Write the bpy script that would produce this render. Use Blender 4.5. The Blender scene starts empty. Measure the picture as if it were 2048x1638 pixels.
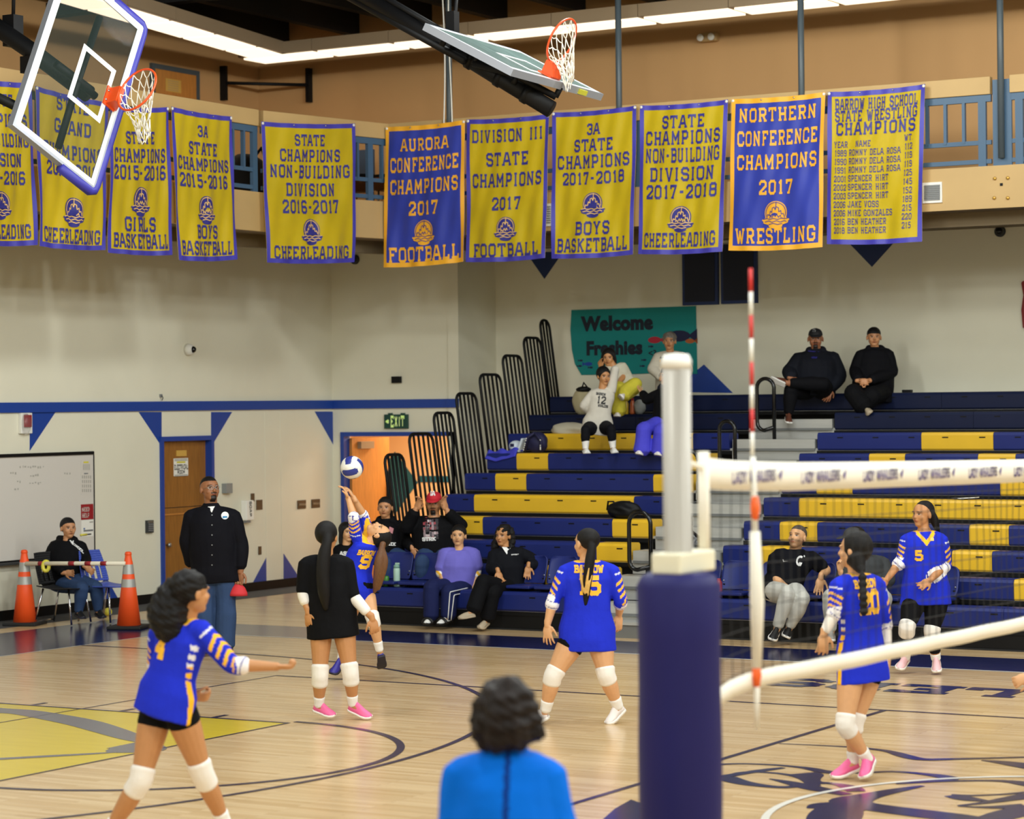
import bpy, math, random
import numpy as np
from mathutils import Vector, Matrix
from mathutils.bvhtree import BVHTree
random.seed(7)
C = bpy.context.scene.collection
# ---------------------------------------------------------------- camera
FPX, YAW, PITCH, ROLL = 4945.8, math.radians(30.301), math.radians(-0.131), math.radians(-0.598)
CAM = Vector((4.459, -14.156, 2.495))
FW = Vector((-math.sin(YAW)*math.cos(PITCH), math.cos(YAW)*math.cos(PITCH), math.sin(PITCH)))
_r = Vector((math.cos(YAW), math.sin(YAW), 0)); _u = _r.cross(FW)
RT = _r*math.cos(ROLL)+_u*math.sin(ROLL); UP = _u*math.cos(ROLL)-_r*math.sin(ROLL)
cd = bpy.data.cameras.new('camera'); cam = bpy.data.objects.new('camera', cd); C.objects.link(cam)
m3 = Matrix((RT, UP, -FW)).transposed(); m4 = m3.to_4x4(); m4.translation = CAM
cam.matrix_world = m4
cd.sensor_fit = 'HORIZONTAL'; cd.sensor_width = 36.0; cd.lens = FPX/2048*36
cd.clip_start = 0.1; cd.clip_end = 200
cd.dof.use_dof = True; cd.dof.focus_distance = 22.5; cd.dof.aperture_fstop = 2.4
bpy.context.scene.camera = cam
sc = bpy.context.scene
sc.view_settings.view_transform = 'Standard'; sc.view_settings.look = 'None'
sc.view_settings.gamma = 1.0; sc.view_settings.use_curve_mapping = False
sc.view_settings.exposure = 0.0
# ---------------------------------------------------------------- world and the hall's lamps
wd = bpy.data.worlds.new('world'); sc.world = wd; wd.use_nodes = True
wd.node_tree.nodes['Background'].inputs[0].default_value = (0.9, 0.82, 0.7, 1)
wd.node_tree.nodes['Background'].inputs[1].default_value = 0.015
LAMP_Z = 7.75
def lamp(x, y, w, col=(0.96, 1.0, 0.965)):
    l = bpy.data.lights.new('hall_lamp', 'POINT'); l.shadow_soft_size = 0.4
    l.energy = w; l.color = col
    o = bpy.data.objects.new('hall_lamp', l); C.objects.link(o); o.location = (x, y, LAMP_Z)
for lx in (-7.5, -2.0, 3.5, 9.0):
    for ly in (-12.0, -6.5, -1.5, 3.5, 8.0):
        lamp(lx, ly, (570 + 9*lx)*(1.0 - 0.016*ly))

# ---------------------------------------------------------------- points of the place from the calibrated view
def ray(px, py): return FW + RT*((px-1024)/FPX) + UP*((819-py)/FPX)
def at(px, py, d=None, X=None, Y=None, Z=None):
    r = ray(px, py)
    if d is not None: t = d
    elif X is not None: t = (X-CAM.x)/r.x
    elif Y is not None: t = (Y-CAM.y)/r.y
    else: t = (Z-CAM.z)/r.z
    return CAM + r*t
def dep(P): return (Vector(P)-CAM).dot(FW)

# ---------------------------------------------------------------- materials
def lin(c):
    return tuple(((v/255)/12.92 if v/255 <= 0.04045 else ((v/255+0.055)/1.055)**2.4) for v in c)
MATS = {}
def mat(name, rgb, rough=0.6, metal=0.0, spec=0.5, noise=0.0, nscale=8.0, bump=0.0, bscale=40.0, coat=0.0, sheen=0.0, emit=0.0, stretch=(1, 1, 1), vcol=False, alpha=1.0, trans=0.0):
    if name in MATS: return MATS[name]
    m = bpy.data.materials.new(name); m.use_nodes = True; n = m.node_tree.nodes; L = m.node_tree.links
    b = n['Principled BSDF']; c = lin(rgb)+(1,)
    b.inputs['Base Color'].default_value = c; b.inputs['Roughness'].default_value = rough
    b.inputs['Metallic'].default_value = metal; b.inputs['Specular IOR Level'].default_value = spec
    b.inputs['Coat Weight'].default_value = coat; b.inputs['Coat Roughness'].default_value = 0.12
    b.inputs['Sheen Weight'].default_value = sheen
    b.inputs['Alpha'].default_value = alpha
    if trans: b.inputs['Transmission Weight'].default_value = trans
    if emit:
        b.inputs['Emission Color'].default_value = c; b.inputs['Emission Strength'].default_value = emit
    tc = mp = None
    if noise or bump:
        tc = n.new('ShaderNodeTexCoord'); mp = n.new('ShaderNodeMapping'); mp.inputs['Scale'].default_value = stretch
        L.new(tc.outputs['Object'], mp.inputs['Vector'])
    src = None
    if vcol:
        a = n.new('ShaderNodeVertexColor'); a.layer_name = 'Col'; src = a.outputs['Color']
        L.new(src, b.inputs['Base Color'])
    if noise:
        t = n.new('ShaderNodeTexNoise'); t.inputs['Scale'].default_value = nscale; t.inputs['Detail'].default_value = 5
        L.new(mp.outputs[0], t.inputs['Vector'])
        r = n.new('ShaderNodeMapRange'); r.inputs['To Min'].default_value = 1-noise; r.inputs['To Max'].default_value = 1+noise
        r.inputs['From Min'].default_value = 0.3; r.inputs['From Max'].default_value = 0.7
        L.new(t.outputs['Fac'], r.inputs['Value'])
        x = n.new('ShaderNodeVectorMath'); x.operation = 'SCALE'
        if src: L.new(src, x.inputs[0])
        else: x.inputs[0].default_value = c[:3]
        L.new(r.outputs[0], x.inputs['Scale']); L.new(x.outputs[0], b.inputs['Base Color'])
    if bump:
        t2 = n.new('ShaderNodeTexNoise'); t2.inputs['Scale'].default_value = bscale; t2.inputs['Detail'].default_value = 4
        L.new(mp.outputs[0], t2.inputs['Vector'])
        bp = n.new('ShaderNodeBump'); bp.inputs['Strength'].default_value = bump; bp.inputs['Distance'].default_value = 0.01
        L.new(t2.outputs['Fac'], bp.inputs['Height']); L.new(bp.outputs[0], b.inputs['Normal'])
    MATS[name] = m
    return m
def M(n): return MATS[n]

# ---------------------------------------------------------------- objects
def tag(o, label=None, cat=None, group=None, kind=None):
    if label: o['label'] = label
    if cat: o['category'] = cat
    if group: o['group'] = group
    if kind: o['kind'] = kind
    return o
def empty(name, loc=(0, 0, 0), label=None, cat=None, group=None, rz=0.0):
    o = bpy.data.objects.new(name, None); C.objects.link(o); o.location = loc; o.rotation_euler = (0, 0, rz)
    o.empty_display_size = 0.1
    return tag(o, label, cat, group)
def link(name, me, parent=None, world=True):
    o = bpy.data.objects.new(name, me); C.objects.link(o)
    if parent is not None:
        o.parent = parent
        if world:
            pm = Matrix.Identity(4); q = parent; ch = []
            while q is not None: ch.append(q); q = q.parent
            for q in reversed(ch): pm = pm @ q.matrix_parent_inverse @ q.matrix_basis
            o.matrix_parent_inverse = pm.inverted()
    return o
class MB:
    """collects shapes in world (or local) space and links them as ONE mesh object"""
    def __init__(s): s.v = []; s.f = []; s.mi = []; s.mats = []; s.sm = []
    def _m(s, m):
        if m not in s.mats: s.mats.append(m)
        return s.mats.index(m)
    def add(s, vs, fs, m=None, smooth=False):
        b = len(s.v); s.v += [tuple(v) for v in vs]; k = s._m(m)
        for f in fs: s.f.append([b+i for i in f]); s.mi.append(k); s.sm.append(smooth)
    def box(s, c, size, m=None, R=None):
        c = Vector(c); h = Vector(size)/2; vs = []
        for z in (-1, 1):
            for y in (-1, 1):
                for x in (-1, 1):
                    p = Vector((x*h.x, y*h.y, z*h.z)); vs.append(c+(R @ p if R else p))
        s.add(vs, [(0, 2, 3, 1), (4, 5, 7, 6), (0, 1, 5, 4), (2, 6, 7, 3), (0, 4, 6, 2), (1, 3, 7, 5)], m)
    def box2(s, a, b, m=None):
        a = Vector(a); b = Vector(b); s.box((a+b)/2, [abs(b[i]-a[i]) for i in range(3)], m)
    def tube(s, pts, r, m=None, n=10, caps=True, closed=False, up=None):
        P = [Vector(p) for p in pts]; k = len(P); R = r if isinstance(r, (list, tuple)) else [r]*k
        vs = []; prev = None
        for i in range(k):
            if closed: t = (P[(i+1) % k]-P[i-1])
            else: t = P[min(i+1, k-1)]-P[max(i-1, 0)]
            t = t.normalized() if t.length > 1e-9 else Vector((0, 0, 1))
            if prev is None:
                a = Vector((0, 0, 1)) if abs(t.z) < 0.9 else Vector((1, 0, 0))
                x = t.cross(a).normalized()
            else:
                x = (prev-t*prev.dot(t)); x = x.normalized() if x.length > 1e-6 else prev
            prev = x; y = t.cross(x)
            for j in range(n):
                q = 2*math.pi*j/n; vs.append(P[i]+(x*math.cos(q)+y*math.sin(q))*R[i])
        fs = []
        for i in range(k if closed else k-1):
            i2 = (i+1) % k
            for j in range(n): fs.append((i*n+j, i*n+(j+1) % n, i2*n+(j+1) % n, i2*n+j))
        if caps and not closed:
            fs.append(tuple(range(n-1, -1, -1))); fs.append(tuple((k-1)*n+j for j in range(n)))
        s.add(vs, fs, m, True)
    def loft(s, rings, m=None, caps=True, smooth=True):
        n = len(rings[0]); vs = [p for r in rings for p in r]; fs = []
        for i in range(len(rings)-1):
            for j in range(n): fs.append((i*n+j, i*n+(j+1) % n, (i+1)*n+(j+1) % n, (i+1)*n+j))
        if caps: fs.append(tuple(range(n-1, -1, -1))); fs.append(tuple((len(rings)-1)*n+j for j in range(n)))
        s.add(vs, fs, m, smooth)
    def lathe(s, c, prof, m=None, n=20, axis=None, caps=True):
        z = Vector(axis).normalized() if axis else Vector((0, 0, 1))
        x = z.cross(Vector((0, 1, 0)) if abs(z.y) < 0.9 else Vector((1, 0, 0))).normalized(); y = z.cross(x); c = Vector(c)
        s.loft([[c+z*h+(x*math.cos(2*math.pi*j/n)+y*math.sin(2*math.pi*j/n))*max(r, 1e-4) for j in range(n)] for r, h in prof], m, caps)
    def ell(s, c, rad, m=None, R=None, nu=16, nv=10):
        c = Vector(c); rings = []
        for i in range(1, nv):
            a = math.pi*i/nv; ring = []
            for j in range(nu):
                b = 2*math.pi*j/nu
                p = Vector((math.sin(a)*math.cos(b)*rad[0], math.sin(a)*math.sin(b)*rad[1], -math.cos(a)*rad[2]))
                ring.append(c+(R @ p if R else p))
            rings.append(ring)
        s.loft(rings, m)
    def prism(s, pts, ext, m=None):
        """polygon (list of points) extruded by vector ext"""
        P = [Vector(p) for p in pts]; e = Vector(ext); n = len(P)
        s.add(P+[p+e for p in P], [tuple(range(n-1, -1, -1)), tuple(range(n, 2*n))]+[(i, (i+1) % n, n+(i+1) % n, n+i) for i in range(n)], m)
    def poly(s, pts, m=None): s.add(pts, [tuple(range(len(pts)))], m)
    def mesh(s, name='mesh'):
        me = bpy.data.meshes.new(name); me.from_pydata(s.v, [], s.f)
        for m in s.mats:
            if m is not None: me.materials.append(m)
        if me.materials:
            me.polygons.foreach_set('material_index', s.mi)
        me.polygons.foreach_set('use_smooth', s.sm); me.update()
        return me
    def build(s, name, parent=None, bevel=0.0, label=None, cat=None, group=None, kind=None, world=True):
        o = link(name, s.mesh(name), parent, world)
        if bevel:
            b = o.modifiers.new('bevel', 'BEVEL'); b.width = bevel; b.segments = 2; b.limit_method = 'ANGLE'
        return tag(o, label, cat, group, kind)
def copy_tree(o, parent=None):
    c = o.copy(); C.objects.link(c)
    if parent is not None: c.parent = parent
    for ch in list(o.children): copy_tree(ch, c)
    return c
def frame(d, up=(0, 0, 1)):
    """matrix with columns x (side), y (forward d), z"""
    d = Vector(d).normalized(); x = d.cross(Vector(up))
    x = x.normalized() if x.length > 1e-6 else Vector((1, 0, 0)); z = x.cross(d)
    return Matrix((x, d, z)).transposed()

# ---------------------------------------------------------------- varsity lettering (own stroke alphabet, width 0..w, height 0..1)
_c = 0.18
GL = {
'A': (.8, [[(0, 0), (.3, 1), (.5, 1), (.8, 0)], [(.14, .34), (.66, .34)]]),
'B': (.72, [[(.1, 0), (.1, 1)], [(0, 1), (.56, 1), (.7, .86), (.7, .64), (.58, .53), (.1, .53)], [(.58, .53), (.72, .42), (.72, .14), (.58, 0), (0, 0)]]),
'C': (.72, [[(.7, .68), (.7, .86), (.56, 1), (.16, 1), (.02, .86), (.02, .14), (.16, 0), (.56, 0), (.7, .14), (.7, .32)]]),
'D': (.74, [[(.1, 0), (.1, 1)], [(0, 1), (.56, 1), (.72, .84), (.72, .16), (.56, 0), (0, 0)]]),
'E': (.7, [[(.1, 0), (.1, 1)], [(0, 1), (.68, 1), (.68, .78)], [(.1, .52), (.48, .52)], [(0, 0), (.68, 0), (.68, .22)]]),
'F': (.7, [[(.12, 0), (.12, 1)], [(0, 1), (.68, 1), (.68, .76)], [(.12, .52), (.48, .52)]]),
'G': (.74, [[(.7, .7), (.7, .86), (.56, 1), (.16, 1), (.02, .86), (.02, .14), (.16, 0), (.58, 0), (.72, .14), (.72, .44), (.42, .44)]]),
'H': (.8, [[(.12, 0), (.12, 1)], [(.68, 0), (.68, 1)], [(.12, .5), (.68, .5)]]),
'I': (.36, [[(.18, 0), (.18, 1)]]),
'J': (.66, [[(.54, 1), (.54, .14), (.4, 0), (.16, 0), (.02, .14), (.02, .34)]]),
'K': (.8, [[(.12, 0), (.12, 1)], [(.7, 1), (.14, .45)], [(.32, .6), (.7, 0)]]),
'L': (.66, [[(.12, 1), (.12, 0)], [(0, 0), (.64, 0), (.64, .28)]]),
'M': (.96, [[(.12, 0), (.12, 1), (.48, .35), (.84, 1), (.84, 0)]]),
'N': (.84, [[(.12, 0), (.12, 1), (.7, 0), (.7, 1)]]),
'O': (.74, [[(.16, 0), (.58, 0), (.72, .14), (.72, .86), (.58, 1), (.16, 1), (.02, .86), (.02, .14), (.16, 0)]]),
'P': (.72, [[(.12, 0), (.12, 1)], [(0, 1), (.56, 1), (.7, .86), (.7, .56), (.56, .43), (.12, .43)]]),
'R': (.78, [[(.12, 0), (.12, 1)], [(0, 1), (.56, 1), (.7, .86), (.7, .6), (.56, .47), (.12, .47)], [(.42, .47), (.68, 0)]]),
'S': (.7, [[(.66, .72), (.66, .86), (.52, 1), (.16, 1), (.02, .86), (.02, .66), (.16, .53), (.54, .49), (.68, .36), (.68, .14), (.54, 0), (.16, 0), (.02, .14), (.02, .28)]]),
'T': (.74, [[(.37, 0), (.37, 1)], [(0, .76), (0, 1), (.74, 1), (.74, .76)]]),
'U': (.8, [[(.12, 1), (.12, .14), (.26, 0), (.54, 0), (.68, .14), (.68, 1)]]),
'V': (.8, [[(.1, 1), (.36, 0), (.44, 0), (.7, 1)]]),
'W': (1.05, [[(.1, 1), (.28, 0), (.34, 0), (.52, .8), (.7, 0), (.76, 0), (.95, 1)]]),
'X': (.76, [[(.1, 0), (.66, 1)], [(.66, 0), (.1, 1)]]),
'Y': (.8, [[(.4, 0), (.4, .45)], [(.1, 1), (.4, .45), (.7, 1)]]),
'Z': (.7, [[(.02, .76), (.02, 1), (.66, 1), (.04, 0), (.68, 0), (.68, .24)]]),
'0': (.66, [[(.16, 0), (.5, 0), (.64, .16), (.64, .84), (.5, 1), (.16, 1), (.02, .84), (.02, .16), (.16, 0)]]),
'1': (.46, [[(.06, .8), (.24, 1), (.24, 0)]]),
'2': (.66, [[(.02, .7), (.02, .86), (.16, 1), (.5, 1), (.64, .86), (.64, .62), (.04, .1), (.02, 0), (.64, 0), (.64, .22)]]),
'3': (.64, [[(.02, .76), (.02, .88), (.14, 1), (.48, 1), (.6, .88), (.6, .64), (.5, .53), (.24, .53)], [(.5, .53), (.62, .4), (.62, .12), (.48, 0), (.14, 0), (.02, .12), (.02, .26)]]),
'4': (.7, [[(.5, 0), (.5, 1), (.02, .3), (.68, .3)]]),
'5': (.66, [[(.62, 1), (.06, 1), (.06, .58), (.5, .58), (.64, .44), (.64, .14), (.5, 0), (.14, 0), (.02, .1), (.02, .2)]]),
'6': (.66, [[(.62, .82), (.62, .88), (.5, 1), (.16, 1), (.02, .86), (.02, .14), (.16, 0), (.5, 0), (.64, .14), (.64, .38), (.5, .5), (.02, .5)]]),
'7': (.64, [[(.02, .74), (.02, 1), (.62, 1), (.26, 0)]]),
'8': (.66, [[(.16, 0), (.5, 0), (.64, .12), (.64, .42), (.52, .53), (.14, .53), (.02, .42), (.02, .12), (.16, 0)], [(.14, .53), (.04, .64), (.04, .88), (.16, 1), (.5, 1), (.62, .88), (.62, .64), (.52, .53)]]),
'9': (.66, [[(.04, .18), (.04, .12), (.16, 0), (.5, 0), (.64, .14), (.64, .86), (.5, 1), (.16, 1), (.02, .86), (.02, .62), (.16, .5), (.64, .5)]]),
'-': (.44, [[(.04, .48), (.4, .48)]]), '.': (.2, [[(.06, .05), (.14, .05)]]), '<': (.5, [[(.45, .8), (.1, .5), (.45, .2)]]),
' ': (.38, []),
}
def stroke(pts, t):
    """quads for a polyline of thickness t, mitred ends overlapping"""
    out = []
    for (a, b) in zip(pts[:-1], pts[1:]):
        dx, dy = b[0]-a[0], b[1]-a[1]; l = math.hypot(dx, dy)
        if l < 1e-9: continue
        ux, uy = dx/l, dy/l; nx, ny = -uy*t/2, ux*t/2; shut = pts[0] == pts[-1]
        e = t*0.42 if (a is not pts[0] or shut) else 0.02*t; e2 = t*0.42 if (b is not pts[-1] or shut) else 0.02*t
        a2 = (a[0]-ux*e, a[1]-uy*e); b2 = (b[0]+ux*e2, b[1]+uy*e2)
        out.append([(a2[0]+nx, a2[1]+ny), (a2[0]-nx, a2[1]-ny), (b2[0]-nx, b2[1]-ny), (b2[0]+nx, b2[1]+ny)])
    return out
def glyphs(text, t=0.17, serif=True, gap=0.3):
    """list of quads for a line of lettering, height 1, plus its width"""
    x = 0; Q = []
    for ch in text:
        w, S = GL.get(ch, GL[' '])
        for s in S:
            # keep strokes inside the unit height
            pts = [(x+p[0], t/2+p[1]*(1-t)) for p in s]
            Q += stroke(pts, t)
            if serif and ch not in '-.<':
                for e, o in ((0, 1), (-1, -2)):
                    p, q = s[e], s[o] if len(s) > 1 else s[e]
                    if p[1] in (0, 1) and abs(p[1]-q[1]) > 0.4:
                        cx, cy = pts[e]; Q += stroke([(cx-t*0.85, cy), (cx+t*0.85, cy)], t*0.8)
        x += w+gap
    return Q, max(x-gap, 0.01)
def text_quads(text, cx, cy, h, wmax=None, t=0.17, serif=True, gap=0.3, sx=1.0):
    """quads centred at (cx,cy) with height h; squeezed to wmax"""
    Q, w = glyphs(text, t, serif, gap); k = h*sx
    if wmax and w*k != wmax: k = wmax/w
    return [[(cx+(p[0]-w/2)*k, cy+(p[1]-0.5)*h) for p in q] for q in Q]
def put_quads(mb, Q, f, m, sub=2):
    """map quads of (u,v) through f -> world, subdivided along so they follow the surface"""
    for q in Q:
        a, b, c, d = [np.array(p) for p in q]
        vs = []
        for i in range(sub+1):
            for (p, r) in ((a, d), (b, c)):
                z = p+(r-p)*i/sub; vs.append(f(float(z[0]), float(z[1])))
        mb.add(vs, [(2*i, 2*i+1, 2*i+3, 2*i+2) for i in range(sub)], m)
def font_mesh(text, size=1.0, bold=0.0, align='CENTER', shear=0.0, space=1.0):
    cu = bpy.data.curves.new('lettering', 'FONT'); cu.body = text; cu.size = size; cu.offset = bold
    cu.align_x = align; cu.align_y = 'CENTER'; cu.shear = shear; cu.space_character = space; cu.resolution_u = 3
    o = bpy.data.objects.new('lettering_tmp', cu); C.objects.link(o)
    dg = bpy.context.evaluated_depsgraph_get(); dg.update()
    me = bpy.data.meshes.new_from_object(o.evaluated_get(dg)); bpy.data.objects.remove(o); bpy.data.curves.remove(cu)
    V = [tuple(v.co) for v in me.vertices]; F = [tuple(p.vertices) for p in me.polygons]; bpy.data.meshes.remove(me)
    return V, F
def put_font(mb, text, f, m, size, bold=0.0, align='CENTER', **k):
    V, F = font_mesh(text, size, bold, align, **k)
    mb.add([f(v[0], v[1]) for v in V], F, m)
# ================================================================ materials of the hall
mat('cream', (226, 222, 202), 0.7, noise=0.03, nscale=1.2)
mat('tan_wall', (196, 152, 100), 0.75, noise=0.03, nscale=0.8)
mat('fascia_tan', (190, 158, 106), 0.6, noise=0.04, nscale=2)
mat('soffit', (120, 105, 80), 0.8)
mat('paint_blue', (22, 62, 150), 0.45)
mat('paint_blue_dark', (12, 42, 100), 0.5)
mat('black', (10, 10, 12), 0.55, spec=.25); mat('black_rubber', (22, 22, 24), 0.7); mat('black_gloss', (10, 10, 12), 0.25)
mat('ceiling_black', (16, 15, 16), 0.85); mat('joist', (30, 28, 29), 0.8)
mat('rail_blue', (62, 92, 120), 0.45, metal=0.0)
mat('pole_grey', (72, 82, 88), 0.45)
mat('white', (232, 230, 222), 0.5); mat('white_gloss', (240, 238, 230), 0.25)
mat('grey', (120, 122, 124), 0.5); mat('dark_grey', (52, 54, 56), 0.6); mat('carpet', (66, 66, 68), 0.9, noise=0.12, nscale=60, bump=0.3, bscale=300)
mat('brown_plate', (82, 62, 40), 0.5); mat('steel', (176, 178, 178), 0.35, metal=0.9)
mat('door_wood', (146, 96, 38), 0.4, noise=0.16, nscale=6, stretch=(6, 6, 0.7))
mat('door_wood_light', (190, 126, 58), 0.4, noise=0.12, nscale=6, stretch=(6, 6, 0.7))
mat('brass', (190, 150, 70), 0.35, metal=0.6)
mat('beige_metal', (150, 130, 104), 0.5)
mat('lamp_panel', (255, 236, 206), 0.5, emit=1.5)
mat('gold_plate', (206, 164, 78), 0.4); mat('paper', (236, 234, 226), 0.7); mat('ink', (28, 30, 34), 0.6); mat('faint_ink', (168, 164, 156), 0.7)
mat('red_sign', (150, 22, 34), 0.5); mat('marker_yellow', (216, 204, 70), 0.5); mat('teal_paper', (0, 128, 126), 0.75)
mat('corridor', (240, 200, 146), 0.8); mat('teal_paint', (20, 92, 108), 0.6)

# ---------------------------------------------------------------- maple floor with its painted lines
def wood_material():
    m = bpy.data.materials.new('maple_floor'); m.use_nodes = True; n = m.node_tree.nodes; L = m.node_tree.links; b = n['Principled BSDF']
    tc = n.new('ShaderNodeTexCoord'); mp = n.new('ShaderNodeMapping'); L.new(tc.outputs['Object'], mp.inputs[0])
    br = n.new('ShaderNodeTexBrick'); br.inputs['Scale'].default_value = 1.0; br.inputs['Brick Width'].default_value = 0.9; br.inputs['Row Height'].default_value = 0.057
    br.inputs['Mortar Size'].default_value = 0.0012; br.inputs['Mortar Smooth'].default_value = 0.5
    br.inputs['Color1'].default_value = lin((220, 190, 146))+(1,); br.inputs['Color2'].default_value = lin((202, 168, 120))+(1,); br.inputs['Mortar'].default_value = lin((150, 108, 66))+(1,)
    L.new(mp.outputs[0], br.inputs['Vector'])
    mp2 = n.new('ShaderNodeMapping'); mp2.inputs['Scale'].default_value = (0.8, 16, 1); L.new(tc.outputs['Object'], mp2.inputs[0])
    t = n.new('ShaderNodeTexNoise'); t.inputs['Scale'].default_value = 2.2; t.inputs['Detail'].default_value = 6; L.new(mp2.outputs[0], t.inputs[0])
    r = n.new('ShaderNodeMapRange'); r.inputs['From Min'].default_value = 0.3; r.inputs['From Max'].default_value = 0.7; r.inputs['To Min'].default_value = 0.9; r.inputs['To Max'].default_value = 1.08
    L.new(t.outputs['Fac'], r.inputs[0]); x = n.new('ShaderNodeVectorMath'); x.operation = 'SCALE'
    L.new(br.outputs['Color'], x.inputs[0]); L.new(r.outputs[0], x.inputs['Scale']); L.new(x.outputs[0], b.inputs['Base Color'])
    b.inputs['Roughness'].default_value = 0.22; b.inputs['Specular IOR Level'].default_value = 0.5
    t3 = n.new('ShaderNodeTexNoise'); t3.inputs['Scale'].default_value = 3; L.new(mp2.outputs[0], t3.inputs[0])
    bp = n.new('ShaderNodeBump'); bp.inputs['Strength'].default_value = 0.05; bp.inputs['Distance'].default_value = 0.01; L.new(t3.outputs['Fac'], bp.inputs['Height']); L.new(bp.outputs[0], b.inputs['Normal'])
    MATS['maple_floor'] = m; return m
wood_material()
mat('floor_navy', (22, 28, 76), 0.18, noise=0.06, nscale=2); mat('floor_line', (44, 36, 66), 0.25); mat('floor_gold', (214, 186, 44), 0.22, noise=0.05, nscale=3, stretch=(0.6, 6, 1))
mat('floor_grey', (108, 106, 112), 0.25); mat('floor_white', (236, 232, 222), 0.25); mat('floor_yellow', (232, 176, 44), 0.25)
mb = MB()
FX0, FX1, FY0, FY1 = -19.0, 19.0, -17.5, 19.0
mb.add([(FX0, FY0, 0), (FX1, FY0, 0), (FX1, FY1, 0), (FX0, FY1, 0)], [(0, 1, 2, 3)], M('maple_floor'))
def frect(x0, y0, x1, y1, m, z=0.001): mb.add([(x0, y0, z), (x1, y0, z), (x1, y1, z), (x0, y1, z)], [(0, 1, 2, 3)], m)
def fline(pts, w, m, z=0.002, closed=False):
    P = [Vector((p[0], p[1])) for p in pts]; k = len(P); W = w if isinstance(w, (list, tuple)) else [w]*k; vs = []
    for i in range(k):
        t = (P[(i+1) % k]-P[i-1]) if closed else (P[min(i+1, k-1)]-P[max(i-1, 0)])
        t.normalize(); nrm = Vector((-t.y, t.x))*W[i]/2
        vs += [(P[i].x+nrm.x, P[i].y+nrm.y, z+i*6e-6), (P[i].x-nrm.x, P[i].y-nrm.y, z+i*6e-6)]
    fs = [(2*i, 2*i+1, 2*((i+1) % k)+1, 2*((i+1) % k)) for i in range(k if closed else k-1)]
    mb.add(vs, fs, m)
def arc(cx, cy, r, a0, a1, n=64): return [(cx+r*math.cos(math.radians(a0+(a1-a0)*i/n)), cy+r*math.sin(math.radians(a0+(a1-a0)*i/n))) for i in range(n+1)]
EX = 12.60
frect(-19, -17.5, -14.75, 19, M('carpet'))
for sx in (-1, 1):
    frect(sx*(EX+1.75), -8.75, sx*EX, 8.75, M('floor_navy'))
frect(-EX, 7.62, EX, 8.75, M('floor_navy')); frect(-EX, -8.75, EX, -7.62, M('floor_navy'))
fline([(-EX, -7.62), (EX, -7.62), (EX, 7.62), (-EX, 7.62)], 0.05, M('floor_white'), closed=True)
LN = M('floor_line')
fline([(-9, -4.5), (9, -4.5), (9, 4.5), (-9, 4.5)], 0.05, LN, 0.003, closed=True)
for x in (-3, 3): fline([(x, -4.5), (x, 4.5)], 0.05, LN, 0.003)
for sx in (-1, 1):
    HX = sx*(EX-1.6); FT = sx*6.9
    frect(min(FT, sx*EX), -1.72, max(FT, sx*EX), 1.72, M('floor_gold'), 0.0012)
    fline([(sx*EX, 1.74), (FT, 1.74), (FT, -1.74), (sx*EX, -1.74)], 0.05, LN, 0.0032)
    fline(arc(FT, 0, 1.83, 90, -90) if sx < 0 else arc(FT, 0, 1.83, 90, 270), 0.06, LN, 0.0032)
    a = arc(HX, 0, 6.02, 90, -90, 96) if sx < 0 else arc(HX, 0, 6.02, 90, 270, 96)
    fline([(sx*EX, 6.02)]+a+[(sx*EX, -6.02)], 0.05, LN, 0.0034)
    for k in range(4):
        for sy in (-1, 1):
            x = sx*(EX-2.1-k*0.95); fline([(x, sy*1.74), (x, sy*1.94)], 0.05, LN, 0.003)
fline(arc(0, 0, 1.83, 0, 360, 96)[:-1], 0.05, M('floor_white'), 0.0042, closed=True)
fline([(0, -7.62), (0, -1.9)], 0.05, LN, 0.003); fline([(0, 1.9), (0, 7.62)], 0.05, LN, 0.003)
def fpx(pts): return [(lambda q: (q.x, q.y))(at(x, y, Z=0.0)) for x, y in pts]
# whale drawing at the middle of the court and on the key: brush strokes of navy and grey paint
NV = M('floor_navy')
def cr(px): return [(1400+x*0.3164, 1340+y*0.3164) for x, y in px]
def smooth(pts, w, it=2):
    P = [Vector(p) for p in pts]; W = list(w) if isinstance(w, (list, tuple)) else [w]*len(P)
    for _ in range(it):
        Q = [P[0]]; V = [W[0]]
        for i in range(len(P)-1):
            Q += [P[i]*0.75+P[i+1]*0.25, P[i]*0.25+P[i+1]*0.75]; V += [W[i]*0.75+W[i+1]*0.25, W[i]*0.25+W[i+1]*0.75]
        Q.append(P[-1]); V.append(W[-1]); P, W = Q, V
    return [tuple(p) for p in P], W
def brush(px, w, z=0.0036, m=NV):
    P, W = smooth(fpx(cr(px)), w); fline(P, W, m, z)
brush([(500, 467), (750, 478), (940, 488), (1080, 500), (1200, 515), (1290, 545), (1400, 570), (1600, 565), (1800, 560), (2050, 553), (2400, 545)], [.02, .03, .05, .06, .07, .12, .10, .08, .06, .05, .05])
brush([(20, 612), (150, 596), (300, 594), (480, 602), (620, 615), (700, 625), (800, 650), (1000, 655), (1180, 643), (1300, 648), (1420, 660), (1520, 672), (1600, 690), (1480, 706), (1240, 722)], [.06, .05, .04, .05, .06, .09, .12, .05, .05, .06, .08, .12, .14, .08, .03])
brush([(70, 690), (240, 660), (400, 635), (530, 620)], [.12, .08, .09, .05])
brush([(160, 675), (240, 650), (340, 645), (500, 655), (620, 675), (690, 705), (720, 735)], [.03, .04, .05, .05, .06, .08, .10])
brush([(160, 682), (260, 715), (400, 735), (520, 745), (610, 738), (700, 725), (760, 712)], [.16, .14, .09, .08, .08, .1, .06])
brush([(650, 655), (690, 665), (700, 690), (712, 715), (850, 718), (960, 745), (990, 770)], [.2, .22, .12, .12, .05, .14, .12])
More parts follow.
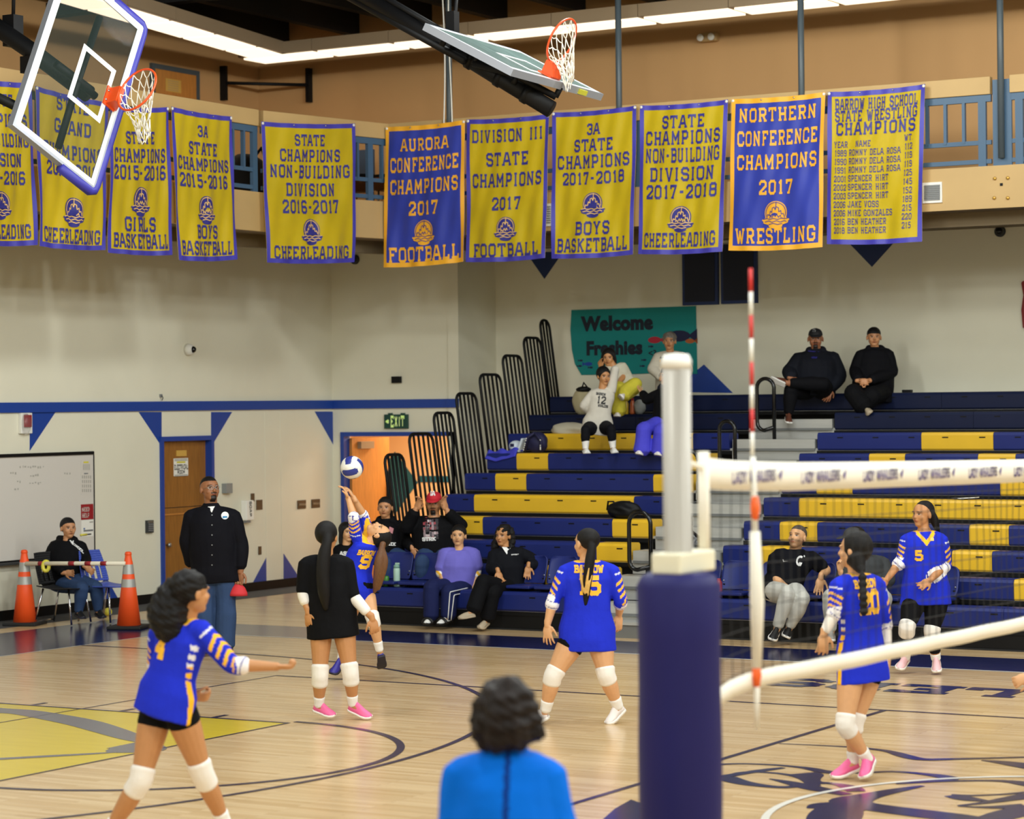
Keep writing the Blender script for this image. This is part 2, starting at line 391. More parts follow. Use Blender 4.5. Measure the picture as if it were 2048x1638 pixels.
brush([(440, 690), (560, 712), (700, 745), (820, 770), (930, 790)], [.02, .10, .16, .12, .1])
brush([(1410, 735), (1250, 760), (1080, 795), (930, 830), (1000, 855), (1200, 885), (1450, 915), (1700, 945), (1900, 990)], [.04, .12, .16, .30, .22, .24, .26, .24, .22])
brush([(1240, 720), (1500, 706), (1800, 700), (1950, 705), (2060, 720), (2300, 760)], [.03, .05, .06, .09, .16, .2])
brush([(1780, 573), (1900, 583), (2050, 605), (2250, 640)], [.03, .12, .2, .22])
brush([(1590, 795), (1700, 797), (1900, 790), (2060, 775)], [.10, .05, .04, .05])
brush([(1590, 795), (1700, 820), (1830, 830)], [.12, .16, .03])
brush([(1630, 860), (1800, 842), (2000, 810), (2100, 795)], [.03, .07, .14, .2])
brush([(1630, 862), (1800, 872), (2060, 865)], [.03, .06, .2])
brush([(2100, 880), (1960, 910), (1840, 945)], [.24, .24, .2])
brush([(775, 880), (800, 858), (870, 850), (880, 880), (850, 930), (830, 975)], [.2, .24, .14, .3, .34, .3])
brush([(880, 905), (990, 880)], [.2, .14])
fo = fpx([(1205, 1640), (1230, 1618), (1262, 1600), (1290, 1610), (1290, 1670), (1205, 1690)])
mb.add([(x, y, 0.0036) for x, y in fo], [tuple(range(len(fo)))], NV)
GR = M('floor_grey')
def br2(px, w): # key drawing: zoom coordinates of the left part
    P, W = smooth(fpx([(x*0.293, 1180+y*0.293) for x, y in px]), w); fline(P, W, GR, 0.0028)
br2([(-300, 800), (-100, 815), (0, 826), (150, 832), (330, 862), (560, 905), (760, 965), (900, 1010), (985, 1040)], [.2, .24, .28, .26, .28, .30, .26, .22, .1])
br2([(985, 1040), (940, 1085), (880, 1098), (870, 1060)], [.12, .5, .4, .1])
br2([(-200, 1165), (0, 1155), (300, 1138), (600, 1122), (850, 1105)], [.12, .1, .1, .08, .03])
# WHALERS painted towards the far side line, read from the bleachers; yellow lettering on the end border
WQ = text_quads('WHALERS', 0, 0, 1.0, t=0.2, gap=0.55)
p0 = at(1650, 1364, Z=0); pE = at(1846, 1379, Z=0)
xS = at(1600, 1364, Z=0).x; xE = at(1846, 1380, Z=0).x; yC = 0.5*(at(1600, 1364, Z=0).y+at(1846, 1380, Z=0).y)
adv = (xE-xS)/2.0
for i, ch in enumerate('SRELAHW'):
    Q = text_quads(ch, 0, 0, 0.62, wmax=adv*0.72, t=0.24)
    for j, q in enumerate(Q): mb.add([(xS+adv*i-p[0], yC-p[1], 0.003+j*2e-5) for p in q], [(0, 1, 2, 3)], NV)
for i, ch in enumerate('BARROW'):
    Q = text_quads(ch, 0, 0, 1.0, wmax=1.0, t=0.22)
    for j, q in enumerate(Q): mb.add([(-EX-0.9-p[1], 3.9-i*1.35+p[0], 0.003+j*2e-5) for p in q], [(0, 1, 2, 3)], M('floor_yellow'))
mb.build('floor', kind='structure')

# ---------------------------------------------------------------- walls
XL, YD, XR, YB, XU = -15.45, 14.866, -13.326, 15.85, -17.4
XFS, YFS, ZFB, ZFT = -13.6, 12.8, 4.65, 5.13
CEIL = 8.3
CR, TW, PB = M('cream'), M('tan_wall'), M('paint_blue')
dY0, dY1, dZ = 11.0, 12.0, 2.06          # electrical room opening
mb = MB()
mb.box2((XL-.2, -17.5, 0), (XL, dY0-.04, ZFB), CR); mb.box2((XL-.2, dY1+.04, 0), (XL, YD, ZFB), CR); mb.box2((XL-.2, dY0-.04, dZ+.04), (XL, dY1+.04, ZFB), CR)
def tri(px, m=PB, X=None, Y=None, off=0.003):
    P = [at(x, y, X=X, Y=Y) for x, y in px]
    if X is not None: P = [p+Vector((off, 0, 0)) for p in P]; mb.prism(P, (-0.004, 0, 0), m)
    else: P = [p+Vector((0, -off, 0)) for p in P]; mb.prism(P, (0, 0.004, 0), m)
for t in ([(60, 824), (111, 824), (59, 902)], [(277, 824), (323, 824), (323, 893)], [(422, 824), (464, 824), (422, 894)], [(629, 823), (666, 823), (666, 889)],
          [(497, 1181), (534, 1112), (534, 1176)], [(567, 1107), (567, 1172), (606, 1167)], [(186, 1216), (210, 1150), (242, 1208)]):
    tri(t, X=XL)
for y in (532, 563): # panel joints
    p = at(y, 1000, X=XL); mb.box2((XL, p.y-.012, 0.1), (XL+.004, p.y+.012, 2.42), CR)
mb.build('wall_left', kind='structure')
mb = MB()
ox0, ox1, oz = at(690, 900, Y=YD).x, at(905, 900, Y=YD).x, 2.06
mb.box2((XL-.2, YD, 0), (ox0-.04, YD+.2, ZFB), CR); mb.box2((ox1+.04, YD, 0), (XR, YD+.2, ZFB), CR); mb.box2((ox0-.04, YD, oz+.04), (ox1+.04, YD+.2, ZFB), CR)
mb.box2((at(897, 600, Y=YD).x, YD-.03, 0), (XR, YD, ZFB), CR)
mb.box2((XR-.2, YD+.2, 0), (XR, YB, ZFB), CR)
mb.build('wall_corner', kind='structure')
mb = MB()
mb.box2((XR-.2, YB, 0), (18.5, YB+.2, ZFB+.2), CR)
for t in ([(1052, 505), (1127, 503), (1089, 558)], [(1690, 478), (1798, 474), (1744, 534)], [(1340, 784), (1408, 729), (1466, 786)]): tri(t, m=M('paint_blue_dark') if t[0][1] < 700 else PB, Y=YB)
mb.build('wall_back', kind='structure')
mb = MB()
mb.box2((XU-.2, -17.5, ZFB+.2), (XU, YB+.2, CEIL), TW); mb.box2((XU, YB, ZFB+.2), (18.5, YB+.2, CEIL), TW)
mb.build('wall_upper', kind='structure')
mb = MB(); mb.box2((18.3, -17.5, 0), (18.5, YB, CEIL), CR); mb.build('wall_right', kind='structure')
mb = MB(); mb.box2((XU, -17.7, 0), (18.5, -17.5, CEIL), CR); mb.build('wall_front', kind='structure')
mb = MB(); mb.box2((XU-.2, -17.7, CEIL), (18.5, YB+.2, CEIL+.2), M('ceiling_black'))
x = XU+0.5
while x < 18: mb.box2((x-.07, -17.5, CEIL-.42), (x+.07, YB, CEIL), M('joist')); x += 1.25
for y in (-12, -4, 4, 11.2): mb.box2((XU, y-.1, CEIL-.6), (18.3, y+.1, CEIL-.42), M('joist'))
mb.build('ceiling', kind='structure')
# corridor behind the open doorway
mb = MB(); KO = M('corridor')
mb.box2((-17.5, 18.4, 0), (XR-.1, 18.5, 2.7), KO); mb.box2((-17.6, YD+.2, 0), (-17.5, 18.5, 2.7), KO); mb.box2((XR-.3, YB, 0), (XR-.2, 18.4, 2.7), KO)
mb.box2((-17.5, YD+.2, 2.7), (XR-.2, 18.5, 2.8), KO); mb.box2((-17.5, YD+.2, 0), (XL, YD+.25, 2.7), KO)
c = at(791, 965, Y=18.4); e = 0.42
mb.prism([(c.x-e, 18.395, c.z), (c.x, 18.395, c.z-e*1.15), (c.x+e, 18.395, c.z), (c.x, 18.395, c.z+e*1.15)], (0, -0.01, 0), M('teal_paint'))
mb.box2((c.x+e, 18.385, at(850, 958, Y=18.4).z-.05), (XR-.3, 18.395, at(850, 958, Y=18.4).z+.05), M('teal_paint'))
mb.build('wall_corridor', kind='structure')
l = bpy.data.lights.new('corridor_lamp', 'AREA'); l.energy = 110; l.size = 0.8; l.color = (1, 0.86, 0.66)
o = bpy.data.objects.new('corridor_lamp', l); C.objects.link(o); o.location = (-14.8, 16.6, 2.65)
# blue band, base boards, gallery slab and fascia
zb0, zb1 = 2.452, 2.573
mb = MB(); mb.box2((XL, -17.5, zb0), (XL+.03, YD, zb1), PB); mb.box2((XL+.03, YD-.03, zb0), (at(897, 800, Y=YD).x, YD, zb1), PB)
mb.box2((at(897, 800, Y=YD).x, YD-.06, zb0), (XR, YD-.03, zb1), PB); mb.build('trim_1', kind='structure')
mb = MB(); mb.box2((XL, -17.5, 0), (XL+.015, dY0-.06, 0.12), M('black')); mb.box2((XL, dY1+.06, 0), (XL+.015, YD, 0.12), M('black')); mb.build('baseboard_left', kind='structure')
cA = at(513, 300, X=XFS); cB = at(775, 300, Y=YFS); A2 = (XFS, cA.y); B2 = (cB.x, YFS)
mb = MB()
path = [(XFS, -17.5), A2, B2, (18.3, YFS)]
FT_ = M('fascia_tan')
sl = [(XFS, -17.5), A2, B2, (18.3, YFS), (18.3, YB), (XU, YB), (XU, -17.5)]
mb.prism([(x, y, ZFB) for x, y in sl], (0, 0, 0.3), M('soffit'))
mb.build('gallery_slab', kind='structure')
def offs(path, d):
    out = []
    for i, p in enumerate(path):
        a = Vector(path[max(i-1, 0)]); b = Vector(path[i]); c2 = Vector(path[min(i+1, len(path)-1)])
        n1 = (b-a) if i else (c2-b); n2 = (c2-b) if i < len(path)-1 else n1
        n1 = Vector((n1.y, -n1.x)).normalized(); n2 = Vector((n2.y, -n2.x)).normalized(); n = (n1+n2).normalized()
        out.append(tuple(b+n*d/max(n.dot(n1), .3)))
    return out
def strip(mb, path, z0, z1, th, m, d=0.0):
    o = offs(path, d+th); i_ = offs(path, d)
    for k in range(len(path)-1):
        mb.add([(*i_[k], z0), (*i_[k+1], z0), (*o[k+1], z0), (*o[k], z0), (*i_[k], z1), (*i_[k+1], z1), (*o[k+1], z1), (*o[k], z1)],
               [(0, 1, 2, 3), (7, 6, 5, 4), (3, 2, 6, 7), (1, 0, 4, 5), (0, 3, 7, 4), (2, 1, 5, 6)], m)
mb = MB(); strip(mb, path, ZFB, ZFT, 0.06, FT_)
for (x, y) in ((1990, 357), (2016, 356), (1989, 396), (2016, 396)):
    p = at(x, y, Y=YFS-.06); mb.lathe(p, [(.02, 0), (.02, .015), (.012, .02)], M('brass'), 10, (0, -1, 0))
p = at(2003, 369, Y=YFS-.06); mb.box(p, (.03, .02, .03), M('black'))
strip(mb, path, ZFB-.16, ZFB, 0.12, M('soffit'), -0.5)
mb.build('trim_2', kind='structure')
def seg_dir(k): a, b = Vector(path[k]), Vector(path[k+1]); return (b-a).normalized(), (b-a).length
RB = M('rail_blue'); Z1, Z2, Z3, Z4 = 5.19, 5.40, 5.86, 5.94
def railing(k, label, t0, t1, step, heavy=()):
    d, Ln = seg_dir(k); a = Vector(path[k]); n = Vector((d.y, -d.x)); rot = Matrix.Rotation(math.atan2(d.y, d.x), 3, 'Z')
    mid = a+d*(t0+t1)/2
    root = empty('gallery_railing', (mid.x, mid.y, ZFT), label, 'railing', 'gallery railings above the fascia')
    def bar(name, z0, z1, th, m):
        b = MB(); q = a+d*(t0+t1)/2+n*0.03; b.box((q.x, q.y, (z0+z1)/2), (t1-t0, th, z1-z0), m, rot); b.build(name, root)
    bar('bottom_rail', Z1-.03, Z1+.02, .035, RB); bar('middle_rail', Z2-.025, Z2+.025, .035, RB); bar('top_rail', Z3, Z4, .05, RB)
    b = MB(); q = a+d*(t0+t1)/2+n*0.03; b.box((q.x, q.y, (Z4+Z4+.2)/2), (t1-t0, .1, .2), FT_, rot); b.build('top_cap', root, bevel=.006)
    t = t0+.1; i = 0
    while t < t1-.05:
        b = MB(); q = a+d*t+n*0.03; w = .09 if i % 4 == 0 else .035
        b.box((q.x, q.y, (ZFT+Z3)/2 if i % 4 == 0 else (Z2+Z3)/2), (w, .05, (Z3-ZFT) if i % 4 == 0 else (Z3-Z2)), RB, rot)
        b.build('post' if i % 4 == 0 else 'baluster', root); t += step; i += 1
d0, L0 = seg_dir(0); d1, L1 = seg_dir(1); d2, L2 = seg_dir(2)
railing(0, 'blue gallery railing with tan cap above the left wall, behind the leftmost banners', L0-9, L0-.05, .22)
railing(1, 'blue gallery railing with tan cap across the corner of the hall, beside the drums', .05, L1-.05, .22)
tX = at(1985, 250, Y=YFS).x-path[2][0]
railing(2, 'long blue gallery railing with tan cap above the bleachers, behind the right hand banners', .05, tX, .22)
railing(2, 'short piece of blue gallery railing with tan cap at the right edge of the photo', at(2024, 250, Y=YFS).x-path[2][0], at(2024, 250, Y=YFS).x-path[2][0]+4, .22)
# steel poles from ceiling to gallery edge
for i, (px, yb, s, lb) in enumerate(((899, 240, 1, 'thin dark pole behind the hanging hoop, with white cables along it'), (1238, 190, 2, 'grey steel pole rising behind the yellow boys basketball banner of the later season'), (1603, 186, 2, 'grey steel pole rising behind the blue wrestling banner'), (2003, 316, 2, 'grey steel pole bolted to a blue plate at the right end of the gallery'))):
    p = at(px, yb, Y=YFS-.09) if i else at(px, 240, Y=YFS-.09)
    root = empty('support_pole', (p.x, p.y, p.z), lb, 'pole', 'steel poles between ceiling and gallery')
    b = MB(); b.tube([(p.x, p.y, p.z if i == 3 else 5.0), (p.x, p.y, CEIL-.43)], .038 if i else .04, M('pole_grey'), 12); b.build('pole', root)
    b = MB(); zz = (5.1, 6.1) if i == 3 else (5.0, 5.1)
    b.box((p.x, p.y+.05, (zz[0]+zz[1])/2), (.22 if i == 3 else .14, .03, zz[1]-zz[0]), RB); b.build('bracket_plate', root)
    if i == 0:
        b = MB()
        for s_ in (-1, 1): b.tube([(p.x+s_*.05+.02*math.sin(z*2.2+s_), p.y-.05, z) for z in np.linspace(5.9, CEIL-.43, 14)], .009, M('white'), 6)
        b.build('cable', root)
# ---------------------------------------------------------------- light rows along the gallery
def light_row(p, q, cuts, cat_lb, grp):
    a = at(*p, Z=7.4); b = at(*q, Z=7.4); d = (b-a); Ln = d.length; d.normalize(); s = Vector((-d.y, d.x, 0))
    if s.dot(Vector((0, 0, 0))-a) < 0: s = -s
    R = Matrix((d, s, Vector((0, 0, 1)))).transposed()
    n = max(1, round(Ln/1.32)); w = Ln/n
    for i in range(n):
        c = a+d*(w*(i+.5))
        t = empty('ceiling_light', tuple(c), cat_lb, 'ceiling light', grp)
        m = MB(); m.box(c+s*.3+Vector((0, 0, .09)), (w-.01, .66, .16), M('beige_metal'), R); m.build('housing', t)
        m = MB(); m.box(c+s*.3+Vector((0, 0, .0)), (w-.09, .50, .03), M('lamp_panel'), R); m.build('diffuser', t)
light_row((-60, -47), (522, 123), 0, 'flat lit ceiling panel in the left row, reaching along the left gallery', 'ceiling lights of the left row')
light_row((530, 127), (2300, -52), 0, 'flat lit ceiling panel in the long row above the gallery behind the bleachers', 'ceiling lights of the long row')
# ================================================================ doors and things on the walls
def bxp(mb, px0, py0, px1, py1, m, th=0.03, X=None, Y=None, off=0.0):
    """box on a wall plane spanning two pixel corners"""
    a = at(px0, py0, X=X, Y=Y); b = at(px1, py1, X=X, Y=Y)
    if X is not None: mb.box2((X+off, a.y, a.z), (X+off+th, b.y, b.z), m)
    else: mb.box2((a.x, Y-off, a.z), (b.x, Y-off-th, b.z), m)
    return (a+b)/2
# electrical room door
mb = MB(); F = .06
mb.box2((XL-.19, dY0-F, 0), (XL+.03, dY0, dZ+F), PB); mb.box2((XL-.19, dY1, 0), (XL+.03, dY1+F, dZ+F), PB); mb.box2((XL-.19, dY0, dZ), (XL+.03, dY1, dZ+F), PB)
dr = mb.build('door_1', kind='structure')
mb = MB(); mb.box2((XL-.12, dY0+.005, 1.2), (XL-.07, dY1-.005, dZ-.005), M('door_wood')); mb.box2((XL-.12, dY0+.005, .01), (XL-.07, dY1-.005, 1.19), M('door_wood')); mb.box2((XL-.07, dY0+.1, 1.10), (XL-.055, dY1-.1, 1.12), M('door_wood_light')); mb.build('door_leaf', dr)
mb = MB(); p = at(332, 1090, X=XL-.06); mb.lathe((XL-.07, p.y+.02, p.z), [(.012, 0), (.012, .03), (.03, .045), (.028, .065), (.005, .07)], M('steel'), 14, (1, 0, 0)); mb.build('door_knob', dr)
mb = MB(); bxp(mb, 352, 901, 372, 912, M('gold_plate'), .012, X=XL-.07); mb.build('name_plate', label='small brass coloured plate near the top of the electrical room door', cat='sign')
root = empty('paper_sign', tuple(at(361, 934, X=XL-.07)), 'white paper sign reading ELECTRICAL ROOM on the brown door', 'sign')
mb = MB(); c = bxp(mb, 347, 917, 376, 951, M('paper'), .004, X=XL-.07); mb.build('sheet', root)
mb = MB(); fm = lambda u, v: (XL-.0645, c.y+u, c.z+v)
w = at(376, 934, X=XL-.07).y-at(347, 934, X=XL-.07).y
for tx, vv, hh in (('ELECTRICAL', .0, .07), ('ROOM', -.065, .05)):
    put_quads(mb, text_quads(tx, 0, vv, hh, wmax=w*(.92 if len(tx) > 5 else .5), t=.2, serif=False), fm, M('ink'), 1)
for vv in (.105, .088, -.1, -.115): put_quads(mb, [[(-w*.45, vv), (-w*.45, vv-.006), (w*.45, vv-.006), (w*.45, vv)]], fm, M('ink'), 1)
put_quads(mb, [[(-w*.3, .075), (-w*.3, .052), (w*.3, .052), (w*.3, .075)]], fm, M('marker_yellow'), 1)
mb.build('lettering', root)
# open double doorway to the corridor
mb = MB()
mb.box2((ox0-.06, YD-.03, 0), (ox0, YD+.12, oz+.06), PB); mb.box2((ox1, YD-.03, 0), (ox1+.06, YD+.12, oz+.06), PB); mb.box2((ox0, YD-.03, oz), (ox1, YD+.12, oz+.06), PB)
dd = mb.build('door_2', kind='structure')
mb = MB(); a = Vector((ox0+.03, YD+.1, 0)); dirv = Vector((0.03, 1, 0)).normalized(); R = Matrix((dirv, Vector((-dirv.y, dirv.x, 0)), Vector((0, 0, 1)))).transposed()
mb.box(a+dirv*.46+Vector((0, 0, 1.02)), (.92, .045, 2.02), M('door_wood_light'), R); mb.build('door_leaf', dd)
mb = MB(); mb.box(a+dirv*.3+Vector((0, 0, 1.93))+R@Vector((0, -.05, 0)), (.32, .07, .1), M('beige_metal'), R); mb.build('door_closer', dd)
# exit sign
root = empty('exit_sign', tuple(at(794, 843, Y=YD)), 'dark green EXIT sign with pale letters above the open doorway', 'exit sign')
mb = MB(); c = bxp(mb, 771, 829, 818, 857, mat('exit_green', (0, 62, 52), .4), .04, Y=YD, off=0); 
for px in (778, 803): bxp(mb, px, 826, px+8, 830, M('exit_green'), .03, Y=YD)
mb.build('panel', root, bevel=.004)
mb = MB(); put_quads(mb, text_quads('EXIT', .03, 0, .165, wmax=.22, t=.2, serif=False)+text_quads('<', -.135, 0, .09, wmax=.05, t=.3, serif=False), lambda u, v: (c.x+u, YD-.0435, c.z+v), mat('exit_pale', (206, 226, 150), .5, emit=.25), 1); mb.build('lettering', root)
mb = MB(); bxp(mb, 786, 753, 804, 766, M('black'), .05, Y=YD); mb.build('wall_speaker', bevel=.006, label='small black box on the wall above the EXIT sign', cat='speaker')
# coats hanging in the corridor beside the door
mb = MB(); c = at(766, 955, Y=YD+1.0); rg = []
for i in range(9):
    z = 1.62-i*.1; wv = .07+.06*min(1, i/3)
    rg.append([Vector((c.x+.03+math.cos(q)*wv*(1+.12*math.sin(5*q+i)), YD+1.0+math.sin(q)*wv*.6, z)) for q in np.linspace(0, 2*math.pi, 17)[:-1]])
mb.loft(rg, M('black')); mb.tube([(c.x+.03, YD+1.0, 1.6), (c.x+.03, YD+1.02, 1.7), (c.x+.02, YD+1.05, 1.72)], .008, M('steel'), 6)
mb.build('hanging_coat', label='black coat hanging on a hook inside the lit doorway', cat='coat')
# devices on the left wall
root = empty('fire_alarm', tuple(at(48, 846, X=XL)), 'red and white fire alarm strobe under the blue band at the left edge', 'fire alarm')
mb = MB(); c = bxp(mb, 36, 826, 59, 867, M('white'), .05, X=XL); mb.build('housing', root, bevel=.008)
mb = MB(); bxp(mb, 41, 830, 54, 854, M('red_sign'), .03, X=XL, off=.05); mb.build('strobe', root, bevel=.006, label='dark red strobe block')
mb = MB(); p = at(51, 848, X=XL+.05); mb.ell(p, (.07, .07, .13), mat('clear_plastic', (235, 235, 235), .1, trans=.9, alpha=.5), None, 16, 10); mb.build('cover', root, label='clear plastic cover')
root = empty('security_camera', tuple(at(375, 699, X=XL)), 'white dome security camera with black lens on the left wall', 'camera')
p = at(374, 699, X=XL); mb = MB(); mb.lathe(p, [(.075, 0), (.075, .05), (.06, .085), (.03, .1), (.001, .1)], M('white'), 20, (1, .0, -.05)); mb.build('body', root)
mb = MB(); mb.ell(p+Vector((.085, .01, -.002)), (.05, .045, .045), M('black_gloss')); mb.build('lens', root, label='black glass lens')
for (x, y, Y_, lb) in ((711, 519, YD, 'small dark dome camera high on the corner wall below the cheerleading banner'), (2001, 463, YB, 'dark dome camera under the gallery at the right edge')):
    p = at(x, y, Y=Y_); root = empty('dome_camera', tuple(p), lb, 'camera', 'dome cameras under the gallery')
    mb = MB(); mb.lathe(p, [(.07, 0), (.07, .03), (.055, .05), (.001, .05)], M('dark_grey'), 18, (0, -1, 0)); mb.build('ring', root)
    mb = MB(); mb.ell(p+Vector((0, -.05, 0)), (.045, .04, .045), M('black_gloss')); mb.build('dome', root)
root = empty('keypad', tuple(at(297, 1053, X=XL)), 'grey keypad lock box left of the electrical room door', 'keypad')
mb = MB(); bxp(mb, 290, 1041, 303, 1065, M('dark_grey'), .04, X=XL); mb.build('body', root, bevel=.004)
mb = MB()
for i in range(3):
    for j in range(4): bxp(mb, 292+i*3.4, 1047+j*4.2, 294.4+i*3.4, 1049.6+j*4.2, M('grey'), .006, X=XL, off=.04)
mb.build('button', root); mb = MB(); bxp(mb, 291, 1042, 302, 1045, M('steel'), .006, X=XL, off=.04); mb.build('lid', root)
mb = MB(); bxp(mb, 443, 967, 456, 986, mat('box_grey', (140, 142, 140), .5), .08, X=XL); mb.build('junction_box', bevel=.005, label='plain grey metal box on the wall beside the standing man\'s head', cat='box')
root = empty('sanitizer_dispenser', tuple(at(490, 1022, X=XL)), 'white hand sanitizer dispenser on the wall right of the standing man', 'dispenser')
mb = MB(); c = bxp(mb, 481, 1001, 497, 1040, M('white_gloss'), .1, X=XL); mb.build('cover', root, bevel=.015)
mb = MB(); bxp(mb, 484, 1039, 492, 1045, M('grey'), .06, X=XL, off=.02); mb.build('nozzle', root)
mb = MB(); put_quads(mb, [[(q[1], -q[0]) for q in qq] for qq in text_quads('SOAP', 0, 0, .05, t=.2, serif=False)], lambda u, v: (XL+.103, c.y+u, c.z+.02+v), M('ink'), 1); mb.build('lettering', root)
for (x0, y0, x1, y1, lb) in ((501, 987, 508, 1003, 'small narrow brown plate just above the sanitizer dispenser'), (512, 1000, 524, 1019, 'brown square wall plate right of the sanitizer dispenser'), (516, 1093, 522, 1109, 'narrow dark plate low on the wall above the blue triangle')):
    mb = MB(); bxp(mb, x0, y0, x1, y1, M('brown_plate'), .012, X=XL); mb.build('wall_plate', bevel=.003, label=lb, cat='wall plate', group='brown wall plates')
for (x0, y0, lb) in ((594, 1001, 'left brown plate of four light switches near the corner'), (622, 999, 'right brown plate of four light switches nearest the doorway')):
    root = empty('switch_plate', tuple(at(x0+8, y0+8, X=XL)), lb, 'light switch', 'light switch plates')
    mb = MB(); bxp(mb, x0, y0, x0+17, y0+16, M('brown_plate'), .012, X=XL); mb.build('plate', root, bevel=.003)
    for k in range(4):
        mb = MB(); bxp(mb, x0+2.5+k*3.4, y0+6, x0+4.2+k*3.4, y0+10, M('beige_metal'), .02, X=XL, off=.01); mb.build('switch', root)
mb = MB(); p = at(320, 793, X=XL); mb.box(p+Vector((.015, 0, .01)), (.03, .03, .04), M('grey')); mb.tube([p+Vector((.03, 0, .01)), p+Vector((.05, 0, -.02)), p+Vector((.03, 0, -.05))], .006, M('dark_grey'), 6); mb.build('wall_hook', label='tiny grey hook just above the blue band over the brown door', cat='hook')
# whiteboard
root = empty('whiteboard', (XL, 6.5, 1.3), 'large whiteboard with black top rail on the left wall', 'whiteboard')
wy0, wy1, wz0, wz1 = 4.2, 9.61, .705, 1.925
mb = MB(); mb.box2((XL, wy0, wz0), (XL+.02, wy1, wz1), mat('board_white', (214, 208, 200), .25)); mb.build('board', root)
mb = MB(); mb.box2((XL, wy0, wz1), (XL+.045, wy1, wz1+.04), M('black')); mb.build('top_rail', root, bevel=.01)
mb = MB(); mb.box2((XL, wy1, wz0), (XL+.025, wy1+.018, wz1), M('black')); mb.box2((XL, wy0, wz0-.018), (XL+.025, wy1+.018, wz0), M('black')); mb.build('frame', root)
mb = MB(); mb.box2((XL, wy0, wz0-.05), (XL+.09, wy1-.1, wz0-.02), M('dark_grey')); mb.build('tray', root, bevel=.004)
mb = MB(); rr = random.Random(3)
for (x, y, n) in ((40, 933, 10), (20, 945, 3), (60, 950, 4), (60, 965, 5), (35, 962, 2), (128, 946, 3), (30, 978, 2)):
    for k in range(n):
        p = at(x+k*5+rr.random()*2, y+rr.random()*2, X=XL+.021)
        mb.box(p, (.001, .012+.02*rr.random(), .012+.016*rr.random()), M('faint_ink'))
mb.build('faint_writing', root)
def wall_papers(name, x0, y0, x1, y1, m, lb, cat, rows=()):
    r_ = empty(name, tuple(at((x0+x1)/2, (y0+y1)/2, X=XL+.02)), lb, cat)
    b = MB(); bxp(b, x0, y0, x1, y1, m, .003, X=XL, off=.021); b.build('sheet', r_)
    if rows:
        b = MB()
        for (a0, b0, a1, b1, mm) in rows: bxp(b, a0, b0, a1, b1, mm, .002, X=XL, off=.024)
        b.build('print', r_)
    return r_
FI = M('faint_ink')
wall_papers('notice_sheet', 159, 922, 181, 942, M('board_white'), 'upper pale printed sheet at the whiteboard\'s top right corner', 'paper', [(164, 923, 174, 926, M('marker_yellow'))]+[(163+3*k, 928, 164.5+3*k, 940, FI) for k in range(5)])
wall_papers('notice_sheet', 158, 944, 181, 988, M('board_white'), 'lower pale printed sheet above the red NEED HELP sign', 'paper', [(165, 946, 173, 948, M('grey'))]+[(161+4*k, 951+9*j, 163+4*k, 957+9*j, FI) for k in range(5) for j in range(4)])
r_ = wall_papers('help_sign', 159, 1009, 184, 1038, M('red_sign'), 'red NEED HELP sign on the whiteboard', 'sign')
c = at(171.5, 1024, X=XL+.027); mb = MB(); fm = lambda u, v: (XL+.0265, c.y+u, c.z+v)
put_quads(mb, text_quads('NEED', 0, .032, .055, wmax=.135, t=.16)+text_quads('HELP', 0, -.042, .055, wmax=.13, t=.16), fm, M('paper'), 1); mb.build('lettering', r_)
wall_papers('form_sheet', 160, 1041, 184, 1072, M('paper'), 'white form sheet hanging under the NEED HELP sign', 'paper', [(164, 1060, 183, 1062, M('grey')), (176, 1043, 183, 1045, FI), (164, 1056, 167, 1059, mat('print_blue', (80, 110, 160), .6))])
mb = MB(); p = at(161, 1070, X=XL+.03); q = at(182, 1068, X=XL+.03); mb.tube([p, p.lerp(q, .6)], .012, M('marker_yellow'), 10); mb.tube([p.lerp(q, .6), q], .007, M('black'), 10); mb.build('marker', label='yellow marker with black tip below the white form sheet', cat='marker')
# upper gallery door, bracket bar, emergency light
a = at(305, 130, X=XU); b = at(388, 150, X=XU)
mb = MB(); gy0, gy1, gz = a.y, b.y, a.z-.05
mb.box2((XU, gy0-.07, ZFB+.3), (XU+.05, gy0, gz+.07), M('pole_grey')); mb.box2((XU, gy1, ZFB+.3), (XU+.05, gy1+.07, gz+.07), M('pole_grey')); mb.box2((XU, gy0, gz), (XU+.05, gy1, gz+.07), M('pole_grey'))
d3 = mb.build('door_3', kind='structure')
mb = MB(); mb.box2((XU+.005, gy0, ZFB+.31), (XU+.04, gy1, gz), M('door_wood_light')); mb.build('door_leaf', d3)
mb = MB(); bxp(mb, 331, 156, 362, 187, M('gold_plate'), .004, X=XU+.041)
for k in range(5): bxp(mb, 336, 162+k*4.5, 357, 163.5+k*4.5, M('fascia_tan'), .002, X=XU+.045)
mb.build('door_notice', d3)
p, q = at(453, 166, X=XU+.1), at(614, 170, Y=YB-.1)
root = empty('corner_bar', tuple((p+q)/2), 'thin dark bar with end plates spanning the upper corner of the gallery', 'bar')
mb = MB(); mb.tube([p, q], .025, M('black'), 10); mb.build('bar', root)
mb = MB(); mb.box((XU+.05, p.y, p.z), (.1, .06, .5), M('black')); mb.build('end_plate', root); mb = MB(); mb.box((q.x, YB-.05, q.z), (.06, .1, .5), M('black')); mb.build('end_plate', root)
c = at(1422, 76, Y=YB); root = empty('emergency_light', tuple(c), 'cream twin head emergency light high on the tan back wall', 'emergency light')
mb = MB(); mb.box(c+Vector((0, -.06, 0)), (.26, .12, .12), M('fascia_tan')); mb.build('housing', root, bevel=.03)
for s_ in (-1, 1):
    mb = MB(); mb.lathe(c+Vector((s_*.08, -.12, 0)), [(.03, 0), (.05, .05), (.045, .06), (.001, .05)], M('white_gloss'), 14, (0, -1, -.2)); mb.build('lamp_head', root)
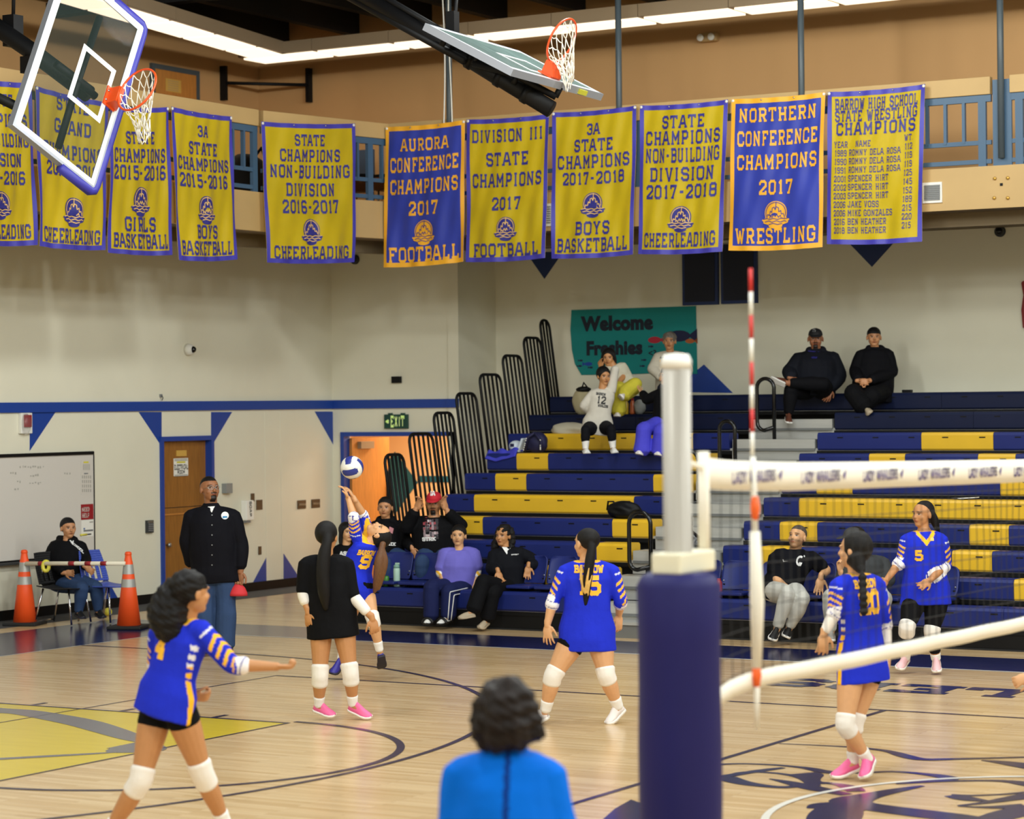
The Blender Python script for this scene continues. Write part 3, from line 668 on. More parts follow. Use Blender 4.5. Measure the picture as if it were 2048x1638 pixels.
for (x0, y0, x1, y1, lb) in ((1846, 366, 1885, 405, 'white louvred air vent on the gallery fascia right of the wrestling list banner'), (1086, 408, 1106, 452, 'pale air vent on the fascia half hidden between two yellow banners')):
    c = at((x0+x1)/2, (y0+y1)/2, Y=YFS-.06); root = empty('air_vent', tuple(c), lb, 'air vent', 'air vents on the fascia')
    mb = MB(); bxp(mb, x0, y0, x1, y1, M('white'), .02, Y=YFS-.06); mb.build('frame', root)
    for k in range(8):
        mb = MB(); yy = y0+5+k*(y1-y0-8)/8; bxp(mb, x0+3, yy, x1-5, yy+1.6, M('grey'), .012, Y=YFS-.08); mb.build('louvre', root)
# blue framed panels, poster, red banner on the back wall
for (x0, y0, x1, y1, lb) in ((1367, 490, 1439, 609, 'left one of two dark blue framed wall panels below the gallery'), (1444, 490, 1517, 606, 'right one of two dark blue framed wall panels below the gallery')):
    root = empty('wall_panel', tuple(at((x0+x1)/2, 550, Y=YB)), lb, 'wall panel', 'dark blue wall panels')
    mb = MB(); bxp(mb, x0, y0, x1, y1, M('paint_blue_dark'), .05, Y=YB); mb.build('frame', root)
    mb = MB(); bxp(mb, x0+5, y0, x1-6, y1-6, mat('panel_navy', (6, 16, 44), .6), .008, Y=YB, off=.05); mb.build('face', root)
mb = MB(); P = [at(x, y, Y=YB-.03) for x, y in ((2043, 566), (2046, 562), (2120, 556), (2120, 700), (2046, 655), (2043, 620), (2047, 590))]
mb.prism(P, (0, -.01, 0), mat('red_banner', (120, 18, 14), .6)); mb.build('red_pennant', label='dark red banner cut off by the right edge of the photo', cat='banner')
root = empty('poster', tuple(at(1268, 680, Y=YB)), 'teal Welcome Freshies poster with painted fish on the back wall', 'poster')
mb = MB(); P = [(1143, 620), (1392, 612), (1395, 748), (1330, 746), (1240, 749), (1163, 750), (1150, 728), (1144, 700), (1141, 660)]
mb.prism([at(x, y, Y=YB-.012) for x, y in P], (0, -.004, 0), M('teal_paper')); mb.build('sheet', root)
mb = MB(); INK = mat('poster_ink', (10, 22, 40), .7)
o1 = at(1234, 646, Y=YB-.018); o2 = at(1228, 697, Y=YB-.018)
put_font(mb, 'Welcome', lambda u, v: (o1.x+u, o1.y, o1.z+v-.01), INK, .262, .016, space=1.06); put_font(mb, 'Freshies', lambda u, v: (o2.x+u, o2.y, o2.z+v), INK, .252, .014, space=1.04)
o3 = at(1305, 707, Y=YB-.018); put_font(mb, '<3', lambda u, v: (o3.x+u, o3.y, o3.z+v), INK, .12, .003); mb.build('lettering', root)
def fish(x, y, s, m, flip=1):
    c = at(x, y, Y=YB-.018); b = MB(); q = [(c.x+flip*s*math.cos(t), c.y, c.z+s*.45*math.sin(t)) for t in np.linspace(0, 2*math.pi, 19)[:-1]]
    b.poly(q, m); b.poly([(c.x-flip*s*.8, c.y-.001, c.z), (c.x-flip*s*1.6, c.y-.001, c.z+s*.55), (c.x-flip*s*1.6, c.y-.001, c.z-s*.55)], m); b.build('painted_fish', root)
fish(1177, 728, .06, mat('fish_blue', (20, 60, 150), .7)); fish(1309, 680, .10, mat('fish_red', (170, 30, 50), .7), -1); fish(1358, 672, .17, mat('fish_navy', (14, 20, 60), .7), -1); fish(1380, 682, .07, mat('fish_orange', (170, 90, 40), .7), -1)
for x, y in ((1160, 732), (1162, 721), (1182, 735), (1289, 720), (1286, 732), (1303, 693)): fish(x, y, .03, M('fish_navy'))
# ================================================================ bleachers
YR = lambda k: 9.35+.62*(k-1)
ZR = lambda k: .425+.24*(k-1)
mat('seat_navy', (28, 40, 106), .42, spec=.3, noise=.05, nscale=3); mat('seat_gold', (226, 180, 40), .4, noise=.04, nscale=3); mat('seat_navy_shaded', (8, 20, 54), .46, spec=.3, noise=.05, nscale=3)  # top rows' darker navy: partly the gallery's shade put into the colour
mat('alu', (188, 188, 184), .4, metal=.35, noise=.06, nscale=5, stretch=(.4, 4, 4)); mat('alu_dark', (120, 122, 122), .5, metal=.3)
N_, G_, D_ = 'seat_navy', 'seat_gold', 'seat_navy_shaded'
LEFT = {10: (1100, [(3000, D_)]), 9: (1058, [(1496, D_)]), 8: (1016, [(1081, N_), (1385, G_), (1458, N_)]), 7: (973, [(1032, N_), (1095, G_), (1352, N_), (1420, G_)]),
        6: (928, [(989, N_), (1051, G_), (1305, N_), (1384, G_)]), 5: (888, [(946, N_), (1266, G_), (1343, N_)]), 4: (845, [(963, G_), (1222, N_), (1302, G_)]),
        3: (800, [(1190, N_), (1256, G_)]), 2: (752, [(1034, N_), (1218, G_)]), 1: (705, [(1195, N_)])}
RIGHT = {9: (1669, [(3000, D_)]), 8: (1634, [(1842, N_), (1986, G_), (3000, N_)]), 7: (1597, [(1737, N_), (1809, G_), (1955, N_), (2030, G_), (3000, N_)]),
         6: (1561, [(1631, N_), (1703, G_), (1999, N_), (2140, G_), (3000, N_)]), 5: (1525, [(1596, N_), (2047, G_), (3000, N_)]), 4: (1485, [(1557, N_), (1632, G_), (1936, N_), (2015, G_), (3000, N_)]),
         3: (1443, [(1517, N_), (1590, G_), (1901, N_), (1981, G_), (3000, N_)]), 2: (1405, [(1482, N_), (1510, G_), (1720, N_), (1897, G_), (1946+78, N_), (2110, G_), (3000, N_)]), 1: (1360, [(3000, N_)])}
XEND = 14.0
broot = empty('bleachers', (0, 12, 0), 'navy and gold telescopic bleachers of ten rows with a grey centre aisle', 'bleachers')
SD, SH = .27, .215
def seat_run(k, px0, segs):
    y, z = YR(k), ZR(k); x = at(px0, 819, Y=y).x
    for px1, m in segs:
        x1 = XEND if px1 >= 2500 else at(px1, 819, Y=y).x
        if x1-x > 1.9 and px1 < 2500 or px1 >= 2500: n = max(1, round((x1-x)/1.83))
        else: n = 1
        for i in range(n):
            a, b = x+(x1-x)*i/n, x+(x1-x)*(i+1)/n
            mb = MB(); R = [(y+.02, z-SH), (y, z-SH+.02), (y-.004, z-.035), (y+.012, z-.006), (y+.03, z), (y+SD-.03, z), (y+SD, z-.02), (y+SD, z-SH)]
            mb.loft([[(xx, p[0], p[1]) for p in R] for xx in (a+.002, b-.002)], M(m), True, False)
            j = a+.12
            while j < b-.1:
                mb.box((j+.18, y-.005, z-.06), (.075, .004, .014), M('black')); j += .457
            mb.build('seat', broot)
        x = x1
xa = {}
for k in range(1, 11):
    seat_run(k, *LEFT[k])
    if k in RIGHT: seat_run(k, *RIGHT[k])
    y, z = YR(k), ZR(k); x0 = at(LEFT[k][0], 819, Y=y).x; zd = z-.19
    mb = MB(); yb = YR(k+1)+.06 if k < 10 else YB-.005
    mb.box2((x0, y+.03, zd-.03), (XEND, yb, zd), M('alu')); mb.box2((x0, y+.028, zd-.075), (XEND, y+.04, zd-.03), M('black')); mb.build('deck', broot)
    mb = MB(); mb.box2((x0+.01, y+.25, 0 if k == 1 else zd-.24), (XEND, y+.27, zd-.03), M('black_rubber')); mb.build('riser', broot)
    if k < 10:
        xl = at(LEFT[k][1][-1][0], 819, Y=y).x; xr = at(RIGHT[k][0], 819, Y=y).x; xa[k] = (xl, xr)
        mb = MB(); mb.box2((xl+.05, y-.01, zd+.0), (xr-.03, y+.30, zd+.11), M('alu')); mb.box2((xl+.05, y-.016, zd-.03), (xr-.03, y-.008, zd+.0), M('alu_dark')); mb.build('aisle_step', broot)
        mb = MB(); mb.box2((xl+.03, y+.02, zd-.15), (xr-.02, y+.035, zd-.005), M('alu')); mb.build('aisle_riser', broot)
xl, xr = xa[1]
mb = MB(); mb.box2((xl+.05, YR(1)-.3, .0), (xr-.03, YR(1)+.02, .16), M('alu_dark')); mb.box2((xl+.03, YR(1)-.32, .14), (xr-.02, YR(1)+.02, .17), M('alu')); mb.build('aisle_step', broot)
x0 = at(LEFT[1][0], 819, Y=YR(1)).x
mb = MB(); mb.box2((x0, YR(1)+.04, .015), (xl, YR(1)+.08, ZR(1)-SH), M('black')); mb.box2((xr, YR(1)+.04, .015), (XEND, YR(1)+.08, ZR(1)-SH), M('black')); mb.build('toe_board', broot)
mb = MB(); mb.box2((x0, YR(1)+.02, 0), (XEND, YR(1)+.3, .016), M('black_rubber')); mb.build('base', broot)
# end guard rails: tall black barred panels standing at the left end, one per pair of rows
BLK = M('black')
def guard(px_l, px_r, py_top, k, nb, lb):
    """side closure of a row: bars in the plane of the bleachers' end, leaning outwards"""
    xe = at(LEFT[k][0], 819, Y=YR(k)).x-.03; zbot = ZR(k)-.2; zt = at(px_l, py_top, X=xe-.16).z; sk = .135
    xt = xe-(zt-zbot)*sk; y0 = at(px_l, py_top, X=xt).y; y1 = at(px_r, py_top, X=xt).y; w = y1-y0; r = .019
    root = empty('guard_rail', (xe, (y0+y1)/2, zbot), lb, 'guard rail', 'barred guard rails at the end of the bleachers')
    L_ = lambda P: [(xe-(q[1]-zbot)*sk, q[0], q[1]) for q in P]; rr_ = min(.11, w*.45)
    pts = [(y0, zbot), (y0, zt-rr_)]+[(y0+rr_-rr_*math.cos(t), zt-rr_+rr_*math.sin(t)) for t in np.linspace(.2, math.pi/2, 5)]
    pts += [(y1-rr_+rr_*math.sin(t), zt-rr_+rr_*math.cos(t)) for t in np.linspace(0, math.pi/2-.2, 5)]+[(y1, zt-rr_), (y1, zbot)]
    mb = MB(); mb.tube(L_(pts), r, BLK, 8); mb.tube(L_([(y0, zbot+.02), (y1, zbot+.02)]), r*.7, BLK, 8); mb.build('frame', root)
    for i in range(nb):
        y = y0+w*(i+1)/(nb+1); mb = MB(); mb.tube(L_([(y, zbot), (y, zt-.01)]), r*.8, BLK, 8); mb.build('bar', root)
GR_ = [(768, 806, 910), (817, 864, 868), (866, 905, 826), (911, 951, 787), (958, 1000, 749), (1004, 1042, 711), (1046, 1080, 675), (1079, 1097, 640)]
names = ['lowest', 'second lowest', 'third lowest', 'fourth from the bottom', 'fifth from the bottom', 'sixth from the bottom', 'second highest', 'highest and narrowest']
for k, ((l_, r_, t_), nm) in enumerate(zip(GR_, names)):
    guard(l_, r_, t_, k+3, 2 if k == 7 else 4, nm+' black barred guard rail at the bleachers\' left end')
# aisle hand rails, loop shaped
def hand_rail(bx, by, tx, ty, lx, k, lb):
    Y = YR(k)+.12; b = at(bx, by, Y=Y); t = at(tx, ty, Y=Y); root = empty('hand_rail', tuple(b), lb, 'hand rail', 'loop hand rails in the aisle')
    w = abs(at(tx, ty, Y=Y).x-at(lx, ty, Y=Y).x); zt = t.z; x = b.x; r_ = w/2
    P = [(x, Y, b.z), (x, Y, zt-r_)]+[(x-r_+r_*math.cos(q), Y, zt-r_+r_*math.sin(q)) for q in np.linspace(.15, math.pi, 10)]
    P += [(x-w, Y, zt-.52)]+[(x-w+.1-.1*math.cos(q), Y, zt-.54-.1*math.sin(q)) for q in np.linspace(.3, math.pi/2, 5)]+[(x, Y, zt-.6)]
    mb = MB(); mb.tube(P, .024, M('black_gloss'), 10); mb.build('tube', root)
    mb = MB(); mb.box((x+.02, Y, b.z+.03), (.13, .1, .1), BLK); mb.build('foot_socket', root, bevel=.01)
hand_rail(1302, 1150, 1300, 1024, 1257, 2, 'lowest black loop hand rail, left of the volleyball post')
hand_rail(1398, 1030, 1392, 900, 1350, 5, 'black loop hand rail mostly hidden behind the volleyball post')
hand_rail(1471, 985, 1462, 842, 1431, 6, 'black loop hand rail right of the volleyball post, third from the floor')
hand_rail(1549, 900, 1541, 757, 1507, 8, 'topmost black loop hand rail below the seated man in the dark cap')
# folding seat backs standing on the first row
def seat_back(px0, px1, lb, tilt=0.0):
    Y = YR(1)+.34; py = 1165; a = at(px0, py, Y=Y); b = at(px1, py, Y=Y); w = b.x-a.x; c = (a.x+b.x)/2; z0, z1 = .50, .80
    root = empty('stadium_chair', (c, Y, ZR(1)), lb, 'stadium chair', 'navy stadium chair backs clamped on the first row')
    prof = []
    for (t, hw) in ((0, .42), (.03, .48), (.2, .5), (.7, .5), (.88, .475), (.97, .40), (1, .33)):
        z = z0+(z1-z0)*t; yy = Y+.10*t; prof.append([(c-w*hw, yy-.012, z), (c-w*hw*.9, yy-.02+.02, z), (c, yy+.012, z), (c+w*hw*.9, yy, z), (c+w*hw, yy-.012, z), (c+w*hw, yy+.016, z), (c, yy+.04, z), (c-w*hw, yy+.016, z)])
    mb = MB(); mb.loft(prof, M('seat_navy')); mb.build('backrest', root)
    mb = MB(); mb.box((c, Y-.14, ZR(1)+.05), (w*.92, .36, .035), M('seat_navy')); mb.build('seat_pan', root, bevel=.012)
    for s_ in (-1, 1):
        mb = MB(); mb.box((c+s_*w*.42, Y-.02, ZR(1)+.03), (.03, .3, .05), BLK); mb.box((c+s_*w*.42, Y+.03, (z0+ZR(1))/2+.03), (.025, .03, z0-ZR(1)+.06), BLK); mb.build('bracket', root)
        mb = MB(); mb.lathe((c+s_*w*.44, Y+.028, z0+.09), [(.009, 0), (.009, .006), (.001, .008)], M('steel'), 10, (0, -1, 0)); mb.build('bolt', root)
for (a, b, lb) in ((764, 820, 'navy chair back behind the mint bottle'), (823, 880, 'navy chair back between the mint bottle and the girl in purple'), (1038, 1089, 'navy chair back under the elbow of the girl in the black jacket'), (1093, 1150, 'navy chair back just left of player 15'), (1380, 1437, 'navy chair back right behind the volleyball post pad'), (1441, 1511, 'navy chair back seen between post and antenna'), (1517, 1588, 'navy chair back the bearded coach sits against'), (1594, 1668, 'navy chair back under the coach\'s outstretched arm'), (1674, 1740, 'navy chair back behind player 20'), (1746, 1822, 'navy chair back left of player 5'), (1828, 1914, 'navy chair back right behind player 5')):
    seat_back(a, b, lb)
# ================================================================ championship banners hanging on the gallery
mat('ban_yellow', (232, 208, 24), .5, noise=.04, nscale=3, sheen=.2); mat('ban_blue', (66, 84, 206), .42, noise=.05, nscale=3, sheen=.2)
mat('ban_navy', (44, 44, 132), .5); mat('ban_border', (62, 58, 168), .45); mat('ban_gold', (238, 172, 40), .5); mat('ban_thread', (240, 196, 110), .6)
for nm in ('ban_yellow', 'ban_blue'):  # thin cloth lets some light through
    n_ = M(nm).node_tree.nodes; L_ = M(nm).node_tree.links; bs = n_['Principled BSDF']; tr = n_.new('ShaderNodeBsdfTranslucent'); mx = n_.new('ShaderNodeMixShader'); mx.inputs[0].default_value = .45
    src = bs.inputs['Base Color'].links[0].from_socket; L_.new(src, tr.inputs[0]); L_.new(bs.outputs[0], mx.inputs[1]); L_.new(tr.outputs[0], mx.inputs[2]); L_.new(mx.outputs[0], n_['Material Output'].inputs[0])
nC = Vector((seg_dir(1)[0].y, -seg_dir(1)[0].x)); pC = Vector(A2)
def gplane(px, py, seg, off):
    if seg == 'L': return at(px, py, X=XFS+off)
    if seg == 'R': return at(px, py, Y=YFS-off)
    r = ray(px, py); n3 = Vector((nC.x, nC.y, 0)); q = Vector((pC.x, pC.y, 0))+n3*off
    return CAM+r*((q-CAM).dot(n3)/r.dot(n3))
EMB = {'disc': 1.0}
def emblem(f, cx, cy, r, dark, light):
    """round crest: a crew in a boat with a mast over curling water"""
    md, ml = MB(), MB()
    def fan(pts, m, b, o=0):
        n = len(pts); mx = sum(p[0] for p in pts)/n; my = sum(p[1] for p in pts)/n; K = 5
        vs = [f(cx+(mx+(p[0]-mx)*k/K)*r, cy+(my+(p[1]-my)*k/K)*r, .008+o) for k in range(1, K+1) for p in pts]+[f(cx+mx*r, cy+my*r, .008+o)]
        b.add(vs, [(k*n+i, k*n+(i+1) % n, (k+1)*n+(i+1) % n, (k+1)*n+i) for k in range(K-1) for i in range(n)]+[(len(vs)-1, i, (i+1) % n) for i in range(n)], m)
    fan([(math.cos(t), math.sin(t)) for t in np.linspace(-.42, math.pi+.42, 40)], dark, md)
    fan([(1.22*math.cos(t)*(1+.06*math.sin(9*t)), -.62+.42*math.sin(t)) for t in np.linspace(0, 2*math.pi, 36)[:-1]], dark, md, .0005)
    fan([(.62*math.cos(t), -1.05+.24*math.sin(t)) for t in np.linspace(0, 2*math.pi, 24)[:-1]], dark, md, .0002)
    lines = [[(.88*math.cos(t), .88*math.sin(t)) for t in np.linspace(-.3, math.pi+.3, 30)], [(.02, .3), (.08, .95)],
             [(-.82, -.42), (-.7, -.1), (-.52, -.18), (-.44, .18), (-.3, .06), (-.26, .42), (-.1, .5), (0, .28), (.1, .52), (.26, .44), (.3, .1), (.46, .2), (.5, -.1), (.66, -.04), (.82, -.42)],
             [(-.5, -.42), (-.42, -.2), (-.28, -.36), (-.1, -.1), (0, -.3), (.12, -.08), (.26, -.36), (.42, -.2), (.5, -.42)],
             [(-1.15, -.5), (-.8, -.42), (-.5, -.52), (-.2, -.44), (.2, -.54), (.5, -.44), (.8, -.5), (1.15, -.46)],
             [(-1.0, -.72), (-.6, -.64), (-.3, -.76), (.1, -.64), (.4, -.76), (.8, -.66), (1.0, -.74)], [(-.6, -.94), (-.2, -.86), (.2, -.96), (.6, -.88)]]
    for L_ in lines:
        for q in stroke(L_, .065): put_quads(ml, [[(cx+p[0]*r, cy+p[1]*r) for p in q]], lambda u, v: f(u, v, .0115), light, 2)
    return md, ml
def banner(seg, cor, lines, emb, lb, blue=False, pins=True, sag=.012, side=0.0, seed=0, off=.16, table=None):
    P = [np.array(gplane(x, y, seg, off)) for x, y in cor]; rs = random.Random(seed); ph = [rs.random()*6.28 for _ in range(5)]
    nn = np.cross(P[1]-P[0], P[3]-P[0]); nn = nn/np.linalg.norm(nn)
    if np.dot(nn, np.array(CAM)-P[0]) < 0: nn = -nn
    H = float(np.linalg.norm(P[3]-P[0])+np.linalg.norm(P[2]-P[1]))/2; Wd = float(np.linalg.norm(P[1]-P[0])+np.linalg.norm(P[2]-P[3]))/2
    def f(u, v, o=0.0):
        p = (P[0]*(1-u)+P[1]*u)*(1-v)+(P[3]*(1-u)+P[2]*u)*v
        b = 4*u*(1-u); p = p+np.array((0, 0, -1))*(sag*b*(1-v)*1.6+sag*1.5*b*v)
        d = .017*math.sin(6.28*(1.6*u+.5*v)+ph[0])*(.35+.65*v)+.012*math.sin(6.28*(3.1*u-.9*v)+ph[1])*v+.007*math.sin(6.28*(5.2*u+1.6*v)+ph[2])+.01*math.sin(6.28*(1.3*v+.4*u)+ph[3])*b
        return tuple(p+nn*(d+o))
    c = f(.5, 0); root = empty('championship_banner', c, lb, 'banner', 'championship banners along the gallery')
    mc, mbd = (M('ban_blue'), M('ban_gold')) if blue else (M('ban_yellow'), M('ban_border')); mt = M('ban_gold') if blue else M('ban_navy')
    nu, nv = 48, 66
    b = MB(); b.add([f(i/nu, j/nv) for j in range(nv+1) for i in range(nu+1)], [(j*(nu+1)+i, j*(nu+1)+i+1, (j+1)*(nu+1)+i+1, (j+1)*(nu+1)+i) for j in range(nv) for i in range(nu)], mc, True)
    o = b.build('cloth', root); s = o.modifiers.new('thick', 'SOLIDIFY'); s.thickness = .003; s.offset = 0
    b = MB(); bw, bh = .045*min(1, 1.0/Wd)+.005, .032
    def rim(u0, v0, u1, v1, n=66):
        vs = []
        for i in range(n+1):
            t = i/n
            if abs(u1-u0) > abs(v1-v0): vs += [f(u0+(u1-u0)*t, v0, .005), f(u0+(u1-u0)*t, v1, .005)]
            else: vs += [f(u0, v0+(v1-v0)*t, .0054), f(u1, v0+(v1-v0)*t, .0054)]
        b.add(vs, [(2*i, 2*i+1, 2*i+3, 2*i+2) for i in range(n)], mbd, True)
    rim(0, 0, 1, bh); rim(0, 1-bh, 1, 1); rim(0, 0, bw, 1); rim(1-bw, 0, 1, 1); o = b.build('border', root)
    b = MB(); py0 = (cor[0][1]+cor[1][1])/2; py1 = (cor[2][1]+cor[3][1])/2
    g = lambda u, v: f(u/Wd+.5, 1-(v/H), .009)   # metres from the bottom middle
    for tx, py, hpx in lines:
        vv = (1-(py-py0)/(py1-py0))*H; h = hpx/(py1-py0)*H
        put_quads(b, text_quads(tx, 0, vv, h*1.06, t=.18, gap=.36, sx=.66, wmax=None if glyphs(tx, .18, True, .36)[1]*h*1.06*.66 < Wd*.84 else Wd*.84), g, mt, 4)
    if table:
        yy, hp = table[0], 13
        for (a_, n_, w_) in table[1]:
            vv = (1-(yy-py0)/(py1-py0))*H; h = hp/(py1-py0)*H
            for tx, cx_, al in ((a_, -.36, 0), (n_, -.27, 1), (w_, .345, 0)):
                wd_ = glyphs(tx, .15, True, .34)[1]*h*.54; x_ = cx_*Wd+(wd_/2 if al else 0)
                put_quads(b, text_quads(tx, x_, vv+(cx_+.1)*.03*H, h, t=.15, gap=.34, sx=.54), g, mt, 2)
            yy += table[2]
    b.build('lettering', root, label=('gold' if blue else 'navy')+' block lettering')
    if emb:
        r_ = emb[1]/(py1-py0)*H; vv = (1-(emb[0]-py0)/(py1-py0))*H
        fe = lambda u, v, o: f(u/Wd+.5, 1-v/H, o)
        md, ml = emblem(fe, 0, vv, r_, M('ban_gold') if blue else M('ban_navy'), M('ban_navy') if blue else M('ban_thread'))
        e = md.build('emblem', root); ml.build('emblem_stitching', e)
    for u in (.015, .33, .67, .985):
        b = MB(); p = f(u, .012, .004); b.lathe(p, [(.018 if u in (.015, .985) else .01, 0), (.018 if u in (.015, .985) else .01, .008), (.006, .012)], M('white') if u in (.015, .985) else M('steel'), 10, tuple(nn)); b.build('grommet', root)
banner('L', [(-80, 150), (63, 166), (72, 490), (-70, 488)], [('STATE', 196, 24), ('CHAMPIONS', 236, 26), ('NON-BUILDING', 276, 26), ('DIVISION', 316, 26), ('2015-2016', 352, 26), ('CHEERLEADING', 460, 28)], (404, 25), 'leftmost yellow cheerleading banner, cut off by the photo edge', seed=1)
banner('L', [(70, 172), (216, 205), (209, 500), (78, 492)], [('STATE', 209, 25), ('GRAND', 253, 27), ('CHAMPIONS', 303, 28), ('2015-2016', 338, 26), ('CHEERLEADING', 470, 28)], (418, 26), 'yellow STATE GRAND CHAMPIONS banner seen through the glass backboard', seed=2)
banner('L', [(219, 211), (337, 214), (343, 510), (219, 505)], [('STATE', 273, 24), ('CHAMPIONS', 309, 27), ('2015-2016', 343, 28), ('GIRLS', 446, 28), ('BASKETBALL', 480, 28)], (397, 26), 'yellow girls basketball banner behind the basket net', seed=3)
banner('L', [(341, 213), (464, 233), (470, 519), (358, 520)], [('3A', 260, 22), ('STATE', 295, 24), ('CHAMPIONS', 327, 25), ('2015-2016', 360, 26), ('BOYS', 461, 26), ('BASKETBALL', 494, 27)], (414, 25), 'yellow boys basketball banner of 2015-2016 left of the gallery corner', seed=4)
banner('C', [(523, 243), (709, 247), (711, 524), (533, 525)], [('STATE', 278, 22), ('CHAMPIONS', 309, 24), ('NON-BUILDING', 341, 25), ('DIVISION', 377, 25), ('2016-2017', 411, 26), ('CHEERLEADING', 503, 25)], (458, 23), 'yellow cheerleading banner of 2016-2017 hanging alone at the gallery corner', seed=5)
banner('R', [(771, 254), (930, 240), (927, 523), (769, 535)], [('AURORA', 285, 24), ('CONFERENCE', 325, 28), ('CHAMPIONS', 369, 28), ('2017', 413, 27), ('FOOTBALL', 505, 29)], (459, 22), 'blue AURORA CONFERENCE football banner with gold letters', True, seed=6)
banner('R', [(934, 239), (1098, 228), (1092, 516), (932, 524)], [('DIVISION III', 268, 25), ('STATE', 315, 26), ('CHAMPIONS', 357, 27), ('2017', 404, 25), ('FOOTBALL', 497, 26)], (452, 21), 'yellow DIVISION III football banner right of the blue football banner', seed=7)
banner('R', [(1106, 225), (1273, 211), (1268, 509), (1102, 517)], [('3A', 255, 22), ('STATE', 287, 24), ('CHAMPIONS', 320, 26), ('2017-2018', 353, 24), ('BOYS', 453, 26), ('BASKETBALL', 487, 27)], (404, 22), 'yellow boys basketball banner of 2017-2018 below the folded hoop', seed=8)
banner('R', [(1281, 211), (1457, 199), (1444, 503), (1276, 508)], [('STATE', 240, 25), ('CHAMPIONS', 272, 27), ('NON-BUILDING', 307, 28), ('DIVISION', 345, 27), ('2017-2018', 380, 27), ('CHEERLEADING', 477, 28)], (432, 23), 'yellow cheerleading banner of 2017-2018 left of the blue wrestling banner', seed=9)
banner('R', [(1463, 198), (1651, 184), (1644, 494), (1458, 501)], [('NORTHERN', 225, 27), ('CONFERENCE', 272, 29), ('CHAMPIONS', 320, 29), ('2017', 371, 28), ('WRESTLING', 468, 30)], (423, 24), 'blue NORTHERN CONFERENCE wrestling banner with gold letters', True, seed=10)
banner('R', [(1656, 184), (1851, 168), (1843, 483), (1653, 488)], [('BARROW HIGH SCHOOL', 202, 22), ('STATE WRESTLING', 226, 22), ('CHAMPIONS', 252, 25)], None, 'yellow state wrestling champions banner with a list of names, rightmost', seed=11,
       table=(281, [('YEAR', '   NAME', 'WT.'), ('1989', 'ROMNY DELA ROSA', '112'), ('1990', 'ROMNY DELA ROSA', '119'), ('1991', 'ROMNY DELA ROSA', '119'), ('2001', 'SPENCER HIRT', '125'), ('2002', 'SPENCER HIRT', '145'), ('2003', 'SPENCER HIRT', '152'), ('2006', 'JAKE VOSS', '189'), ('2006', 'MIKE GONZALES', '215'), ('2016', 'BEN HEATHER', '220'), ('2018', 'BEN HEATHER', '215')], 17.4))
# things on the gallery: chair and drums behind the railing
p = at(735, 385, Y=13.9); root = empty('drum_set', (p.x, p.y, 4.95), 'pair of copper coloured drums on stands behind the corner railing', 'drums')
for dx, r_, h in ((-.12, .2, .32), (.32, .2, .28)):
    mb = MB(); q = at(735, 366, Y=13.9); mb.lathe((q.x+dx, q.y, q.z-.12), [(.16, 0), (r_, .02), (r_, h*.7), (r_*.98, h*.7+.01), (.001, h*.7+.01)], mat('drum_copper', (140, 96, 60), .3, metal=.7), 24); mb.build('drum_shell', root)
    mb = MB(); mb.lathe((q.x+dx, q.y, q.z-.12+h*.7-.03), [(r_+.006, 0), (r_+.006, .04)], M('black'), 24, caps=False); mb.build('hoop', root)
    for s_ in (-1, 1): mb = MB(); mb.tube([(q.x+dx+s_*.14, q.y, q.z-.12), (q.x+dx+s_*.16, q.y, 4.96)], .014, M('steel'), 8); mb.build('leg', root)
p = at(722, 330, Y=14.9); mb = MB(); mb.box((p.x, p.y, p.z), (.44, .05, .42), mat('chair_slate', (60, 74, 92), .6)); mb.box((p.x, p.y-.22, p.z-.34), (.44, .44, .05), M('chair_slate'))
for sx in (-1, 1):
    for sy in (0, -.42): mb.tube([(p.x+sx*.2, p.y+sy, p.z-.34), (p.x+sx*.22, p.y+sy, 4.95)], .012, M('black'), 6)
mb.build('stacking_chair', bevel=.02, label='slate coloured chair back behind the drums on the gallery', cat='chair')
p = at(492, 365, X=XFS-1.0); root = empty('gear_bag', (p.x, p.y, 4.95), 'dark rounded equipment bag behind the gallery railing left of the corner', 'bag')
mb = MB(); mb.ell((p.x, p.y, 5.35), (.3, .42, .42), M('black_rubber')); mb.build('body', root); mb = MB(); mb.tube([(p.x+.2, p.y-.2, 5.6), (p.x+.25, p.y, 5.82), (p.x+.2, p.y+.2, 5.6)], .02, M('black'), 8); mb.build('strap', root)
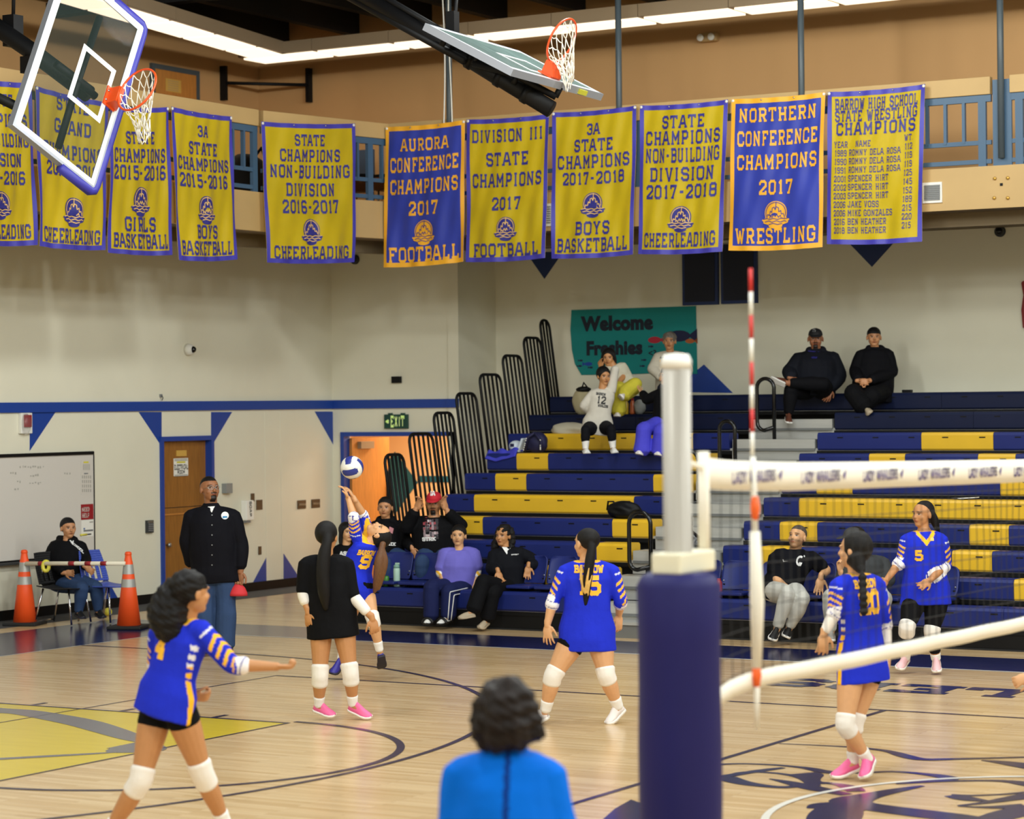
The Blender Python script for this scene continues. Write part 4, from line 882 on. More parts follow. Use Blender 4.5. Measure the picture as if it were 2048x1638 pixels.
# ================================================================ hoisted basketball hoops
mat('glass', (60, 74, 70), .03, spec=.02, alpha=.16); mat('board_frame', (176, 180, 190), .35, metal=.5); mat('board_paint', (214, 216, 216), .45); mat('pad_blue', (50, 48, 150), .5); mat('rim_orange', (226, 80, 28), .4); mat('net_cord', (232, 226, 212), .8); mat('yellow_label', (200, 196, 60), .5)
def ortho(e1, e2):
    e1 = Vector(e1).normalized(); e2 = Vector(e2); e2 = (e2-e1*e2.dot(e1)).normalized(); return e1, e2, e1.cross(e2)
def v3(a, b, c): return RT*a+UP*b+FW*c
def hoop(o, e1, e2, e3, lb, arm, second=False):
    """o: middle of the board's bottom edge; e1 along it, e2 up the board, e3 out of its face"""
    R = Matrix((e1, e2, e3)).transposed(); W_, H_ = 1.83, 1.07
    root = empty('basketball_hoop', tuple(o), lb, 'basketball hoop', 'hoisted basketball hoops')
    F = lambda x, y, z=0: o+e1*x+e2*y+e3*z
    def bar(mb, x0, y0, x1, y1, z0, z1, m): mb.box(F((x0+x1)/2, (y0+y1)/2, (z0+z1)/2), (abs(x1-x0), abs(y1-y0), z1-z0), m, R)
    mb = MB(); bar(mb, -W_/2, 0, W_/2, H_, -.012, 0, M('glass') if not second else mat('glass_glare', (112, 132, 128), .25, alpha=.75, noise=.35, nscale=3, stretch=(1, 9, 1))); mb.build('glass_board', root)  # second board: streaky reflection painted into a paler, more opaque glass
    mb = MB(); t = .05
    for (a, b, c, d) in ((-W_/2, 0, W_/2, t), (-W_/2, H_-t, W_/2, H_), (-W_/2, t, -W_/2+t, H_-t), (W_/2-t, t, W_/2, H_-t)): bar(mb, a, b, c, d, 0.0005, .003, M('board_paint'))
    mb.build('painted_border', root)
    mb = MB(); s0, s1, q = .305, .46, .05
    for (a, b, c, d) in ((-s0, .15, s0, .15+q), (-s0, .15+s1-q, s0, .15+s1), (-s0, .15+q, -s0+q, .15+s1-q), (s0-q, .15+q, s0, .15+s1-q)): bar(mb, a, b, c, d, 0.001, .004, M('board_paint'))
    mb.build('target_square', root)
    mb = MB(); t = .03
    for (a, b, c, d) in ((-W_/2-t, -t, W_/2+t, 0), (-W_/2-t, H_, W_/2+t, H_+t), (-W_/2-t, 0, -W_/2, H_), (W_/2, 0, W_/2+t, H_)): bar(mb, a, b, c, d, -.07, .004, M('board_frame'))
    mb.build('frame', root)
    if not second:
        mb = MB(); P = [F(-W_/2-.05, .42, -.03), F(-W_/2-.05, .0, -.03), F(-W_/2-.02, -.04, -.03), F(-W_/2+.04, -.05, -.03), F(W_/2-.04, -.05, -.03), F(W_/2+.02, -.04, -.03), F(W_/2+.05, 0, -.03), F(W_/2+.05, .42, -.03)]
        mb.tube(P, .048, M('pad_blue'), 10); mb.build('edge_pad', root, label='blue foam edge padding')
    else:
        mb = MB(); bar(mb, .42, -.05, .58, -.028, -.06, -.01, M('yellow_label')); mb.build('label', root, label='small yellow label')
    # ring, plate and net
    RO = M('rim_orange'); rc = F(0, .15, .15+.229)
    mb = MB(); bar(mb, -.1, .04, .1, .2, .004, .02, RO); bar(mb, -.085, .10, .085, .17, .02, .15, RO)
    mb.prism([F(-.085, .1, .02), F(-.085, .1, .15), F(-.085, .02, .02)], e1*.17, RO); mb.build('rim_bracket', root)
    mb = MB(); mb.tube([rc+(e1*math.cos(a)+e3*math.sin(a))*.229 for a in np.linspace(0, 2*math.pi, 41)[:-1]], .011, RO, 8, closed=True)
    mb.build('rim', root)
    for x in (-.05, .05):
        for y in (.135, .15): pass
    mb = MB()
    for x, y in ((-.05, .06), (.05, .06), (-.05, .18), (.05, .18)): mb.lathe(F(x, y, .02), [(.012, 0), (.012, .008), (.004, .01)], M('steel'), 8, tuple(e3))
    mb.build('bolt', root)
    g = Vector((0, 0, -1)); ax = (-e2*.35+g*.9).normalized(); mb = MB(); n = 12; L_ = 5; rs = random.Random(5)
    pt = {}
    for j in range(L_+1):
        k = j/L_; rad = .225*(1-k)+.105*k; cen = rc-e2*.22*k*.42+g*.36*k*(.5+.5*k)+e3*0
        for i in range(n):
            a = 2*math.pi*(i+.5*(j % 2))/n; flat = 1-.35*k
            pt[j, i] = cen+(e1*math.cos(a)+e3*math.sin(a))*rad*flat+v3(rs.uniform(-1, 1), rs.uniform(-1, 1), rs.uniform(-1, 1))*.02*k
    for j in range(L_):
        for i in range(n):
            i2 = i if j % 2 == 0 else (i+1) % n
            for q in ((i, i), (i, (i-1) % n) if j % 2 == 0 else (i, (i+1) % n)):
                a, b = pt[j, q[0]], pt[j+1, q[1]]; mid = (a+b)/2+g*.012
                mb.tube([a, mid, b], .0052, M('net_cord'), 5)
    for i in range(n): # bottom loops
        a, b = pt[L_, i], pt[L_, (i+1) % n]; mb.tube([a, (a+b)/2+g*.05, b], .0052, M('net_cord'), 5)
    mb.build('net', root)
    arm(root, F)
# left hoop, folded sideways
A_, B_, D__ = at(187, 372, d=23.23), at(284, 56, d=24.036), at(31, 248, d=22.482); e1, e2, e3 = ortho(B_-A_, D__-A_)
if e3.dot(FW) > 0: e3 = -e3; 
o = (A_+B_)/2
def arm1(root, F):
    BK = M('black'); c = F(0, .55, -.1)
    # mast carrying the board, running up to the ceiling on the left, plus the hanger and struts
    top = at(-260, -120, d=24.2)
    mb = MB(); mb.tube([F(0, .25, -.16), at(60, 100, d=23.75), top], .085, BK, 14); mb.build('mast', root)
    mb = MB(); mb.tube([F(.75, .45, -.1), F(0, .45, -.12), F(-.75, .45, -.1)], .035, BK, 10); mb.build('board_strut', root)
    mb = MB(); mb.tube([F(0, .2, -.12), F(0, .75, -.12)], .04, BK, 10); mb.build('board_strut', root)
    mb = MB(); mb.tube([F(-.7, 1.02, -.06), at(-200, 100, d=23.6)], .045, BK, 10); mb.build('side_brace', root)
    mb = MB(); p = at(26, 62, d=23.9); mb.tube([p, p+Vector((.02, 0, .5)), p+Vector((.05, .02, 2.8))], .018, BK, 8); mb.box(p, (.14, .14, .3), BK); mb.build('hanger', root)
    mb = MB(); p = at(58, 130, d=23.7); mb.box(p, (.12, .12, .16), BK); mb.build('clamp', root)
hoop(o, e1, e2, e3, 'hoisted glass basketball hoop with blue edge pads, upper left', arm1)
A_, B_, D__ = at(1025, 137, d=23.866), at(1200, 186, d=25.459), at(858, 50, d=24.341); e1, e2, e3 = ortho(B_-A_, D__-A_)
if e3.dot(UP) < 0: e3 = -e3
o = (A_+B_)/2
def arm2(root, F):
    BK = M('black'); d_ = 24.75
    a, b, top = at(1103, 219, d=d_), at(880, 82, d=d_+.3), at(560, -110, d=d_+1.6)
    mb = MB(); mb.tube([a, a.lerp(b, .5), b, top], [.088, .088, .084, .084], BK, 16)
    for t in (.22, .46, .72): q = a.lerp(b, t); dd_ = (b-a).normalized(); mb.tube([q-dd_*.03, q+dd_*.03], .1, BK, 16)
    mb.build('mast', root)
    for off_, rr_ in ((-20, .03), (14, .04)):
        mb = MB(); mb.tube([at(930, 108+off_, d=d_), at(600, -78+off_*1.3, d=d_+1.5)], rr_, BK, 10); mb.build('brace', root)
    for x, y0, y1 in ((887, 72, 92), (950, 108, 128), (1030, 148, 168), (1115, 175, 194)):
        mb = MB(); mb.tube([at(x+6, y0, d=d_), at(x-4, y1, d=d_)], .03, BK, 8); mb.build('board_bracket', root)
    mb = MB(); mb.tube([at(945, 126, d=d_), at(1030, 150, d=d_), at(1112, 194, d=d_)], .035, BK, 10); mb.build('board_strut', root)
    mb = MB(); p = at(905, 48, d=25.0); mb.tube([p, at(911, 25, d=25.0), at(916, -60, d=25.0)], .02, BK, 8); mb.box(p, (.1, .1, .25), BK); mb.build('hanger', root)
hoop(o, e1, e2, e3, 'hoisted basketball hoop seen edge-on, folded up in the middle', arm2, True)
# ================================================================ volleyball net
mat('alu_post', (166, 160, 150), .45, metal=.2); mat('post_cap', (240, 238, 232), .4); mat('post_pad', (24, 22, 88), .55, spec=.3, noise=.05, nscale=4, bump=.1, bscale=6); mat('tape_white', (240, 234, 220), .7, bump=.15, bscale=30); mat('tape_purple', (88, 70, 140), .6); mat('net_black', (30, 30, 32), .8)
mat('ant_red', (205, 40, 38), .5); mat('ant_white', (238, 236, 228), .5); mat('ant_orange', (250, 106, 40), .5)
yN = lambda px, py: at(px, py, X=0)
pt = at(1361, 712, X=0); pbm = at(1357, 1147, X=0)
py_, pz_ = (pt.y+pbm.y)/2-.02, pt.z
root = empty('volleyball_post', (0, py_, 0), 'volleyball net post with aluminium mast and thick purple pad', 'volleyball post')
mb = MB(); R_ = []
for z in (0.0, pz_-.03): R_.append([(.058*math.cos(t)*(1 if abs(math.cos(3*t)) < .9 else .93), py_+.058*math.sin(t)*(1 if abs(math.cos(3*t)) < .9 else .93), z) for t in np.linspace(0, 2*math.pi, 37)[:-1]])
mb.loft(R_, M('alu_post')); mb.build('mast', root)
mb = MB(); mb.lathe((0, py_, pz_-.05), [(.06, 0), (.062, .03), (.05, .055), (.001, .06)], M('post_cap'), 24); mb.build('cap', root)
zp = pbm.z; mb = MB(); pr = [(.14, .02), (.165, .05)]+[(.168+.003*math.sin(i*1.7), .05+i*(zp-.1)/8) for i in range(1, 9)]+[(.15, zp-.01), (.12, zp+.005), (.001, zp+.006)]
mb.lathe((0, py_, 0), pr, M('post_pad'), 32); mb.build('pad', root, label='thick dark purple post pad')
mb = MB(); mb.box((0, py_+.05, zp+.045), (.13, .33, .085), mat('collar_cream', (232, 226, 200), .5)); mb.build('collar', root, bevel=.01)
mb = MB(); mb.lathe((0, py_, 0), [(.2, 0), (.2, .02), (.1, .03)], M('dark_grey'), 24); mb.build('floor_plate', root)
yA = yN(1407, 930).y
mb = MB(); mb.tube([(0, yA, zp+.05), (0, yA, yN(1407, 903).z)], .024, M('tape_white'), 12); mb.tube([(0, yA, 2.22), (0, py_+.05, 2.26)], .012, M('tape_white'), 8); mb.build('net_rod', root, label='white side rod of the net')
root = empty('volleyball_net', (0, 0, 0), 'black volleyball net with white lettered top tape and white bottom tape', 'volleyball net')
top = [(yN(x, y).y, yN(x, y).z) for x, y in ((1412, 916), (1450, 921), (1560, 925), (1700, 924), (1850, 922), (2048, 919))]
bot = [(yN(x, y).y, yN(x, y).z) for x, y in ((1428, 1402), (1448, 1384), (1480, 1368), (1540, 1352), (1700, 1321), (1850, 1289), (2048, 1247))]
zt0, zb0_ = top[-1][1], bot[-1][1]
top += [(4.6, zt0)]; bot += [(4.6, zb0_)]
def zin(L_, y):
    for (a, b) in zip(L_[:-1], L_[1:]):
        if a[0] <= y <= b[0]: return a[1]+(b[1]-a[1])*(y-a[0])/(b[0]-a[0])
    return L_[0][1] if y < L_[0][0] else L_[-1][1]
def ribbon(L_, h, name, m, up):
    b = MB(); ys = np.linspace(L_[0][0], L_[-1][0], 60); vs = []
    for y in ys:
        z = zin(L_, y); z0, z1 = (z-h, z) if up else (z-h/2, z+h/2); w = .006*math.sin(y*9)
        vs += [(-.008+w, y, z0), (.008+w, y, z0), (.008+w, y, z1), (-.008+w, y, z1)]
    fs = []
    for i in range(len(ys)-1):
        for j in range(4): fs.append((4*i+j, 4*i+(j+1) % 4, 4*i+4+(j+1) % 4, 4*i+4+j))
    b.add(vs, fs, m, True); return b.build(name, root)
ribbon(top, .125, 'top_tape', M('tape_white'), True); ribbon(bot, .07, 'bottom_tape', M('tape_white'), False)
mb = MB(); y = top[0][0]+.04; ys = []
while y < 4.55: ys.append(y); y += .1
for y in ys:
    z1, z0 = zin(top, y)-.12, zin(bot, y); mb.tube([(0, y, z1), (.01*math.sin(y*7), y, (z0+z1)/2), (0, y, z0)], .0019, M('net_black'), 4, False)
nr = 9
for i in range(nr):
    t = (i+.5)/nr; mb.tube([(.01*math.sin(y*5+i), y, (zin(top, y)-.12)*(1-t)+zin(bot, y)*t) for y in ys], .0019, M('net_black'), 4, False)
mb.build('mesh', root)
mb = MB(); starts = [1455, 1597, 1720, 1831, 1930, 2017]
y0 = yN(1455, 950).y; dy = (yN(1930, 945).y-y0)/4
i = 0
while y0+dy*i < 4.3:
    c = y0+dy*i; zc = zin(top, c+.25)-.064
    put_quads(mb, text_quads('LADY WHALERS', .24, 0, .052, wmax=.44, t=.2, gap=.3), lambda u, v: (.0135, c+u, zc+v), M('tape_purple'), 1)
    put_quads(mb, [[(.50, .0), (.54, .026), (.53, -.0), (.515, -.026)], [(.50, .0), (.515, -.026), (.50, .0), (.48, .026)]], lambda u, v: (.0135, c+u, zc+v), M('tape_purple'), 1); i += 1
mb.build('tape_lettering', root, label='purple LADY WHALERS lettering')
yAn = yN(1500, 925).y; zA = yN(1496, 537).z; zB = yN(1503, 1392).z
root = empty('net_antenna', (0, yAn, zB), 'red and white striped antenna standing at the net\'s near side line', 'antenna')
zt_ = zin(top, yAn)
for i in range(8):
    mb = MB(); z = zA-.1*i; mb.tube([(.012, yAn, z-.1), (.012, yAn, z)], .0085, M('ant_red' if i % 2 == 0 else 'ant_white'), 10); mb.build('stripe', root)
mb = MB(); mb.tube([(.014, yAn, zt_+.02), (.016, yAn, zt_-.14), (.02, yAn, zt_-.3)], [.012, .014, .014], M('ant_white'), 10)
mb.tube([(.02, yAn, zt_-.3), (.022, yAn+.01, zt_-.6), (.022, yAn, zB+.12)], [.022, .03, .02], M('tape_white'), 10); mb.build('sleeve', root)
for z in (zt_-.2, zB+.09): mb = MB(); mb.tube([(.02, yAn, z+.05), (.022, yAn, z), (.02, yAn, z-.05)], [.016, .021, .014], M('ant_orange'), 10); mb.build('clip', root, label='orange antenna clip')
mb = MB(); mb.tube([(.02, yAn, zB+.05), (.02, yAn, zB-.14)], [.014, .008], M('tape_white'), 8); mb.build('tail', root)
# ================================================================ ball, cones, chairs and small things
c = at(704, 935, d=22.4); root = empty('volleyball', tuple(c), 'white, blue and grey volleyball in the air above the bumping player', 'ball')
mw, mbn, mg = mat('ball_white', (240, 238, 230), .45), mat('ball_blue', (44, 56, 140), .45), mat('ball_grey', (150, 154, 156), .45)
mb = MB(); R0 = Matrix.Rotation(.5, 3, 'X') @ Matrix.Rotation(.3, 3, 'Z'); nu, nv = 48, 32; vs = []; 
for i in range(nv+1):
    for j in range(nu):
        a, b = math.pi*i/nv, 2*math.pi*j/nu; vs.append(Vector((math.sin(a)*math.cos(b), math.sin(a)*math.sin(b), -math.cos(a))))
for i in range(nv):
    for j in range(nu):
        q = [i*nu+j, i*nu+(j+1) % nu, (i+1)*nu+(j+1) % nu, (i+1)*nu+j]; m_ = (vs[q[0]]+vs[q[2]]).normalized(); k = max(range(3), key=lambda t: abs(m_[t])); s_ = m_[(k+1) % 3]/abs(m_[k])
        if abs(s_) < .33: mm = mbn if (m_[k] > 0) == (k != 1) else mg
        else: mm = mw
        mb.add([c+(R0 @ vs[t])*.105*(1-.012*(abs(abs(s_)-.33) < .06)) for t in q], [(0, 1, 2, 3)], mm, True)
mb.build('panels', root)
mat('cone_orange', (244, 84, 26), .5); mat('band_silver', (172, 172, 168), .35, metal=.3); mat('pvc', (232, 222, 200), .45)
def cone(px, py, lb):
    p = at(px, py, Z=0); H_ = .87; root = empty('traffic_cone', tuple(p), lb, 'traffic cone', 'traffic cones by the left wall')
    rad = lambda z: .140-(.140-.036)*z/H_
    mb = MB(); mb.box(p+Vector((0, 0, .02)), (.40, .40, .04), M('black_rubber'), Matrix.Rotation(.35, 3, 'Z')); mb.build('base', root, bevel=.012)
    mb = MB(); mb.lathe(p, [(rad(.04), .04), (rad(.5*H_), .5*H_), (rad(H_*.87), H_*.87), (.045, H_*.88), (.036, H_*.95), (.036, H_*.955), (.04, H_*.96), (.036, H_*.99), (.02, H_), (.001, H_)], M('cone_orange'), 28); mb.build('cone', root)
    for z0, z1 in ((.54, .645), (.71, .835)):
        mb = MB(); mb.lathe(p, [(rad(z0*H_)+.002, z0*H_), (rad(z1*H_)+.002, z1*H_)], M('band_silver'), 28, caps=False); mb.build('reflective_band', root)
    return p
q0 = cone(50, 1250, 'orange traffic cone at the left edge of the photo'); q1 = cone(258, 1257, 'orange traffic cone in front of the empty blue chair')
a = at(52, 1127, d=dep(q0)-.08); b = at(250, 1127, d=dep(q1)-.06); root = empty('barrier_bar', tuple((a+b)/2), 'white plastic bar with red stripes laid between the two cones', 'bar')
mb = MB(); mb.tube([a, b], .024, M('pvc'), 12); mb.build('tube', root)
for x in (84, 145, 178, 209):
    t = (x-52)/198; mb = MB(); mb.tube([a.lerp(b, t-.03), a.lerp(b, t+.03)], .0255, M('red_sign'), 12); mb.build('red_stripe', root)
p = a.lerp(b, .205); mb = MB(); mb.tube([p+v3(.0+.035*math.cos(t), -.03+.055*math.sin(t), .035*math.sin(t)*.2) for t in np.linspace(0, 2*math.pi, 21)[:-1]], .022, M('marker_yellow'), 8, closed=True); mb.build('yellow_ring', root, label='yellow ring')
mat('chair_blue', (70, 92, 190), .4); mat('chrome', (200, 200, 204), .15, metal=1.0)
def school_chair(loc, rz, lb, m):
    root = empty('school_chair', loc, lb, 'chair', None, rz)   # faces +x
    def sh(fn, nu_, nv_): 
        b = MB(); b.add([fn(i/nu_, j/nv_) for j in range(nv_+1) for i in range(nu_+1)], [(j*(nu_+1)+i, j*(nu_+1)+i+1, (j+1)*(nu_+1)+i+1, (j+1)*(nu_+1)+i) for j in range(nv_) for i in range(nu_)], m, True); return b
    b = sh(lambda u, v: (.24-.46*v+.0, (u-.5)*(.46-.03*v), .44+.02*(2*u-1)**2-.03*math.sin(math.pi*v)-.02*(1-v)**4), 12, 12); o_ = b.build('seat', root, world=False); s_ = o_.modifiers.new('t', 'SOLIDIFY'); s_.thickness = .012
    back = lambda u, v: (-.2-.10*v+.03*(2*u-1)**2, (u-.5)*(.44-.10*v*v), .47+.36*v)
    b = MB(); nu_, nv_ = 18, 14
    for j in range(nv_):
        for i in range(nu_):
            u, v = (i+.5)/nu_, (j+.5)/nv_; cut = .1 < v < .55 and any(abs(u-x) < .04 for x in (.2, .4, .6, .8))
            if not cut: b.add([back(i/nu_, j/nv_), back((i+1)/nu_, j/nv_), back((i+1)/nu_, (j+1)/nv_), back(i/nu_, (j+1)/nv_)], [(0, 1, 2, 3)], m, True)
    o_ = b.build('backrest', root, world=False); s_ = o_.modifiers.new('t', 'SOLIDIFY'); s_.thickness = .012
    for sy in (-1, 1):
        for pts in ([(.18, sy*.17, .42), (.24, sy*.21, .012)], [(-.16, sy*.17, .42), (-.26, sy*.21, .012)]):
            b = MB(); b.tube(pts, .012, M('chrome'), 8); b.build('leg', root, world=False)
    b = MB(); b.tube([(-.26, -.21, .03), (-.2, 0, .05), (-.26, .21, .03)], .008, M('chrome'), 6); b.build('stretcher', root, world=False)
    return root
p = at(214, 1168, Z=.44); school_chair((max(p.x, XL+.42), p.y, 0), -.05, 'empty blue plastic school chair against the wall right of the seated woman', M('chair_blue'))
p = at(126, 1172, Z=.44); school_chair((max(p.x, XL+.42), p.y, 0), .15, 'dark school chair under the woman in the black hoodie', M('black_rubber'))
p = at(216, 1232, Z=0); mb = MB(); mb.ell((p.x, p.y, .05), (.05, .05, .05), M('marker_yellow')); mb.build('yellow_ball', label='small yellow ball on the floor under the blue chair', cat='ball')
def on_seat(k, px, dy=.13): y = YR(k)+dy; q = at(px, 819, Y=y); return Vector((q.x, y, ZR(k)))
def blob(b, c, rad, m, seed=0, amp=.12, R=None, n=18):
    r_ = random.Random(seed); ph = [r_.random()*6 for _ in range(6)]; rings = []
    for i in range(1, n):
        a = math.pi*i/n; ring = []
        for j in range(n*2):
            t = math.pi*j/n; k = 1+amp*(math.sin(3*t+ph[0])*math.sin(2*a+ph[1])+.6*math.sin(5*t+ph[2]+3*a)+.4*math.sin(7*a+ph[3]+2*t))*math.sin(a)
            q = Vector((math.sin(a)*math.cos(t)*rad[0]*k, math.sin(a)*math.sin(t)*rad[1]*k, -math.cos(a)*rad[2])); ring.append(Vector(c)+(R @ q if R else q))
        rings.append(ring)
    b.loft(rings, m)
c = on_seat(4, 1242); root = empty('duffel_bag', tuple(c), 'small black bag lying on the gold bench left of the lowest loop rail', 'bag')
mb = MB(); blob(mb, c+Vector((.02, 0, .10)), (.2, .14, .11), M('black'), 3, .16); mb.build('body', root)
mb = MB(); mb.tube([c+Vector((-.17, -.05, .1)), c+Vector((-.15, -.06, .2)), c+Vector((-.08, -.06, .2)), c+Vector((-.05, -.05, .13))], .012, M('black'), 8); mb.build('handle', root)
mat('towel_blue', (62, 66, 196), .85); mat('cloth_cream', (198, 190, 168), .85); mat('bag_beige', (178, 166, 130), .8); mat('bag_navy', (26, 26, 66), .7); mat('cap_white', (206, 216, 226), .7); mat('grey_bag', (150, 152, 150), .7)
c = on_seat(7, 1004, .04); mb = MB(); nu, nv = 26, 14; vs = []
for j in range(nv+1):
    for i in range(nu+1):
        u, v = i/nu, j/nv; ed = max(0, (.35-v)/.35); z = .03+.02*math.sin(u*14+v*5)*(1-ed)+.03*u*(1-ed)-ed*.13*(1-.8*abs(u-.35)); vs.append(c+Vector(((u-.5)*.44, -.06+v*.26-.01*(ed > 0), z)))
mb.add(vs, [(j*(nu+1)+i, j*(nu+1)+i+1, (j+1)*(nu+1)+i+1, (j+1)*(nu+1)+i) for j in range(nv) for i in range(nu)], M('towel_blue'), True); o = mb.build('towel', label='rumpled bright blue cloth hanging over the left end of a bench', cat='cloth'); s_ = o.modifiers.new('t', 'SOLIDIFY'); s_.thickness = .02
c = on_seat(7, 1034, .2); root = empty('baseball_cap', tuple(c), 'pale blue and white cap leaning on the dotted backpack', 'cap')
mb = MB(); blob(mb, c+Vector((-.02, 0, .08)), (.09, .1, .08), M('cap_white'), 2, .03); mb.build('crown', root); mb = MB(); mb.box(c+Vector((.1, -.05, .1)), (.03, .14, .19), M('cap_white'), Matrix.Rotation(.4, 3, 'Y')); mb.build('brim', root, bevel=.01)
mb = MB(); mb.box(c+Vector((-.02, -.1, .1)), (.05, .01, .04), M('bag_navy')); mb.build('badge', root)
c = on_seat(7, 1074, .22); root = empty('backpack', tuple(c), 'navy backpack with white dots on the bench beside the pale cap', 'backpack')
mb = MB(); blob(mb, c+Vector((0, 0, .13)), (.15, .11, .14), M('bag_navy'), 5, .06); mb.build('body', root)
mb = MB(); mb.tube([c+Vector((-.13, -.1, .02)), c+Vector((-.06, -.14, .2)), c+Vector((.03, -.12, .26))], .018, M('bag_navy'), 8); mb.tube([c+Vector((.12, -.1, .03)), c+Vector((.12, -.12, .16)), c+Vector((.03, -.12, .26))], .018, M('bag_navy'), 8); mb.build('strap', root)
mb = MB(); r_ = random.Random(4)
for k in range(12): s_ = 1 if k % 2 else -1; t = r_.random(); mb.ell(c+Vector((s_*.12+(t*.05 if s_ < 0 else 0), -.145+.01*s_, .03+.17*t)), (.009, .006, .009), M('white'), None, 8, 6)
mb.build('dots', root)
c = on_seat(8, 1140, .17); mb = MB(); blob(mb, c+Vector((0, 0, .045)), (.28, .14, .10), M('cloth_cream'), 8, .10); mb.build('jacket', label='cream jacket lying on the bench left of the player in white number 12', cat='jacket')
c = on_seat(9, 1164, .16); root = empty('backpack', tuple(c), 'beige backpack with dark top behind the player in white number 12', 'backpack')
mb = MB(); blob(mb, c+Vector((0, 0, .17)), (.13, .11, .18), M('bag_beige'), 6, .05); mb.build('body', root); mb = MB(); blob(mb, c+Vector((.03, -.01, .33)), (.1, .1, .04), M('black'), 1, .04); mb.tube([c+Vector((0, 0, .34)), c+Vector((.03, 0, .42)), c+Vector((.08, 0, .36))], .012, M('black'), 8); mb.build('flap', root)
for px, cc, lb in ((1252, (206, 172, 40), 'yellow drink bottle on the top benches beside the yellow trousers'), (1265, (190, 96, 50), 'orange drink bottle right of the yellow one')):
    c = on_seat(9, px, .1); root = empty('drink_bottle', tuple(c), lb, 'bottle', 'drink bottles on the upper bench'); m_ = mat('drink_%d' % px, cc, .3)
    mb = MB(); mb.lathe(c, [(.034, 0), (.036, .02), (.036, .13), (.02, .17), (.018, .18)], m_, 16); mb.build('body', root); mb = MB(); mb.lathe(c, [(.02, .18), (.02, .205), (.001, .205)], M('red_sign'), 14); mb.build('lid', root)
c = on_seat(9, 1279, .12); mb = MB(); blob(mb, c+Vector((0, 0, .09)), (.075, .08, .1), M('grey_bag'), 9, .08); mb.build('plastic_bag', label='crumpled pale grey bag right of the drink bottles', cat='bag')
c = on_seat(5, 1928, .1); root = empty('booklet', tuple(c), 'open white booklet lying on the gold bench at right', 'booklet'); mb = MB(); mb.box(c+Vector((-.06, 0, .012)), (.15, .14, .006), M('dark_grey'), Matrix.Rotation(.1, 3, 'Y')); mb.build('cover', root); mb = MB(); mb.box(c+Vector((.04, 0, .02)), (.2, .14, .008), M('paper'), Matrix.Rotation(-.06, 3, 'Y')); mb.build('page', root)
c = on_seat(10, 1815, .12); mb = MB(); mb.box(c+Vector((0, 0, .018)), (.12, .08, .035), M('black')); mb.build('small_case', bevel=.008, label='small flat black case on the top bench right of the seated woman', cat='case')
c = Vector((at(1372, 1100, Y=YR(2)).x, YR(2)+.05, ZR(1)-.05)); mat('bin_bag', (12, 12, 20), .18, bump=.9, bscale=14)
mb = MB(); rg = []
for i in range(12):
    t = i/11; z = c.z+.02+t*.86; w_ = (.22*(1-t)**.6+.05) if t < .8 else .05
    rg.append([Vector((c.x+math.cos(q)*w_*(1+.14*math.sin(5*q+i*1.3)), c.y+math.sin(q)*w_*.8*(1+.14*math.cos(4*q+i)), z)) for q in np.linspace(0, 2*math.pi, 25)[:-1]])
mb.loft(rg, M('bin_bag')); mb.build('rubbish_bag', label='shiny black plastic bag in the aisle behind the volleyball post', cat='bag')
c = on_seat(1, 790, .17); root = empty('water_bottle', tuple(c), 'mint green insulated water bottle on the lowest bench', 'bottle'); mat('mint', (168, 200, 184), .45)
mb = MB(); mb.lathe(c, [(.034, 0), (.038, .01), (.038, .2), (.034, .212)], M('mint'), 20); mb.build('body', root)
mb = MB(); mb.lathe(c, [(.035, .212), (.035, .24), (.02, .252), (.001, .254)], mat('mint_dark', (120, 160, 146), .5), 18); mb.box(c+Vector((.01, 0, .262)), (.05, .02, .02), M('mint')); mb.build('lid', root)
c = on_seat(1, 769, .15); root = empty('drink_can', tuple(c), 'green drink can on the lowest bench left of the mint bottle', 'can')
mb = MB(); mb.lathe(c, [(.028, 0), (.033, .01), (.033, .105), (.027, .12), (.001, .118)], mat('can_green', (60, 120, 40), .3), 18); mb.build('body', root); mb = MB(); mb.lathe(c, [(.0335, .03), (.0335, .06)], M('marker_yellow'), 18, caps=False); mb.build('label_band', root)
c = on_seat(1, 1434, .17); mb = MB(); mb.lathe(c, [(.034, 0), (.036, .02), (.036, .15), (.03, .17), (.02, .18), (.02, .2), (.001, .2)], mat('bottle_red', (170, 40, 44), .3), 16); mb.build('red_bottle', label='red bottle on the lowest bench peeking out right of the post pad', cat='bottle')
# ================================================================ people
mat('skin', (200, 150, 110), .5, vcol=True, noise=.03, nscale=30); mat('cloth_col', (120, 120, 120), .8, spec=.12, vcol=True, noise=.05, nscale=9, bump=.5, bscale=16)
mat('hair_black', (15, 12, 12), .5, spec=.25, noise=.3, nscale=40, bump=.5, bscale=60, stretch=(6, 6, .6)); mat('hair_brown', (104, 66, 34), .4, noise=.35, nscale=40, bump=.5, bscale=60, stretch=(6, 6, .6)); mat('hair_grey', (112, 104, 96), .5, noise=.3, nscale=40, bump=.5, bscale=60)
mat('hair_dark_brown', (30, 22, 19), .55, spec=.2, noise=.4, nscale=26, bump=.6, bscale=40); mat('hair_gold', (206, 162, 84), .45, noise=.2, nscale=40)
mat('pad_white', (236, 230, 222), .7, bump=.2, bscale=40); mat('sock_white', (238, 236, 232), .8, bump=.25, bscale=60); mat('shoe_pink', (240, 104, 160), .45); mat('shoe_lightpink', (246, 196, 200), .5); mat('shoe_white', (236, 228, 226), .5); mat('shoe_purple', (48, 42, 140), .45); mat('sole_white', (240, 236, 230), .5); mat('sole_dark', (36, 34, 50), .6)
mat('shoe_black', (20, 20, 22), .5); mat('clog_taupe', (176, 160, 136), .7); mat('shoe_brown', (92, 48, 30), .6); mat('shoe_grey', (150, 146, 138), .7)
